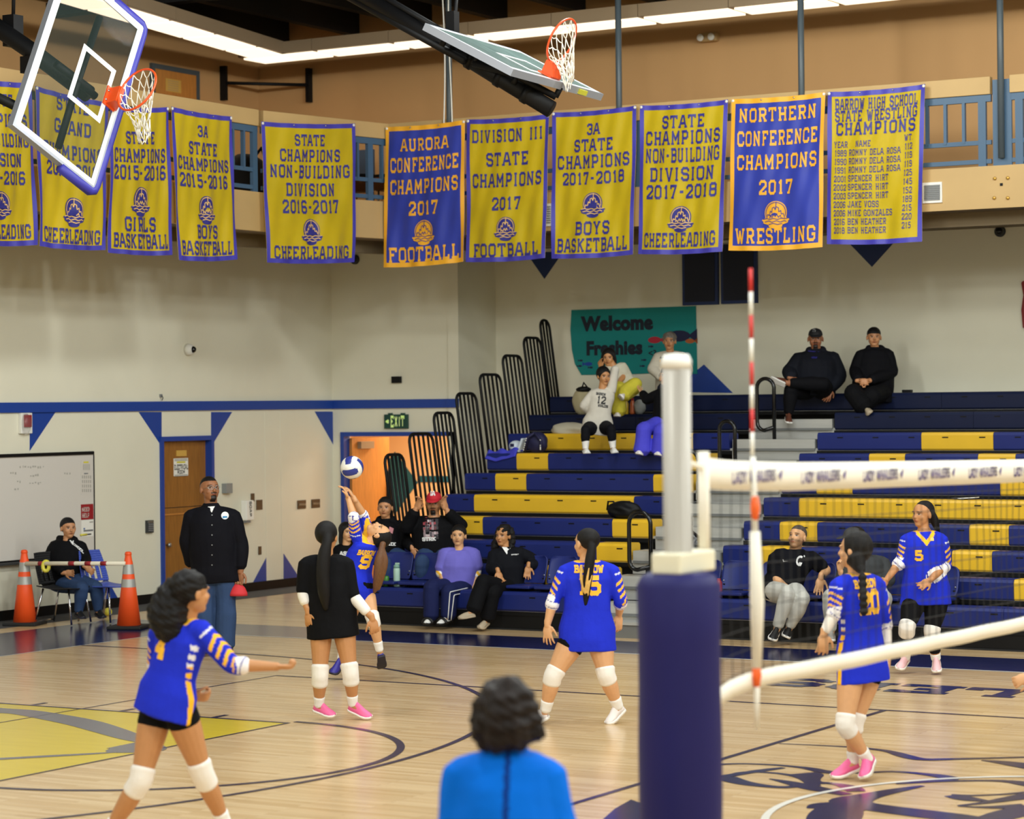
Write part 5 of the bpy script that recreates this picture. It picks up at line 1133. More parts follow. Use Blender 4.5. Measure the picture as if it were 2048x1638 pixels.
mat('jersey_gold', (246, 186, 48), .6); mat('print_white', (232, 232, 232), .6); mat('print_black', (24, 24, 28), .6)
def vv(a): return RT*a[0]+UP*a[1]-FW*a[2]
def remesh(mb, vox, it=4):
    me = mb.mesh('tmp'); o = bpy.data.objects.new('tmp', me); C.objects.link(o)
    r = o.modifiers.new('r', 'REMESH'); r.mode = 'VOXEL'; r.voxel_size = vox
    if it: s = o.modifiers.new('s', 'SMOOTH'); s.factor = .5; s.iterations = it
    dg = bpy.context.evaluated_depsgraph_get(); dg.update()
    out = bpy.data.meshes.new_from_object(o.evaluated_get(dg)); bpy.data.objects.remove(o); bpy.data.meshes.remove(me)
    out.materials.clear(); out.polygons.foreach_set('use_smooth', [True]*len(out.polygons)); return out
def coords(me):
    a = np.zeros(len(me.vertices)*3); me.vertices.foreach_get('co', a); return a.reshape(-1, 3)
def paint(me, col):
    at_ = me.color_attributes.new('Col', 'FLOAT_COLOR', 'POINT'); c = np.ones((len(me.vertices), 4)); c[:, :3] = col; at_.data.foreach_set('color', c.ravel())
def L3(c): return np.array(lin(c))
def spl(P, n=4):
    """Catmull-Rom samples of (point, radius)"""
    P = [(Vector(p), r) for p, r in P]; out = []
    for i in range(len(P)-1):
        p0, p1, p2, p3 = P[max(i-1, 0)], P[i], P[i+1], P[min(i+2, len(P)-1)]
        for k in range(n):
            t = k/n; f = lambda a, b, c, d: .5*(2*b+(c-a)*t+(2*a-5*b+4*c-d)*t*t+(3*b-a-3*c+d)*t**3)
            out.append((f(p0[0], p1[0], p2[0], p3[0]), f(p0[1], p1[1], p2[1], p3[1])))
    out.append(P[-1]); return out
def limb(mb, P, n=4, nn=14):
    S = spl(P, n); a, b = S[0], S[-1]
    d0 = (S[0][0]-S[1][0]).normalized(); d1 = (S[-1][0]-S[-2][0]).normalized()
    S = [(a[0]+d0*a[1]*.55, a[1]*.55)]+S+[(b[0]+d1*b[1]*.55, b[1]*.55)]
    mb.tube([p for p, r in S], [max(r, .002) for p, r in S], None, nn)
def seg_par(V, pts):
    """param along polyline and distance, for each vertex"""
    best = np.full(len(V), 1e9); tt = np.zeros(len(V)); vec = np.zeros_like(V)
    for i in range(len(pts)-1):
        a, b = np.array(pts[i]), np.array(pts[i+1]); ab = b-a; t = ((V-a)@ab)/(ab@ab); lo = 0 if i else -.3; hi = 1 if i < len(pts)-2 else 1.3
        t = np.clip(t, lo, hi); q = a+t[:, None]*ab; d = np.linalg.norm(V-q, axis=1); m = d < best
        best[m] = d[m]; tt[m] = i+t[m]; vec[m] = (V-q)[m]
    return tt, best, vec
def hand(mb, wr, d, nrm, s, curl=.35, side=1, spread=.10):
    d = Vector(d).normalized(); n = Vector(nrm); n = (n-d*n.dot(d)).normalized(); x = d.cross(n)*side
    R = Matrix((x, d, n)).transposed(); pc = wr+d*.055*s
    mb.ell(pc, (.042*s, .056*s, .0165*s), None, R, 14, 10); limb(mb, [(wr-d*.03*s, .027*s), (wr+d*.02*s, .026*s)], 2, 10)
    for i, (o, L_) in enumerate(((-.033, .066), (-.0115, .078), (.0105, .074), (.031, .058))):
        b = wr+d*.092*s+x*o*s; a = spread*(i-1.5); dd = (d*math.cos(a)+x*math.sin(a)); q = [(b-dd*.02*s, .0095*s)]; c = 0; p = b
        for k, fr in enumerate((.45, .32, .26)):
            q.append((p, .0092*s-.0005*k*s)); c += curl*(.55 if k == 0 else 1.0); p = p+(dd*math.cos(c)-n*math.sin(c))*L_*fr*s
        q.append((p, .0072*s)); limb(mb, q, 2, 8)
    b = wr+d*.028*s-x*.034*s; q = [(b, .013*s)]; p = b
    for k in range(3): a = .75-.25*k; p = p+(d*math.cos(a)-x*math.sin(a)-n*.25*k)*.027*s; q.append((p, .0105*s-.001*k*s))
    limb(mb, q, 2, 8)
SKIN = {'tan': (188, 132, 84), 'light': (212, 160, 114), 'brown': (150, 98, 64), 'deep': (158, 102, 70), 'mid': (190, 134, 92)}
BLUE = (34, 50, 200)
class Person:
    def __init__(s, label, D, sc, J, face, skin='tan', fat=1.0, hup=(0, 1, 0), front=None, vox=.0062, hands=None, group=None, male=False):
        s.s, s.D, s.fat = sc, D, fat; P = {}
        for k, v in J.items():
            P[k] = at(v[0], v[1], d=D+(v[2] if len(v) > 2 else 0))
        s.P = P; up = (P['neck']-P['pel']).normalized()
        lat = (P['shb']-P['sha']).normalized(); s.lat = lat
        for k, sg in (('hipa', -1), ('hipb', 1)):
            if k not in P: P[k] = P['pel']+(lat-up*lat.dot(up)).normalized()*sg*.085*sc
        s.hl = (P['hipb']-P['hipa']).normalized()
        s.up = up; s.fr = Vector(vv(front)).normalized() if front else None
        if s.fr is None:
            f = lat.cross(up); s.fr = f if f.dot(vv(face)) > 0 else -f
        s.f = Vector(vv(face)).normalized(); h = Vector(vv(hup)); s.hz = (h-s.f*h.dot(s.f)).normalized(); s.hx = s.f.cross(s.hz)
        s.R = Matrix((s.hx, s.f, s.hz)).transposed(); s.skin = SKIN[skin]; s.label = label
        lo = min(P[k].z for k in P); base = P['pel'].copy(); base.z = lo
        s.root = empty('person', tuple(base), label, 'person', group); s.male = male
        s.arms = [[P['sh'+q], P['el'+q], P['wr'+q]] for q in 'ab']; s.legs = [[P['hip'+q], P['kn'+q], P['an'+q]] for q in 'ab']
        s.body(vox, hands or {})
    def H(s, x, y, z): return s.P['head']+s.R @ Vector((x, y, z))*s.s
    def torso(s, mb, e=0.0, lo=-.09, hi=1.0, wk=1.0, n=22, loose=0.0, hemk=1.0):
        """lofted trunk; e = cloth ease; lo = metres below the pelvis (negative) where it starts; loose fills the waist"""
        sc, fat = s.s, s.fat; A, B = s.P['pel'], s.P['neck']; Ln = (B-A).length; prof = [(lo, .150*hemk, .108*hemk), (-.03, .158, .115), (.05, .150, .110), (.32*Ln/sc, .122, .092), (.55*Ln/sc, .138, .100), (.76*Ln/sc, .158, .106), (.90*Ln/sc, .150, .088), (.985*Ln/sc, .085, .066), (1.03*Ln/sc, .056, .056)]
        if not e: prof[-3:] = [(.88*Ln/sc, .136, .082), (.96*Ln/sc, .066, .058), (1.03*Ln/sc, .05, .052)]
        if s.male: prof = [(h, w*(1.0 if i < 4 else 1.1), d*1.05) for i, (h, w, d) in enumerate(prof)]
        mid = s.P.get('waist'); rings = []
        for h, w, d in prof:
            if h > hi*Ln/sc*1.031: break
            t = max(0, min(1, h*sc/Ln)); w2 = w*fat if t < .8 else w*(1+(fat-1)*.5); d2 = d*(fat if t < .8 else 1+(fat-1)*.5)
            if e and h < .08: # cloth hangs over the hips
                hw = (s.P['hipb']-s.P['hipa']).length/2/sc+.088*(1+(fat-1)*.75); w2 = max(w2, hw+.014+(.012 if h < -.05 else 0)); d2 = max(d2, .094*(1+(fat-1)*.75)+.020)
            if loose and .1 < t < .7: w2 = max(w2, .15*fat*loose); d2 = max(d2, .11*fat*loose)
            c = A+s.up*h*sc
            if mid is not None: k = 4*t*(1-t); c = c+(mid-(A+(B-A)*((mid-A).dot(s.up)/Ln)))*k
            ax = (s.hl*(1-t)+s.lat*t); ax = (ax-s.up*ax.dot(s.up)).normalized(); ay = ax.cross(s.up)
            rings.append([c+ax*math.cos(q)*(w2*sc+e)*wk+ay*math.sin(q)*(d2*sc+e)*wk for q in np.linspace(0, 2*math.pi, n+1)[:-1]])
        mb.loft(rings)
        # shoulder yoke
        if hi >= .9:
            for q in 'ab':
                limb(mb, [(s.P['neck']-s.up*.065*sc, .055*sc+e*.7), (s.P['sh'+q].lerp(s.P['neck'], .5)-s.up*.018*sc, .048*sc+e*.7), (s.P['sh'+q]-s.up*.012*sc, .050*sc*(1+(fat-1)*.4)+e*.8)], 3)
    def arm(s, mb, i, t1=2.0, e=0.0, k=1.0):
        sh, el, wr = s.arms[i]; sc = s.s*(1+(s.fat-1)*.55)*(1.12 if s.male else 1)*k; r = [(0, .046), (.35, .046), (.75, .040), (1.0, .037), (1.25, .038), (1.6, .032), (2.0, .025)]
        pts = [((sh.lerp(el, t) if t <= 1 else el.lerp(wr, t-1)), q*sc+e) for t, q in r if t < t1-.03]
        pts.append((sh.lerp(el, t1) if t1 <= 1 else el.lerp(wr, t1-1), float(np.interp(t1, [a for a, b in r], [b for a, b in r]))*sc+e)); limb(mb, pts, 3)
    def leg(s, mb, i, t0=0.0, t1=2.0, e=0.0, flare=0.0, k=1.0):
        h, kn, an = s.legs[i]; sc = s.s*(1+(s.fat-1)*.75)*k; r = [(0, .088), (.3, .088), (.6, .073), (.9, .057), (1.0, .054), (1.15, .053), (1.35, .056), (1.65, .044), (1.9, .035), (2.0, .034)]
        back = -s.fr; f = lambda t: (h.lerp(kn, t) if t <= 1 else kn.lerp(an, t-1))
        rr = lambda t: float(np.interp(t, [a for a, b in r], [b for a, b in r]))
        ts = [t0]+[t for t, q in r if t0+.03 < t < t1-.03]+[t1]
        limb(mb, [(f(t), (max(rr(t)*sc, (.07-.012*max(0, t-1))*sc) if flare else rr(t)*sc)+e+flare*max(0, t-1)*s.s) for t in ts], 3)
    def body(s, vox, hands):
        mb = MB(); s.torso(mb); sc = s.s; hd = s.P['head']
        limb(mb, [(s.P['neck']-s.up*.04*sc, .056*sc), (s.P['neck'].lerp(hd, .5), .051*sc*(1.15 if s.male else 1)), (s.H(0, -.015, -.02), .05*sc)], 3)
        for i, q in enumerate('ab'):
            s.arm(mb, i); s.leg(mb, i)
            a, t = s.P['an'+q], s.P['toe'+q]; d = (t-a)
            limb(mb, [(a, .033*sc), (a+d*.4, .026*sc), (a+d*.62, .016*sc)], 2)
            o = hands.get(q, {}); d = Vector(vv(o['d'])) if 'd' in o else (s.P['wr'+q]-s.P['el'+q]); nrm = Vector(vv(o['n'])) if 'n' in o else -s.fr+s.lat*(-.6 if q == 'a' else .6)
            hand(mb, s.P['wr'+q], d, nrm, sc*(1.12 if s.male else 1), o.get('curl', .4), o.get('side', 1 if q == 'a' else -1), o.get('spread', .1))
        E = lambda x, y, z, a, b, c: mb.ell(s.H(x, y, z), (a*sc, b*sc, c*sc), None, s.R, 18, 12)
        fk = 1.05+(min(s.fat, 1.4)-1)*.35
        E(0, -.012, .025, .074*fk, .094, .088); E(0, .018, -.028, .062*fk, .069, .083); E(0, .045, -.085, .035*fk, .036, .027); E(0, .090, -.020, .013, .019, .020); E(0, .083, .004, .009, .010, .022); E(0, .084, -.052, .021, .010, .010)
        for x in (-1, 1): E(x*.034*fk, .056, -.026, .026, .022, .026); E(x*.03, .076, .030, .024, .010, .008); E(x*.076*fk, -.014, -.008, .010, .020, .031)
        me = remesh(mb, vox, 3); me.materials.append(M('skin')); V = coords(me); col = np.tile(L3(s.skin), (len(V), 1))
        q = ((V-np.array(hd))@np.array(s.R))/sc; hm = (np.abs(q) < .14).all(1) & (q[:, 1] > .03)
        def blobc(cx, cz, a, b, c, k=1.0, rot=0.0):
            dx, dz = q[:, 0]-cx, q[:, 2]-cz-rot*(q[:, 0]-cx); m = np.exp(-np.maximum(0, (dx/a)**2+(dz/b)**2-.6)*1.8)*hm*k; col[:] = col*(1-m[:, None])+L3(c)*m[:, None]
        sk = np.array(s.skin); lip = tuple((sk*np.array((.80, .56, .54))).astype(int))
        blobc(0, -.053, .024, .008, lip, .9); blobc(0, -.0525, .02, .0022, tuple((sk*.35).astype(int)), .8)
        for x in (-1, 1):
            blobc(x*.031, .008, .017, .0065, (214, 200, 190), .55); blobc(x*.031, .009, .0085, .0075, (34, 24, 22), .95); blobc(x*.031, .0155, .017, .0026, (34, 24, 22), .8)
            blobc(x*.033, .031, .021, .0042, (40, 28, 24), .85, -.1*x); blobc(x*.008, -.03, .0045, .004, tuple((sk*.45).astype(int)), .6)
        if getattr(s, 'beard', None) or s.male == 'beard': s.paint_beard(q, col, hm)
        if s.male == 'goatee':
            m = hm & (np.abs(q[:, 0]) < .028) & (q[:, 2] < -.062) & (q[:, 2] > -.12); m |= hm & (np.abs(q[:, 0]) < .03) & (np.abs(q[:, 2]+.04) < .0045); col[m] = L3((30, 20, 16))
        paint(me, col); s.body_o = link('body', me, s.root)
    def paint_beard(s, q, col, hm):
        m = (q[:, 1] > -.03) & (np.abs(q[:, 0]) < .1) & (q[:, 2] < -.034-.0*q[:, 0]) & (q[:, 2] > -.125) & ((np.abs(q[:, 0]) > .026) | (q[:, 2] < -.064) | (np.abs(q[:, 2]+.041) < .005))
        col[m] = col[m]*.45+L3((96, 70, 50))*.45
    # ---- clothing
    def cloth(s, name, mb, vox, colf, label=None, it=5, m='cloth_col', wr=.004):
        me = remesh(mb, vox, it); me.materials.append(M(m)); V = coords(me)
        if wr: # soft folds
            N = np.zeros(len(V)*3); me.vertices.foreach_get('normal', N); N = N.reshape(-1, 3); k = V*14
            w = np.sin(k[:, 2]*1.3+1.7*np.sin(k[:, 0]*.7)+k[:, 1]*.8)*.6+np.sin(k[:, 0]*2.1-k[:, 2]*1.1+k[:, 1])*.4; V = V+N*(w*wr)[:, None]; me.vertices.foreach_set('co', V.ravel()); me.update()
        paint(me, colf(V) if callable(colf) else np.tile(L3(colf), (len(V), 1))); o = link(name, me, s.root)
        if label: o['label'] = label
        return o
    def top(s, name, colf, sleeve=1.0, lo=-.10, e=.013, ease_arm=None, label=None, loose=1.0, vox=.0085, hi=.985, hood=False, wr=.004, collar=False, hemk=1.0):
        mb = MB(); s.torso(mb, e, lo, hi, 1.0, 22, loose, hemk)
        for i in (0, 1):
            sl = sleeve[i] if isinstance(sleeve, (list, tuple)) else sleeve
            s.arm(mb, i, sl, (ease_arm if ease_arm is not None else e*1.15))
        if hood:
            n = s.P['neck']; b = -s.fr
            for k in np.linspace(-1, 1, 7): pass
            limb(mb, [(n+s.lat*.085*s.s+s.fr*.03*s.s+s.up*.01*s.s, .035*s.s), (n+s.lat*.07*s.s+b*.06*s.s+s.up*.02*s.s, .045*s.s), (n+b*.10*s.s+s.up*.01*s.s, .05*s.s), (n-s.lat*.07*s.s+b*.06*s.s+s.up*.02*s.s, .045*s.s), (n-s.lat*.085*s.s+s.fr*.03*s.s+s.up*.01*s.s, .035*s.s)], 3)
        if collar or hood or name in ('jacket', 'polo_shirt', 'coat'):
            n = s.P['neck']; ax = s.lat; ay = s.fr; mb.loft([[n+s.up*z*s.s+(ax*math.cos(q)*(r+.0)+ay*math.sin(q)*(r+.006))*s.s*(1.08 if s.male else 1) for q in np.linspace(0, 2*math.pi, 21)[:-1]] for z, r in ((-.05, .098), (-.015, .084), (.022, .072), (.03, .066))])
        s.top_o = s.cloth(name, mb, vox, colf, label, 5, wr=wr); s._bvh = None
        return s.top_o
    def bottom(s, name, colf, t1=2.0, e=.010, flare=0.0, hi=.1, label=None, vox=.0085, lo=-.1, wr=.003):
        mb = MB(); A = s.P['pel']; sc = s.s; rings = []
        for h, w, d in ((-.11, .12, .10), (-.05, .152, .115), (.0, .158, .116), (.06, .148, .108), (hi, .138, .1)):
            c = A+s.up*h*sc; ax = (s.hl-s.up*s.hl.dot(s.up)).normalized(); ay = ax.cross(s.up)
            rings.append([c+ax*math.cos(q)*(w*sc*s.fat+e)+ay*math.sin(q)*(d*sc*s.fat+e) for q in np.linspace(0, 2*math.pi, 21)[:-1]])
        mb.loft(rings)
        for i in (0, 1): s.leg(mb, i, 0, t1[i] if isinstance(t1, (list, tuple)) else t1, e, flare)
        return s.cloth(name, mb, vox, colf, label, 5, wr=wr)
    def pads(s, m='pad_white', t0=.84, t1=1.2, e=.012, which=(0, 1)):
        for i in which:
            mb = MB(); s.leg(mb, i, t0, t1, e); me = remesh(mb, .009, 3); me.materials.append(M(m)); link('knee_pad', me, s.root)
    def band(s, name, limbk, i, t0, t1, e, m):
        mb = MB(); pts = s.arms[i] if limbk == 'arm' else s.legs[i]; f = lambda t: pts[0].lerp(pts[1], t) if t <= 1 else pts[1].lerp(pts[2], t-1)
        if limbk == 'leg': s.leg(mb, i, t0, t1, e)
        else:
            sc = s.s*(1+(s.fat-1)*.55)*(1.12 if s.male else 1); rr = lambda t: float(np.interp(t, [0, .35, .75, 1, 1.25, 1.6, 2], [.05, .047, .04, .037, .038, .032, .025]))*sc+e
            limb(mb, [(f(t), rr(t)) for t in np.linspace(t0, t1, 5)], 2)
        me = remesh(mb, .008, 2); me.materials.append(M(m)); return link(name, me, s.root)
    def feet(s, up_m, sole_m='sole_white', sock='sock_white', sock_t=1.72, which=(0, 1), low=False, name='shoe'):
        for i in which:
            q = 'ab'[i]; a, t = s.P['an'+q], s.P['toe'+q]; sc = s.s
            if sock: s.band('sock', 'leg', i, sock_t, 2.0, .006, sock)
            d = (t-a); ud = (s.legs[i][1]-a).normalized(); z = Vector((0, 0, 1)); dh = d-ud*d.dot(ud)
            dh = dh.normalized() if dh.length > 1e-4 else Vector((0, -1, 0)); dn = (dh*d.length*1.0+(d-dh*d.dot(dh))).normalized()
            # sole direction runs from heel to toe
            heel = a-ud*.055*sc-dh*.045*sc; toe = t.copy(); f = (toe-heel); Lf = max(.2*sc, min(f.length, .26*sc)); f.normalize(); toe = heel+f*Lf
            x = f.cross(ud); x = x.normalized() if x.length > 1e-3 else s.lat; n = x.cross(f)
            if n.dot(ud) < 0: n = -n
            prof = [(0, .026, .0, .05), (.08, .034, .0, .075), (.25, .036, .0, .088 if not low else .06), (.42, .036, .0, .075 if not low else .055), (.62, .043, .0, .052), (.82, .042, .003, .040), (.95, .03, .008, .03), (1.0, .014, .012, .022)]
            rg = []; rs = []
            for k, w, z0, z1 in prof:
                c = heel+f*Lf*k; w *= sc*1.08; rg.append([c+x*w*math.cos(g)*(1 if math.sin(g) < .2 else .8)+n*((z0+.018)*sc+(z1-z0)*sc*max(0, math.sin(g))) for g in np.linspace(0, 2*math.pi, 17)[:-1]])
                rs.append([c+x*w*1.06*math.cos(g)+n*(z0*sc*1.4+(.011+.011*(1 if math.sin(g) > 0 else -1))*sc) for g in np.linspace(.01, 2*math.pi+.01, 17)[:-1]])
            mb = MB(); mb.loft(rg, M(up_m)); sh = mb.build(name, s.root); mb = MB(); mb.loft(rs, M(sole_m)); mb.build('sole', sh)
    # ---- hair, decals, extras
    def hair(s, m='hair_black', cap=1.0, tubes=(), vox=.009, shift=(0, -.035, .036), rad=(.091, .110, .100), sides=False, name='hair', label=None, capon=True, curl=0.0):
        mb = MB()
        if capon: mb.ell(s.H(*shift), tuple(r*s.s*cap for r in rad), None, s.R, 24, 16)
        if sides:
            for x in (-1, 1): limb(mb, [(s.H(x*.06, .0, .07), .03*s.s), (s.H(x*.082, -.005, -.0), .026*s.s), (s.H(x*.082, -.01, -.09), .028*s.s), (s.H(x*.085, -.0, -.15), .02*s.s)], 3)
        for T in tubes:
            limb(mb, [((at(p[0], p[1], d=s.D+p[2]) if not isinstance(p[0], str) else s.H(*p[1:4])), p[-1]) for p in T], 4)
        me = remesh(mb, vox, 3)
        if curl:
            V = coords(me); N = np.zeros(len(V)*3); me.vertices.foreach_get('normal', N); N = N.reshape(-1, 3); k = V*55
            V = V+N*((np.sin(k[:, 0]*1.7+np.sin(k[:, 2]*.8))+np.sin(k[:, 1]*1.5+1+np.sin(k[:, 0]))+np.sin(k[:, 2]*2.1+2*np.sin(k[:, 0]*.5))+.6*np.sin(k[:, 2]*3.7+k[:, 0]*3))*curl/3.6)[:, None]; me.vertices.foreach_set('co', V.ravel()); me.update()
        me.materials.append(M(m)); o = link(name, me, s.root)
        if label: o['label'] = label
        return o
    def bvh(s, o=None):
        o = o or s.top_o; me = o.data; return BVHTree.FromPolygons([v.co for v in me.vertices], [p.vertices[:] for p in me.polygons])
    def decal(s, name, px, quads, m, n=None, x=None, up=None, o=None, sub=2, off=.004, label=None, parent=None):
        n = Vector(n).normalized() if n is not None else s.fr; up = Vector(up) if up is not None else s.up; up = (up-n*up.dot(n)).normalized(); x = up.cross(n) if x is None else x
        T = s.bvh(o); r = ray(*px); hit = T.ray_cast(CAM, r)
        if hit[0] is None: return
        c = hit[0]; mb = MB()
        def f(u, v):
            st = c+x*u+up*v+n*.25; h = T.ray_cast(st, -n, .5)
            return (h[0] if h[0] is not None else c+x*u+up*v)+n*off
        put_quads(mb, quads, f, m, sub); return mb.build(name, s.root if parent is None else parent, label=label)
    def cap(s, rgb, bill=(0, .1, .03), m=None, lbl=None, name='cap'):
        m_ = mat('cap_%d_%d_%d' % rgb, rgb, .75); mb = MB(); rg = []
        for k in np.linspace(0, 1, 8):
            a = k*math.pi/2; rg.append([s.H(.086*math.cos(a)**.7*math.cos(g), -.012+.106*math.cos(a)**.7*math.sin(g), .045+.082*math.sin(a)) for g in np.linspace(0, 2*math.pi, 25)[:-1]])
        mb.loft(rg, m_); o = mb.build(name, s.root, label=lbl); mb = MB(); P = []
        for k in np.linspace(-1.1, 1.1, 13): P.append((s.H(.084*math.sin(k), -.012+.10*math.cos(k), .05), s.H(.078*math.sin(k), -.0+.175*math.cos(k*.8) if abs(k) < 1.05 else .08, .045-.012*math.cos(k))))
        for dz in (0,):
            vs = [p for pr in P for p in pr]+[p+s.hz*.006 for pr in P for p in pr]; nP = len(P); fs = []
            for i in range(nP-1): fs += [(2*i, 2*i+1, 2*i+3, 2*i+2), (2*nP+2*i+2, 2*nP+2*i+3, 2*nP+2*i+1, 2*nP+2*i), (2*i+1, 2*nP+2*i+1, 2*nP+2*i+3, 2*i+3)]
            mb.add(vs, fs, m_, True)
        mb.build('bill', o); return o
    def glasses(s, m='steel'):
        mb = MB()
        for x in (-1, 1):
            mb.tube([s.H(x*.033+.025*math.cos(g), .098-.012*abs(math.cos(g))*(x*math.cos(g) > 0), .006+.018*math.sin(g)) for g in np.linspace(0, 2*math.pi, 17)[:-1]], .0022, M(m), 6, closed=True)
            mb.tube([s.H(x*.058, .09, .01), s.H(x*.078, .0, .006)], .002, M(m), 6)
        mb.tube([s.H(-.009, .102, .008), s.H(.009, .102, .008)], .002, M(m), 6); mb.build('glasses', s.root)
# ---- team jersey colouring: gold sleeve bars, white cuffs, gold collar, side stripe
def jersey(P, base=BLUE, cuff=1.28, side=0, collar=True, vneck=False, bars=True, cuff_t=1.0):
    def f(V):
        col = np.tile(L3(base), (len(V), 1)); A = np.array(P.P['pel']); up = np.array(P.up); lat = np.array(P.lat)
        for i in (0, 1):
            t, d, vec = seg_par(V, [tuple(p) for p in P.arms[i]]); out = lat*(1 if i else -1)
            ax = np.array(P.arms[i][1]-P.arms[i][0]); ax /= np.linalg.norm(ax); o = out-ax*(out@ax); o /= max(np.linalg.norm(o), 1e-6); tn = np.cross(ax, o)
            d = np.where((t > .75) & (d > .060*P.s*(1+(P.fat-1)*.5)), 9, d); r = np.linalg.norm(vec, axis=1)+1e-9; co = (vec@o)/r; sn = (vec@tn)/r; on = (d < .085*P.s*P.fat) & (t > .12)
            if bars:
                ph = (t-.30-.10*np.abs(np.arcsin(np.clip(sn, -1, 1))))/.20; k = ph-np.floor(ph); m = on & (co > .05) & (ph > 0) & (ph < 3.2) & (k < .42); col[m] = L3((250, 190, 50))
                m = on & (t > .14) & (t < .19) & (co > .3); col[m] = L3((226, 226, 236))
            m = on & (t > cuff_t-.0+.10*sn) & ((co > -.15) | (t > cuff_t+.16)); w = np.sin(t*26+sn*3) > .93; col[m & ~w] = L3((238, 234, 236)); col[m & w] = L3((60, 58, 150))
        if collar:
            n = np.array(P.P['neck']); hgt = (V-n)@up; fr = np.array(P.fr); rad = np.linalg.norm((V-n)-hgt[:, None]*up, axis=1)
            lim = -.012*P.s; m = (hgt > lim) & (rad < .105*P.s)
            if vneck: x = np.abs((V-n)@lat); fwd = (V-n)@fr; m |= (fwd > 0) & (np.abs(hgt+.115*P.s-x*1.25) < .016*P.s*1.6) & (x < .085*P.s)
            col[m] = L3((250, 190, 50))
        if side:
            h = (V-A)@up; x = (V-A)@lat*side; fr = np.array(P.fr); z = np.abs((V-A)@fr+.0); m0 = (x > .06*P.s) & (z < .020*P.s)
            arm_t, arm_d, _ = seg_par(V, [tuple(p) for p in P.arms[1 if side > 0 else 0]]); m0 &= ~((arm_d < .075*P.s) & (arm_t > .15))
            col[m0 & (h < .14)] = L3((250, 190, 50)); dsh = (np.sin(h*120) > -.2); col[m0 & (h >= .14) & (h < .22) & dsh] = L3((250, 190, 50)); col[m0 & (h >= .22) & (h < .36) & dsh] = L3((232, 232, 240))
        return col
    return f
mat('hair_salt', (84, 74, 66), .6, spec=.2, noise=.35, nscale=40)
# ---------------------------------------------------------------- the players
def TQ(tx, cy, h, w=None, **k): return text_quads(tx, 0, cy, h, wmax=w, **k)
BK = (13, 13, 16)
def player(P, top_kw, shoes, sole='sole_white', leg=.30, pads=True, sock_t=1.74, jer=None):
    P.top('jersey', jer, **top_kw)
    P.bottom('shorts', BK, t1=leg, e=.006, hi=.045, label='black spandex shorts', wr=.001)
    if pads: P.pads()
    P.feet(shoes, sole, sock_t=sock_t)
# number 4, near left, striding to the right
p = Person('volleyball player in blue with big curly ponytail, striding at left front', 13.75, .98, dict(
    head=(386, 1186, -.03), neck=(373, 1243), pel=(333, 1398), sha=(318, 1266, .09), shb=(397, 1256, -.09), ela=(312, 1330, .16), wra=(378, 1392, .22), elb=(466, 1330, -.10), wrb=(549, 1333, -.08),
    hipa=(316, 1412, .05), hipb=(356, 1410, -.05), kna=(281, 1562, -.02), knb=(405, 1548, .05), ana=(213, 1672, .08), anb=(452, 1652, .22), toea=(238, 1704, .02), toeb=(486, 1680, .24)),
    (.8, -.02, -.6), 'tan', 1.04, front=(.62, 0, -.78), hands=dict(a=dict(d=(1, -.1, -.2), curl=1.2), b=dict(d=(1, -.03, 0), curl=1.5, n=(0, -1, .2))))
player(p, dict(sleeve=1.30, lo=-.10, e=.014, loose=.92), 'shoe_white', leg=.26, jer=jersey(p, side=1, cuff_t=1.02))
p.decal('jersey_number', (322, 1292), TQ('4', 0, .15, .075, t=.24), M('jersey_gold'), n=vv((-.75, 0, .66)), up=vv((.28, 1, 0)))
p.hair(tubes=[[(392, 1162, -.03, .06), (368, 1172, .0, .078), (346, 1196, -.02, .10), (336, 1228, -.04, .115), (342, 1258, -.06, .095), (356, 1284, -.08, .035)], [(350, 1190, -.04, .07), (322, 1222, .0, .075), (318, 1250, 0, .05)]], curl=.012, vox=.008)
# player in black
p = Person('volleyball player in all black with white elbow and knee pads, seen from behind', 19.63, .97, dict(
    head=(655, 1074), neck=(652, 1112), pel=(663, 1232), sha=(614, 1126), shb=(690, 1126), ela=(606, 1186, -.02), wra=(616, 1222, -.06), elb=(706, 1192, -.03), wrb=(744, 1236, -.08),
    hipa=(643, 1242), hipb=(685, 1242), kna=(640, 1352, -.05), knb=(701, 1348, -.05), ana=(638, 1411, .02), anb=(706, 1409, .02), toea=(668, 1436, -.02), toeb=(742, 1440, -.02)),
    (.3, -.03, -.95), 'tan', 1.03, front=(.15, 0, -1), hands=dict(a=dict(d=(.05, -1, 0), curl=.5), b=dict(d=(.25, -1, 0), curl=.9)))
p.top('shirt', BK, sleeve=(.95, 1.0), lo=-.175, e=.020, loose=1.08, hemk=1.1)
p.bottom('shorts', BK, t1=.24, e=.006, wr=.001)
p.pads(t0=.82, t1=1.28, e=.014); p.feet('shoe_pink', sock_t=1.72)
p.band('elbow_pad', 'arm', 0, .92, 1.55, .012, 'pad_white'); p.band('elbow_pad', 'arm', 1, .98, 1.72, .012, 'pad_white')
p.hair(tubes=[[(655, 1070, -.09, .045), (654, 1086, -.13, .04), (649, 1108, -.14, .052), (646, 1145, -.15, .055), (648, 1185, -.15, .05), (652, 1218, -.14, .022)]])
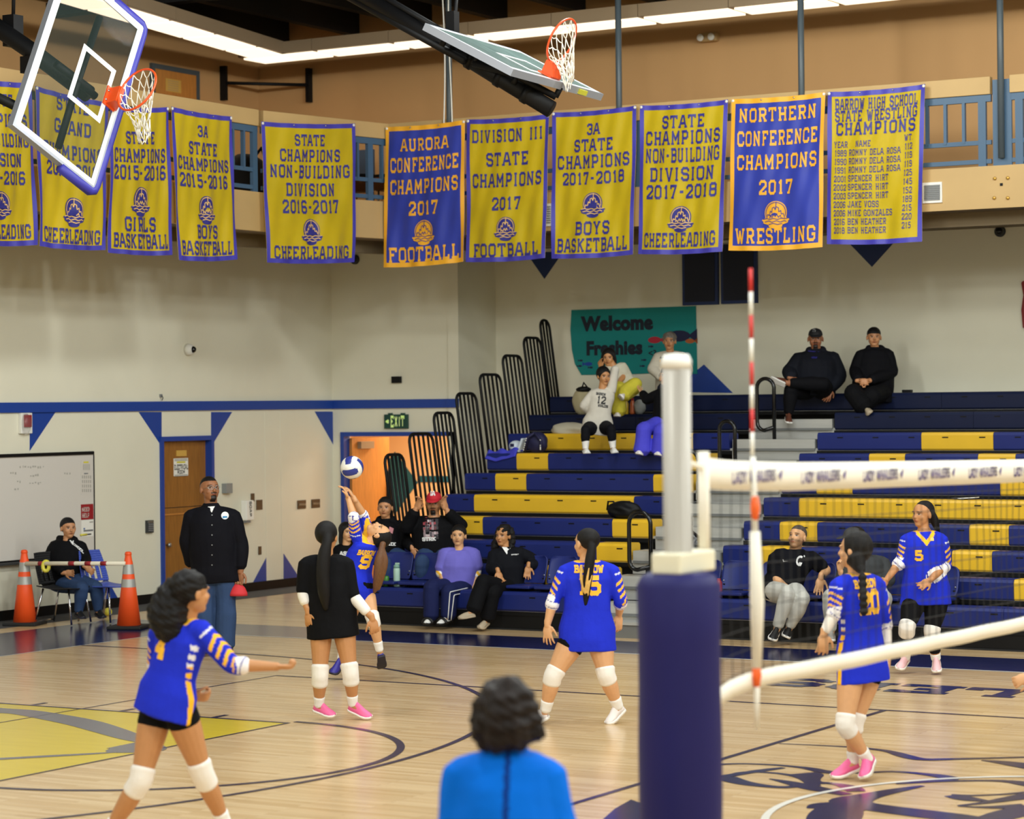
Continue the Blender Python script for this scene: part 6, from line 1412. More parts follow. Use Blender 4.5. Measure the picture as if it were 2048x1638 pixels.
# number 9, bumping backwards over her head
p = Person('volleyball player number 9 arched back, both arms raised to bump the ball', 22.4, .97, dict(
    head=(757, 1067, .0), neck=(737, 1084), waist=(716, 1130, .02), pel=(719, 1172), sha=(712, 1073, -.05), shb=(733, 1066, .14), ela=(708, 1036, -.12), wra=(697, 999, -.04), elb=(727, 1031, .12), wrb=(708, 997, .02),
    hipa=(710, 1182, -.03), hipb=(729, 1182, .05), kna=(697, 1250, .12), knb=(746, 1238, -.12), ana=(682, 1318, .14), anb=(759, 1300, -.05), toea=(663, 1352, .0), toeb=(765, 1340, .08)),
    (.05, .95, .1), 'light', .98, hup=(.92, -.38, 0), front=(-.45, .25, -.85), hands=dict(a=dict(d=(-.35, .9, 0), n=(1, .2, 0), curl=.5), b=dict(d=(-.5, .85, 0), n=(1, 0, 0), curl=.6)))
player(p, dict(sleeve=1.12, lo=-.12, e=.014, loose=.98), 'shoe_purple', 'sole_dark', leg=.2, pads=False, jer=jersey(p, cuff_t=.86))
p.pads(which=(1,)); p.decal('jersey_number', (731, 1124), [[(a+b*.25, b) for a, b in q] for q in TQ('9', 0, .13, .085, t=.24)], M('jersey_gold'), n=vv((.25, 0, 1)), up=vv((.1, 1, 0)))
p.decal('jersey_lettering', (734, 1106), [[(a+b*.25, b) for a, b in q] for q in TQ('BARROW', 0, .05, .17, t=.26, gap=.2)], M('jersey_gold'), n=vv((.25, 0, 1)), up=vv((.1, 1, 0)), sub=1)
p.hair(m='hair_black', shift=(0.000, -0.036, 0.026), rad=(0.086, 0.102, 0.101))
p.hair(m='hair_brown', capon=False, tubes=[[(766, 1086, -.06, .03), (763, 1100, -.08, .03), (759, 1120, -.09, .044), (757, 1146, -.09, .046), (753, 1170, -.08, .036), (748, 1186, -.07, .012)], [(765, 1096, -.08, .02), (770, 1122, -.08, .03), (766, 1150, -.09, .022), (758, 1180, -.08, .01)]], name='ponytail', label='long brown ponytail hanging down')
# number 15
p = Person('volleyball player number 15 in blue seen from behind, legs spread wide', 19.2, .98, dict(
    head=(1171, 1087), neck=(1174, 1121), pel=(1174, 1268), sha=(1134, 1140), shb=(1221, 1140), ela=(1107, 1198, -.03), wra=(1095, 1248, -.06), elb=(1241, 1201, .0), wrb=(1238, 1228, .16),
    hipa=(1150, 1274), hipb=(1199, 1274), kna=(1106, 1352, -.05), knb=(1212, 1349, -.05), ana=(1091, 1420, .02), anb=(1236, 1414, .05), toea=(1082, 1446, .05), toeb=(1222, 1446, .02)),
    (-.62, -.02, -.78), 'light', 1.22, front=(-.1, 0, -1), hands=dict(a=dict(d=(.02, -1, .1), curl=.25, spread=.16), b=dict(d=(-.05, -1, .0), curl=.5)))
player(p, dict(sleeve=1.30, lo=-.13, e=.013, loose=.95), 'shoe_white', leg=.28, jer=jersey(p, cuff_t=.98))
p.decal('jersey_lettering', (1178, 1138), TQ('BARROW', 0, .062, .22, t=.26, gap=.2), M('jersey_gold'), n=vv((0, 0, 1)), sub=2)
p.decal('jersey_number', (1179, 1171), TQ('15', 0, .155, .155, t=.24, gap=.2), M('jersey_gold'), n=vv((0, 0, 1)))
p.hair(tubes=[[(1178, 1076, -.06, .05), (1183, 1094, -.10, .036), (1180, 1120, -.12, .04), (1176, 1150, -.13, .038), (1173, 1184, -.14, .03), (1171, 1210, -.13, .014)]], rad=(0.088, 0.106, 0.089), )
p.hair(m='hair_gold', capon=False, tubes=[[(1164, 1130, -.14, .008), (1162, 1155, -.155, .012), (1168, 1185, -.165, .008)], [(1178, 1136, -.17, .006), (1174, 1160, -.175, .011), (1170, 1188, -.17, .007)], [(1184, 1150, -.16, .005), (1178, 1172, -.172, .009), (1176, 1192, -.17, .005)]], vox=.006, name='hair_highlight', label='blond streaks in the ponytail')
# number 20
p = Person('volleyball player number 20 in blue with a long dark braid, behind the net', 16.25, .98, dict(
    head=(1706, 1101), neck=(1713, 1147), pel=(1724, 1322), sha=(1678, 1168, -.11), shb=(1754, 1168, .09), ela=(1669, 1226, -.13), wra=(1648, 1266, -.14), elb=(1769, 1246, .12), wrb=(1775, 1304, .10),
    hipa=(1704, 1332, -.05), hipb=(1742, 1332, .06), kna=(1690, 1450, -.12), knb=(1708, 1446, .05), ana=(1736, 1520, .04), anb=(1706, 1524, .08), toea=(1728, 1562, -.10), toeb=(1664, 1560, .02)),
    (-.86, -.03, -.5), 'light', 1.0, front=(-.55, 0, -.8), hands=dict(a=dict(d=(-.1, -1, .0), curl=.5), b=dict(d=(.05, -1, 0), curl=.5)))
player(p, dict(sleeve=1.18, lo=-.14, e=.014, loose=1.0), 'shoe_pink', leg=.24, jer=jersey(p, side=-1, cuff_t=.86))
p.band('arm_sleeve', 'arm', 0, 1.1, 1.9, .006, 'pad_white'); p.band('arm_sleeve', 'arm', 1, 1.1, 1.75, .006, 'pad_white')
p.decal('jersey_lettering', (1733, 1167), TQ('BARROW', 0, .058, .18, t=.26, gap=.2), M('jersey_gold'), n=vv((.35, 0, .94)))
p.decal('jersey_number', (1741, 1204), TQ('20', 0, .165, .155, t=.24, gap=.2), M('jersey_gold'), n=vv((.35, 0, .94)))
p.hair(shift=(0.000, -0.036, 0.026), rad=(0.089, 0.107, 0.111), tubes=[[(1712, 1118, -.06, .07), (1720, 1136, -.10, .038), (1724, 1142, -.13, .026)]]+[[(1724.5+.5*k, 1148+k*13.5, -.16-.012*min(k, 3), .018), (1725+.5*k, 1155+k*13.5, -.165-.012*min(k, 3), .031), (1725.5+.5*k, 1161.5+k*13.5, -.16-.012*min(k, 3), .018)] for k in range(6)], vox=.008)
# number 5
p = Person('volleyball player number 5 in blue and black leggings facing the net', 22.5, .99, dict(
    head=(1844, 1029), neck=(1848, 1060), pel=(1851, 1187), sha=(1815, 1078), shb=(1881, 1077), ela=(1803, 1120, -.02), wra=(1775, 1157, -.12), elb=(1892, 1130, .02), wrb=(1860, 1160, -.22),
    hipa=(1831, 1194), hipb=(1874, 1194), kna=(1814, 1254, -.12), knb=(1864, 1262, -.05), ana=(1811, 1316, .10), anb=(1872, 1318, .05), toea=(1795, 1344, -.06), toeb=(1874, 1350, -.14)),
    (-.8, -.04, .6), 'tan', 1.22, front=(-.25, 0, 1), hands=dict(a=dict(d=(-.6, -.7, .2), curl=.4), b=dict(d=(-.75, -.45, .3), n=(-.3, -.6, -.6), curl=.4, spread=.14)))
p.top('jersey', jersey(p, vneck=True, cuff_t=1.0), sleeve=1.32, lo=-.10, e=.014, loose=1.0)
p.bottom('leggings', (16, 16, 19), t1=1.72, e=.006, label='black leggings'); p.pads(t0=.9, t1=1.22, e=.015); p.feet('shoe_lightpink', sock_t=1.8)
p.decal('jersey_number', (1838, 1111), TQ('5', 0, .10, .06, t=.24), M('jersey_gold')); p.decal('chest_crest', (1864, 1079), [[(-.018, -.012), (.018, -.012), (.014, .018), (-.012, .018)]], M('ban_thread'))
p.hair(shift=(0.000, -0.036, 0.032), rad=(0.084, 0.104, 0.097), tubes=[[(1860, 1028, -.0, .05), (1868, 1040, .02, .042), (1873, 1054, .04, .03), (1877, 1066, .05, .016)]])
# ---------------------------------------------------------------- people along the side
JEAN = (52, 72, 108)
p = Person('tall man in black button jacket and jeans standing before the brown door', 24.8, 1.09, dict(
    head=(420, 979), neck=(422, 1012), pel=(430, 1143), sha=(385, 1031), shb=(463, 1030), ela=(374, 1083, .02), wra=(383, 1134, .1), elb=(482, 1086, .0), wrb=(481, 1141, -.04),
    hipa=(412, 1152), hipb=(450, 1152), kna=(409, 1228, -.03), knb=(452, 1228, -.03), ana=(410, 1296), anb=(449, 1292), toea=(402, 1309, -.14), toeb=(459, 1302, -.14)),
    (.52, .14, .84), 'brown', 1.22, front=(.12, 0, 1), male='goatee', hands=dict(b=dict(d=(-.1, -1, 0), curl=1.3)))
p.top('jacket', (15, 15, 22), sleeve=1.86, lo=-.10, e=.022, loose=1.12, label='black button jacket'); p.bottom('jeans', JEAN, t1=1.97, e=.014, flare=.02, wr=.004)
p.feet('shoe_grey', 'sole_dark', sock=None); p.hair(cap=.97, shift=(0.000, -0.024, 0.042), rad=(0.081, 0.100, 0.087)); p.glasses()
p.decal('badge', (450, 1031), [[(.038*math.cos(a), .038*math.sin(a)) for a in (t, t+.4, t+.8)]+[(0, 0)] for t in np.arange(0, 6.28, .785)], M('print_white'), label='round white and blue badge'); p.decal('badge_print', (450, 1033), [[(-.026, -.014), (.026, -.014), (.02, .003), (-.022, .006)]], mat('badge_blue', (40, 130, 180), .5), off=.007)
p.decal('undershirt', (423, 1019), [[(-.035, .03), (.0, -.03), (.001, -.03), (.035, .03)]], M('print_white'))
for k in range(6): p.decal('button', (424, 1030+k*20), [[(-.006, -.006), (.006, -.006), (.006, .006), (-.006, .006)]], M('grey'), sub=1)
c = p.P['wrb']+vv((-.02, -.19, .03)); root = empty('baseball_cap', tuple(c), 'red cap held in the standing man\'s hand', 'cap'); mb = MB()
mb.loft([[c+vv((.0+w*math.cos(g), z, w*.75*math.sin(g))) for g in np.linspace(0, 2*math.pi, 17)[:-1]] for w, z in ((.095, -.06), (.092, -.03), (.07, .02), (.03, .06), (.005, .07))], mat('cap_red', (206, 44, 52), .7)); mb.build('crown', root)
# woman by the cones
p = Person('woman in black hoodie and jeans sitting on a chair behind the cones', 29.0, .98, dict(
    head=(137, 1057), neck=(135, 1081), pel=(121, 1160), sha=(113, 1092), shb=(160, 1091), ela=(103, 1124, -.05), wra=(128, 1146, -.25), elb=(171, 1119, -.02), wrb=(171, 1134, -.25),
    hipa=(112, 1163, .05), hipb=(136, 1161, -.02), kna=(164, 1176, -.40), knb=(193, 1174, -.22), ana=(157, 1224, -.38), anb=(196, 1222, -.18), toea=(168, 1240, -.50), toeb=(208, 1238, -.28)),
    (.52, -.02, .85), 'mid', 1.3, front=(.6, 0, .8), hands=dict(b=dict(d=(.8, -.5, .3), curl=.5), a=dict(d=(1, 0, .2), curl=.6)))
p.top('hoodie', BK, sleeve=1.88, lo=-.10, e=.022, loose=1.15, hood=True, label='black hoodie'); p.bottom('jeans', JEAN, t1=1.95, e=.012); p.feet('shoe_black', 'sole_dark', sock=None)
p.hair(tubes=[[('h', -.03, -.1, .03, .04), ('h', -.05, -.12, -.05, .03), ('h', -.06, -.1, -.1, .015)]])
p.decal('hood_cord', (144, 1085), TQ('Y', 0, .06, .05, t=.2, serif=False), M('print_white'), sub=1); p.decal('hoodie_print', (155, 1094), [[(a, b-.8*a) for a, b in q] for q in TQ('SCHOOL', 0, .035, .13, t=.26, gap=.25)], M('print_white'), sub=1)
# row of spectators at the left end
p = Person('girl in black top half hidden behind the bumping player', 29.0, .94, dict(head=(694, 1065), neck=(692, 1089), pel=(694, 1172), sha=(675, 1098), shb=(714, 1097), ela=(670, 1135), wra=(682, 1160, -.2), elb=(718, 1135), wrb=(706, 1160, -.2), kna=(686, 1190, -.36), knb=(704, 1190, -.36), ana=(690, 1240, -.36), anb=(704, 1240, -.36), toea=(688, 1252, -.48), toeb=(706, 1252, -.48)), (.5, -.02, .86), 'light', 1.0)
p.top('shirt', BK, sleeve=1.2, e=.014); p.bottom('jeans', (120, 150, 196), label='light blue jeans'); p.feet('shoe_white', sock=None); p.hair(sides=True)
p.decal('shirt_print', (690, 1107), TQ('ASK', 0, .05, .12, t=.24, gap=.25), M('print_white'), sub=1)
p = Person('woman in black hoodie sitting left of the man in the red cap', 28.9, 1.0, dict(head=(770, 1016), neck=(772, 1042), pel=(768, 1112), sha=(750, 1052), shb=(798, 1051), ela=(742, 1085, -.02), wra=(757, 1104, -.2), elb=(813, 1082, -.06), wrb=(824, 1096, -.28), kna=(770, 1124, -.36), knb=(812, 1117, -.36), ana=(775, 1165, -.34), anb=(811, 1165, -.34), toea=(772, 1174, -.44), toeb=(808, 1174, -.44)), (-.15, -.03, 1), 'mid', 1.22, hands=dict(b=dict(d=(.35, -.8, .3), curl=.7)))
p.top('hoodie', BK, sleeve=1.9, e=.024, loose=1.15, hood=True, label='black hoodie'); p.bottom('jeans', JEAN, e=.012); p.feet('shoe_black', sock=None); p.hair()
p.decal('hoodie_print', (782, 1062), [[(-.03, -.01), (.02, -.03), (.03, .03), (-.02, .05)]], mat('print_rose', (200, 130, 136), .6)); p.decal('hoodie_print', (782, 1088), TQ('MIX', 0, .04, .10, t=.26, gap=.2), M('print_white'), sub=1)
p = Person('man in red baseball cap and black sweatshirt, both hands raised to the cap', 28.7, 1.07, dict(head=(868, 1007), neck=(868, 1033), pel=(872, 1112), sha=(836, 1045), shb=(901, 1044), ela=(812, 1056, -.08), wra=(831, 1020, -.16), elb=(922, 1052, -.04), wrb=(894, 1022, -.14), kna=(845, 1126, -.40), knb=(890, 1122, -.36), ana=(846, 1172, -.34), anb=(885, 1172, -.34), toea=(840, 1180, -.46), toeb=(880, 1180, -.46)), (-.15, -.12, 1), 'mid', 1.38, male='goatee', hands=dict(a=dict(d=(.42, .85, .1), n=(.6, 0, -.6), curl=.8), b=dict(d=(-.3, .92, .1), n=(-.8, 0, -.5), curl=.5)))
p.top('sweatshirt', BK, sleeve=1.86, e=.024, loose=1.12, label='black sweatshirt'); p.bottom('jeans', JEAN, e=.014); p.feet('shoe_black', sock=None); p.cap((186, 22, 40), lbl='red baseball cap', name='baseball_cap')
o = [c_ for c_ in p.root.children if c_.name.startswith('baseball_cap')][0]; p.decal('cap_lettering', (866, 986), TQ('LA', 0, .05, .05, t=.22, gap=-.25), M('print_white'), n=p.f, o=o, up=(0, 0, 1), sub=1, parent=o)
rs = random.Random(11); b4 = [(40, 36, 42), (150, 130, 136), (196, 180, 184), (150, 60, 70), (70, 64, 72)]
for gi, cc in enumerate(b4):
    qs = []
    for i in range(7):
        for j in range(9):
            if rs.randrange(5) == gi:
                u, v = -.085+i*.0245, -.125+j*.028; k = rs.uniform(-.008, .008); qs.append([(u+k, v), (u+.026, v+k), (u+.026-k, v+.03), (u, v+.03-k)])
    p.decal('shirt_print', (861, 1057), qs, mat('print_%d' % gi, cc, .6), sub=1, label='collage print in greys and red' if gi == 2 else None)
p.decal('shirt_lettering', (858, 1078), TQ('STRK', 0, .045, .15, t=.24, gap=.15), M('print_white'), sub=1, off=.007)
p = Person('girl in purple tee and navy track trousers on the lowest bench', 27.9, .97, dict(head=(917, 1072), neck=(919, 1098), pel=(916, 1172), sha=(891, 1106), shb=(946, 1105), ela=(880, 1143, -.04), wra=(889, 1166, -.1), elb=(955, 1142, -.02), wrb=(945, 1182, -.1), hipa=(903, 1176), hipb=(934, 1176), kna=(863, 1174, -.33), knb=(898, 1183, -.36), ana=(862, 1234, -.36), anb=(897, 1233, -.38), toea=(851, 1252, -.50), toeb=(876, 1253, -.54)), (-.16, -.02, 1), 'light', 1.14, hands=dict(b=dict(d=(-.3, -.9, .2))))
def undershirt(V):
    col = np.tile(L3((232, 228, 224)), (len(V), 1)); k = np.sin((V@np.array(RT)*1.2+V[:, 2])*60); col[k > .15] = L3((240, 184, 60)); return col
p.top('jersey', undershirt, sleeve=1.3, lo=-.02, e=.008, label='white and gold long sleeves under the tee'); p.top('tee_shirt', (112, 106, 196), sleeve=.86, lo=-.13, e=.026, ease_arm=.034, loose=1.2, label='loose purple tee shirt', wr=.006)
p.bottom('track_trousers', (30, 36, 78), t1=1.98, e=.016, flare=.012)
for (a, b, c_) in (((935, 1176), (900, 1184), (896, 1238)), ((940, 1183), (908, 1190), (902, 1240))):
    mb = MB(); o = [q for q in p.root.children if q.name.startswith('track_trousers')][0]; T = p.bvh(o); pts = []
    for t in np.linspace(0, 2, 30):
        x, y = (a[0]+(b[0]-a[0])*t, a[1]+(b[1]-a[1])*t) if t <= 1 else (b[0]+(c_[0]-b[0])*(t-1), b[1]+(c_[1]-b[1])*(t-1)); h = T.ray_cast(CAM, ray(x, y))
        if h[0] is not None and dep(h[0]) < 28.2: pts.append(h[0]+h[1]*.002)
    if len(pts) > 3: mb.tube(pts, .006, M('print_white'), 6); mb.build('piping', o, label='white piping')
p.feet('sock_white', 'shoe_black', sock='sock_white', low=True, name='slide_sandal')
for i in (0, 1):
    q = 'ab'[i]; c = p.P['an'+q].lerp(p.P['toe'+q], .62); mb = MB(); d = (p.P['toe'+q]-p.P['an'+q]).normalized(); x = d.cross(Vector((0, 0, 1))).normalized(); mb.tube([c+x*.06*math.cos(g)+Vector((0, 0, 1))*.045*math.sin(g) for g in np.linspace(-.2, math.pi+.2, 9)], .016, M('shoe_black'), 8); mb.build('sandal_strap', p.root)
p.hair(tubes=[[('h', 0, -.08, .09, .03), ('h', 0, -.1, .11, .03)], [('h', .04, -.08, .0, .045), ('h', .05, -.08, -.07, .03)]])
p = Person('smiling girl in black jacket with long curly hair and crossed legs', 27.6, .98, dict(head=(1006, 1072), neck=(1012, 1098), pel=(1014, 1174), sha=(990, 1108), shb=(1037, 1106), ela=(982, 1136, -.06), wra=(996, 1142, -.25), elb=(1084, 1128, .10), wrb=(1057, 1131, -.08), hipa=(1000, 1180), hipb=(1028, 1178), kna=(986, 1184, -.40), knb=(966, 1164, -.46), ana=(974, 1238, -.36), anb=(946, 1222, -.56), toea=(958, 1260, -.5), toeb=(921, 1240, -.64)), (-.52, -.04, .85), 'tan', 1.05, hands=dict(a=dict(d=(.3, -.9, .3), curl=.5), b=dict(d=(-.15, -1, .2), n=(-.2, 0, -1), curl=.3)))
p.top('jacket', (17, 18, 24), sleeve=1.86, lo=-.12, e=.026, ease_arm=.03, loose=1.15, wr=.006, label='puffy black jacket'); p.bottom('trousers', (15, 15, 18), t1=1.95, e=.016, flare=.014); p.feet('clog_taupe', 'clog_taupe', sock='sock_white', sock_t=1.75, low=True, name='clog')
p.hair(tubes=[[('h', .05, -.04, .07, .05), ('h', .09, -.03, -.02, .045), ('h', .11, -.01, -.12, .05), ('h', .11, .01, -.2, .035)], [('h', -.05, -.06, .07, .05), ('h', -.08, -.06, -.02, .04), ('h', -.09, -.03, -.12, .035), ('h', -.08, 0, -.18, .02)], [('h', 0, -.09, .05, .06), ('h', .02, -.12, -.08, .06), ('h', .04, -.1, -.18, .05)]], curl=.012)
p.decal('undershirt', (1013, 1099), [[(-.05, .03), (.0, -.05), (.004, -.05), (.05, .02)]], M('print_white')); p.decal('jacket_print', (1030, 1109), TQ('SPORT', 0, .012, .08, t=.24), M('print_white'), sub=1)
p = Person('bearded coach in black polo and pale grey trousers, arm along the chairs', 25.6, 1.06, dict(head=(1594, 1075), neck=(1591, 1104), pel=(1562, 1180), sha=(1553, 1114), shb=(1618, 1114), ela=(1545, 1153, -.04), wra=(1574, 1177, -.26), elb=(1653, 1140, .05), wrb=(1642, 1154, -.10), hipa=(1546, 1183), hipb=(1582, 1183), kna=(1576, 1186, -.44), knb=(1606, 1198, -.42), ana=(1554, 1258, -.34), anb=(1578, 1257, -.28), toea=(1542, 1284, -.52), toeb=(1570, 1278, -.42)), (-.55, .22, .8), 'light', 1.12, male='beard', hands=dict(a=dict(d=(.5, -.75, .3), curl=.3), b=dict(d=(-.2, -1, .15), n=(-.1, 0, -1), curl=.15)))
p.top('polo_shirt', (13, 14, 20), sleeve=.78, lo=-.13, e=.018, ease_arm=.026, loose=1.0, label='black polo shirt'); p.bottom('trousers', (196, 194, 186), t1=1.9, e=.016, label='pale grey trousers', wr=.005); p.feet('shoe_black', 'sole_white', sock=None)
p.hair('hair_salt', cap=.98, shift=(0.000, -0.026, 0.042), rad=(0.081, 0.100, 0.089)); p.band('wrist_watch', 'arm', 1, 1.86, 1.96, .006, 'shoe_black')
p.decal('shirt_crest', (1601, 1122), [[(.045*math.cos(a)*k-.005, .055*math.sin(a)*k) for a, k in ((t, 1), (t+.5, 1), (t+.5, .6), (t, .6))] for t in np.arange(1.2, 4.9, .5)]+[[(-.015, -.045), (.02, -.05), (.025, -.01), (-.01, -.015)], [(.02, .055), (.035, .05), (.035, .065), (.02, .07)]], M('print_white'), label='white round crest'); p.decal('shirt_mark', (1570, 1122), [[(-.03, .008), (-.018, -.012), (-.008, -.012), (-.022, .006)], [(-.018, -.012), (.035, .012), (-.008, -.004), (-.016, -.006)]], M('print_white'), sub=1)
p = Person('man in dark grey cap and jacket sitting behind player number 20', 25.2, 1.04, dict(head=(1706, 1080), neck=(1727, 1112), pel=(1728, 1180), sha=(1700, 1120, -.06), shb=(1762, 1124, .06), ela=(1696, 1160, -.16), wra=(1682, 1146, -.3), elb=(1776, 1160, .0), wrb=(1748, 1172, -.25), kna=(1660, 1194, -.40), knb=(1770, 1198, -.28), ana=(1662, 1264, -.34), anb=(1752, 1262, -.26), toea=(1660, 1286, -.50), toeb=(1744, 1284, -.4)), (-.88, -.12, .35), 'light', 1.15, male=True, hands=dict(a=dict(d=(-.2, .9, .2), curl=.9)))
p.top('jacket', (62, 64, 66), sleeve=1.88, e=.028, loose=1.1, wr=.006, label='dark grey padded jacket'); p.bottom('trousers', (186, 184, 176), t1=1.92, e=.016, label='pale grey trousers'); p.feet('shoe_grey', 'sole_white', sock=None); p.hair('hair_dark_brown', cap=.96); p.cap((58, 57, 58), lbl='dark grey baseball cap', name='baseball_cap')
# ---------------------------------------------------------------- people high on the bleachers
p = Person('player in white jersey number 12 sitting on the benches, one arm behind her head', 30.9, .96, dict(head=(1208, 753), neck=(1205, 778), pel=(1195, 850), sha=(1188, 786), shb=(1222, 783), ela=(1167, 812, .0), wra=(1182, 830, .16), elb=(1231, 738, .0), wrb=(1221, 756, .14), hipa=(1183, 856), hipb=(1209, 855), kna=(1171, 860, -.38), knb=(1222, 858, -.38), ana=(1171, 897, -.36), anb=(1226, 895, -.36), toea=(1174, 908, -.46), toeb=(1230, 907, -.46)), (.36, -.14, .92), 'tan', 1.0)
p.top('jersey', (206, 200, 188), sleeve=1.9, lo=-.13, e=.014, loose=.95, label='white jersey'); p.bottom('leggings', (18, 18, 24), t1=1.62, e=.008, label='black leggings'); p.feet('sock_white', 'sock_white', sock='sock_white', sock_t=1.55, low=True, name='sock')
p.decal('jersey_number', (1203, 800), TQ('12', 0, .10, .10, t=.2, gap=.3), M('print_black')); p.decal('jersey_lettering', (1202, 788), TQ('BARROW', 0, .035, .12, t=.24, gap=.2), M('print_black'), sub=1); p.decal('jersey_lettering', (1206, 812), TQ('WHALERS', 0, .035, .13, t=.24, gap=.2), M('print_black'), sub=1)
p.hair(tubes=[[('h', .0, -.09, .04, .04), ('h', .0, -.12, -.02, .03), ('h', -.01, -.1, -.08, .02)]])
p = Person('girl in cream tee and yellow trousers leaning on the player in white', 31.7, .95, dict(head=(1217, 716), neck=(1226, 732), pel=(1254, 782), sha=(1216, 740), shb=(1246, 736), ela=(1208, 752, -.12), wra=(1203, 736, -.2), elb=(1246, 754, -.1), wrb=(1236, 768, -.22), kna=(1237, 776, -.40), knb=(1270, 768, -.36), ana=(1237, 824, -.36), anb=(1246, 790, -.48), toea=(1234, 834, -.46), toeb=(1240, 796, -.56)), (-.2, -.14, .95), 'tan', 1.0)
p.top('tee_shirt', (196, 190, 170), sleeve=.7, lo=-.1, e=.018, ease_arm=.026, label='cream tee shirt'); p.bottom('trousers', (206, 194, 66), t1=1.96, e=.022, flare=.03, label='wide yellow trousers', wr=.006); p.feet('shoe_white', sock=None); p.hair(sides=True, )
p = Person('older woman with short grey hair in cream sweater before the teal poster', 32.0, .97, dict(head=(1339, 683), neck=(1340, 704), pel=(1343, 778), sha=(1319, 713), shb=(1362, 712), ela=(1305, 738, -.04), wra=(1322, 756, -.2), elb=(1376, 740, -.04), wrb=(1354, 760, -.2), kna=(1330, 785, -.38), knb=(1356, 785, -.38), ana=(1330, 828, -.36), anb=(1355, 828, -.36), toea=(1328, 838, -.46), toeb=(1354, 838, -.46)), (-.2, -.05, 1), 'mid', 1.1)
p.top('sweater', (196, 188, 172), sleeve=1.9, e=.024, loose=1.1, label='cream sweater'); p.bottom('trousers', (30, 34, 54), e=.016); p.feet('shoe_black', sock=None); p.hair('hair_grey', shift=(0.000, -0.024, 0.046), rad=(0.092, 0.104, 0.089), curl=.008)
p.decal('name_tag', (1329, 719), [[(-.06, -.03), (.05, -.03), (.05, .0), (-.06, .0)]], M('ban_thread')); p.decal('sweater_print', (1328, 715), TQ('ALASKA', 0, .022, .10, t=.25, gap=.2), M('print_black'), sub=1)
p = Person('person in glasses, black top and bright blue trousers beside the post', 30.6, .98, dict(head=(1334, 752), neck=(1340, 776), pel=(1338, 850), sha=(1320, 788), shb=(1364, 788), ela=(1294, 800, .12), wra=(1284, 786, .3), elb=(1374, 820), wrb=(1352, 846, -.2), kna=(1288, 858, -.34), knb=(1322, 862, -.40), ana=(1284, 902, -.32), anb=(1320, 904, -.34), toea=(1276, 910, -.44), toeb=(1314, 912, -.46)), (-.9, -.05, .35), 'light', 1.12)
p.top('shirt', (13, 13, 17), sleeve=1.88, e=.02, loose=1.1); p.bottom('trousers', (78, 76, 206), t1=1.97, e=.02, flare=.03, label='bright blue trousers', wr=.006); p.feet('shoe_white', sock=None); p.hair(shift=(0.000, -0.024, 0.036), rad=(0.090, 0.104, 0.103)); p.glasses()
p = Person('man in dark cap and hooded jacket on the top bench, ankle on knee', 31.2, 1.05, dict(head=(1631, 678), neck=(1632, 703), pel=(1630, 774), sha=(1602, 717), shb=(1662, 715), ela=(1579, 744, -.04), wra=(1582, 757, -.25), elb=(1680, 752, -.02), wrb=(1660, 778, -.12), hipa=(1614, 779), hipb=(1644, 779), kna=(1582, 780, -.36), knb=(1648, 768, -.42), ana=(1577, 828, -.34), anb=(1578, 766, -.44), toea=(1578, 848, -.46), toeb=(1552, 764, -.44)), (-.1, -.1, 1), 'deep', 1.35, male='goatee', hands=dict(a=dict(d=(.6, -.3, .3), curl=.8), b=dict(d=(-.3, -.95, .2), curl=.4)))
p.top('jacket', (24, 26, 34), sleeve=1.86, e=.034, ease_arm=.04, loose=1.2, hood=True, wr=.006, label='dark hooded jacket'); p.bottom('trousers', (14, 14, 18), t1=1.93, e=.016); p.feet('shoe_brown', 'sole_white', sock=None); p.cap((18, 18, 24), lbl='dark baseball cap', name='baseball_cap'); p.hair(cap=.95)
p.decal('collar', (1628, 709), [[(-.07, .05), (-.03, -.05), (.03, -.05), (.07, .04)]], mat('collar_blue', (36, 34, 120), .7)); o = [c_ for c_ in p.root.children if c_.name.startswith('baseball_cap')][0]; p.decal('cap_badge', (1628, 660), [[(-.02, -.02), (.02, -.02), (.025, .015), (-.015, .02)]], M('grey'), n=p.f, o=o, up=(0, 0, 1), parent=o)
p = Person('woman in long black coat with folded hands on the top bench', 31.0, 1.0, dict(head=(1748, 675), neck=(1750, 699), pel=(1746, 778), sha=(1725, 709), shb=(1774, 707), ela=(1710, 742, -.06), wra=(1717, 762, -.36), elb=(1784, 744, -.04), wrb=(1737, 762, -.36), hipa=(1731, 783), hipb=(1763, 783), kna=(1706, 786, -.40), knb=(1744, 792, -.44), ana=(1728, 812, -.50), anb=(1720, 814, -.40), toea=(1738, 824, -.56), toeb=(1716, 822, -.46)), (-.06, -.05, 1), 'mid', 1.28, hands=dict(a=dict(d=(.9, -.1, .3), curl=.6), b=dict(d=(-.9, -.1, .3), curl=.6)))
p.top('coat', (13, 13, 18), sleeve=1.86, lo=-.16, e=.034, ease_arm=.036, loose=1.2, hood=True, hemk=1.15, label='long black coat'); p.bottom('trousers', (14, 14, 17), e=.03, flare=.03); p.feet('clog_taupe', 'clog_taupe', sock=None, low=True); p.hair(shift=(0.000, -0.026, 0.046), rad=(0.088, 0.104, 0.089), tubes=[[('h', 0, -.09, .06, .045), ('h', 0, -.12, .03, .04)]])
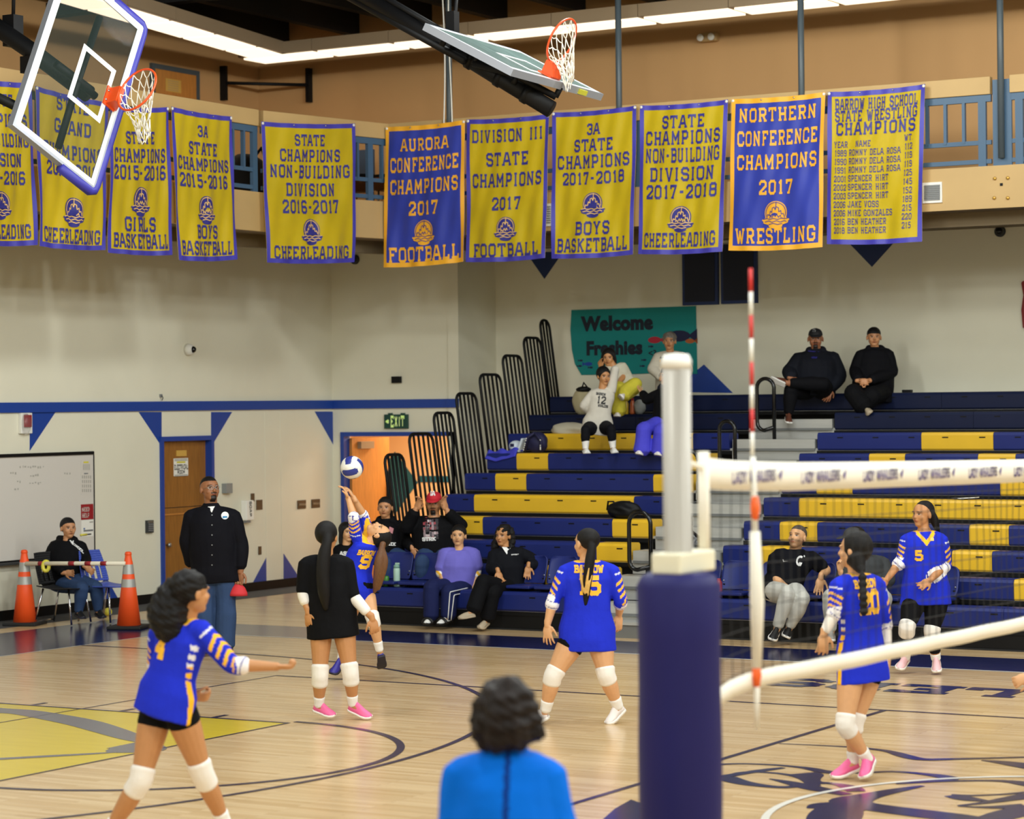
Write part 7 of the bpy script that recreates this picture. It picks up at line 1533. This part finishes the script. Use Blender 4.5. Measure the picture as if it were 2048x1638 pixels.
# ---------------------------------------------------------------- nearest figure and the hand at the right edge
p = Person('woman in bright blue jacket with dark curly bob, nearest, seen from behind', 8.8, 1.0, dict(head=(1018, 1428), neck=(1010, 1500), pel=(1006, 1795), sha=(935, 1546), shb=(1086, 1552), ela=(908, 1680, -.02), wra=(915, 1800, -.1), elb=(1122, 1680, -.02), wrb=(1108, 1800, -.1), kna=(965, 1985), knb=(1045, 1985), ana=(968, 2160), anb=(1040, 2160), toea=(960, 2190, .15), toeb=(1050, 2190, .15)), (.35, -.05, -.93), 'light', 1.12, front=(.12, 0, -1))
def bluejacket(V):
    col = np.tile(L3((0, 108, 222)), (len(V), 1)); x = (V-np.array(p.P['neck']))@np.array(p.lat); back = (V-np.array(p.P['neck']))@np.array(p.fr) < .02; col[(np.abs(x-.01) < .010) & back] = L3((10, 50, 130)); return col
p.top('jacket', bluejacket, sleeve=1.9, lo=-.16, e=.028, ease_arm=.034, loose=1.15, wr=.007, label='bright blue jacket with dark back seam', vox=.009); p.bottom('trousers', (30, 32, 44), e=.016); p.feet('shoe_black', sock=None)
p.hair('hair_dark_brown', shift=(0.000, -0.032, 0.026), rad=(0.104, 0.112, 0.111), tubes=[[('h', .06, -.03, .06, .05), ('h', .092, -.02, -.02, .044), ('h', .096, -.01, -.08, .038)], [('h', -.06, -.03, .06, .05), ('h', -.088, -.03, -.02, .045), ('h', -.088, -.02, -.09, .038)], [('h', 0, -.09, .05, .06), ('h', 0, -.10, -.03, .066), ('h', 0, -.09, -.10, .05)], [('h', .05, -.08, -.03, .06), ('h', .055, -.06, -.10, .045)], [('h', -.05, -.08, -.03, .06), ('h', -.05, -.06, -.10, .045)]], curl=.012, vox=.007)
p = Person('player mostly outside the right edge, only a hand in view', 17.2, .98, dict(head=(2118, 1110), neck=(2116, 1146), pel=(2112, 1310), sha=(2076, 1168), shb=(2156, 1168), ela=(2078, 1262), wra=(2058, 1352, -.1), elb=(2166, 1255), wrb=(2170, 1330, -.1), kna=(2090, 1440, -.05), knb=(2140, 1440, -.05), ana=(2088, 1540, .05), anb=(2140, 1540, .05), toea=(2080, 1556, -.1), toeb=(2140, 1556, -.1)), (-.5, 0, -.8), 'light', 1.0, hands=dict(a=dict(d=(-.9, -.4, 0), curl=1.3)))
player(p, dict(sleeve=1.25, lo=-.13, e=.014), 'shoe_white', jer=jersey(p)); p.hair()
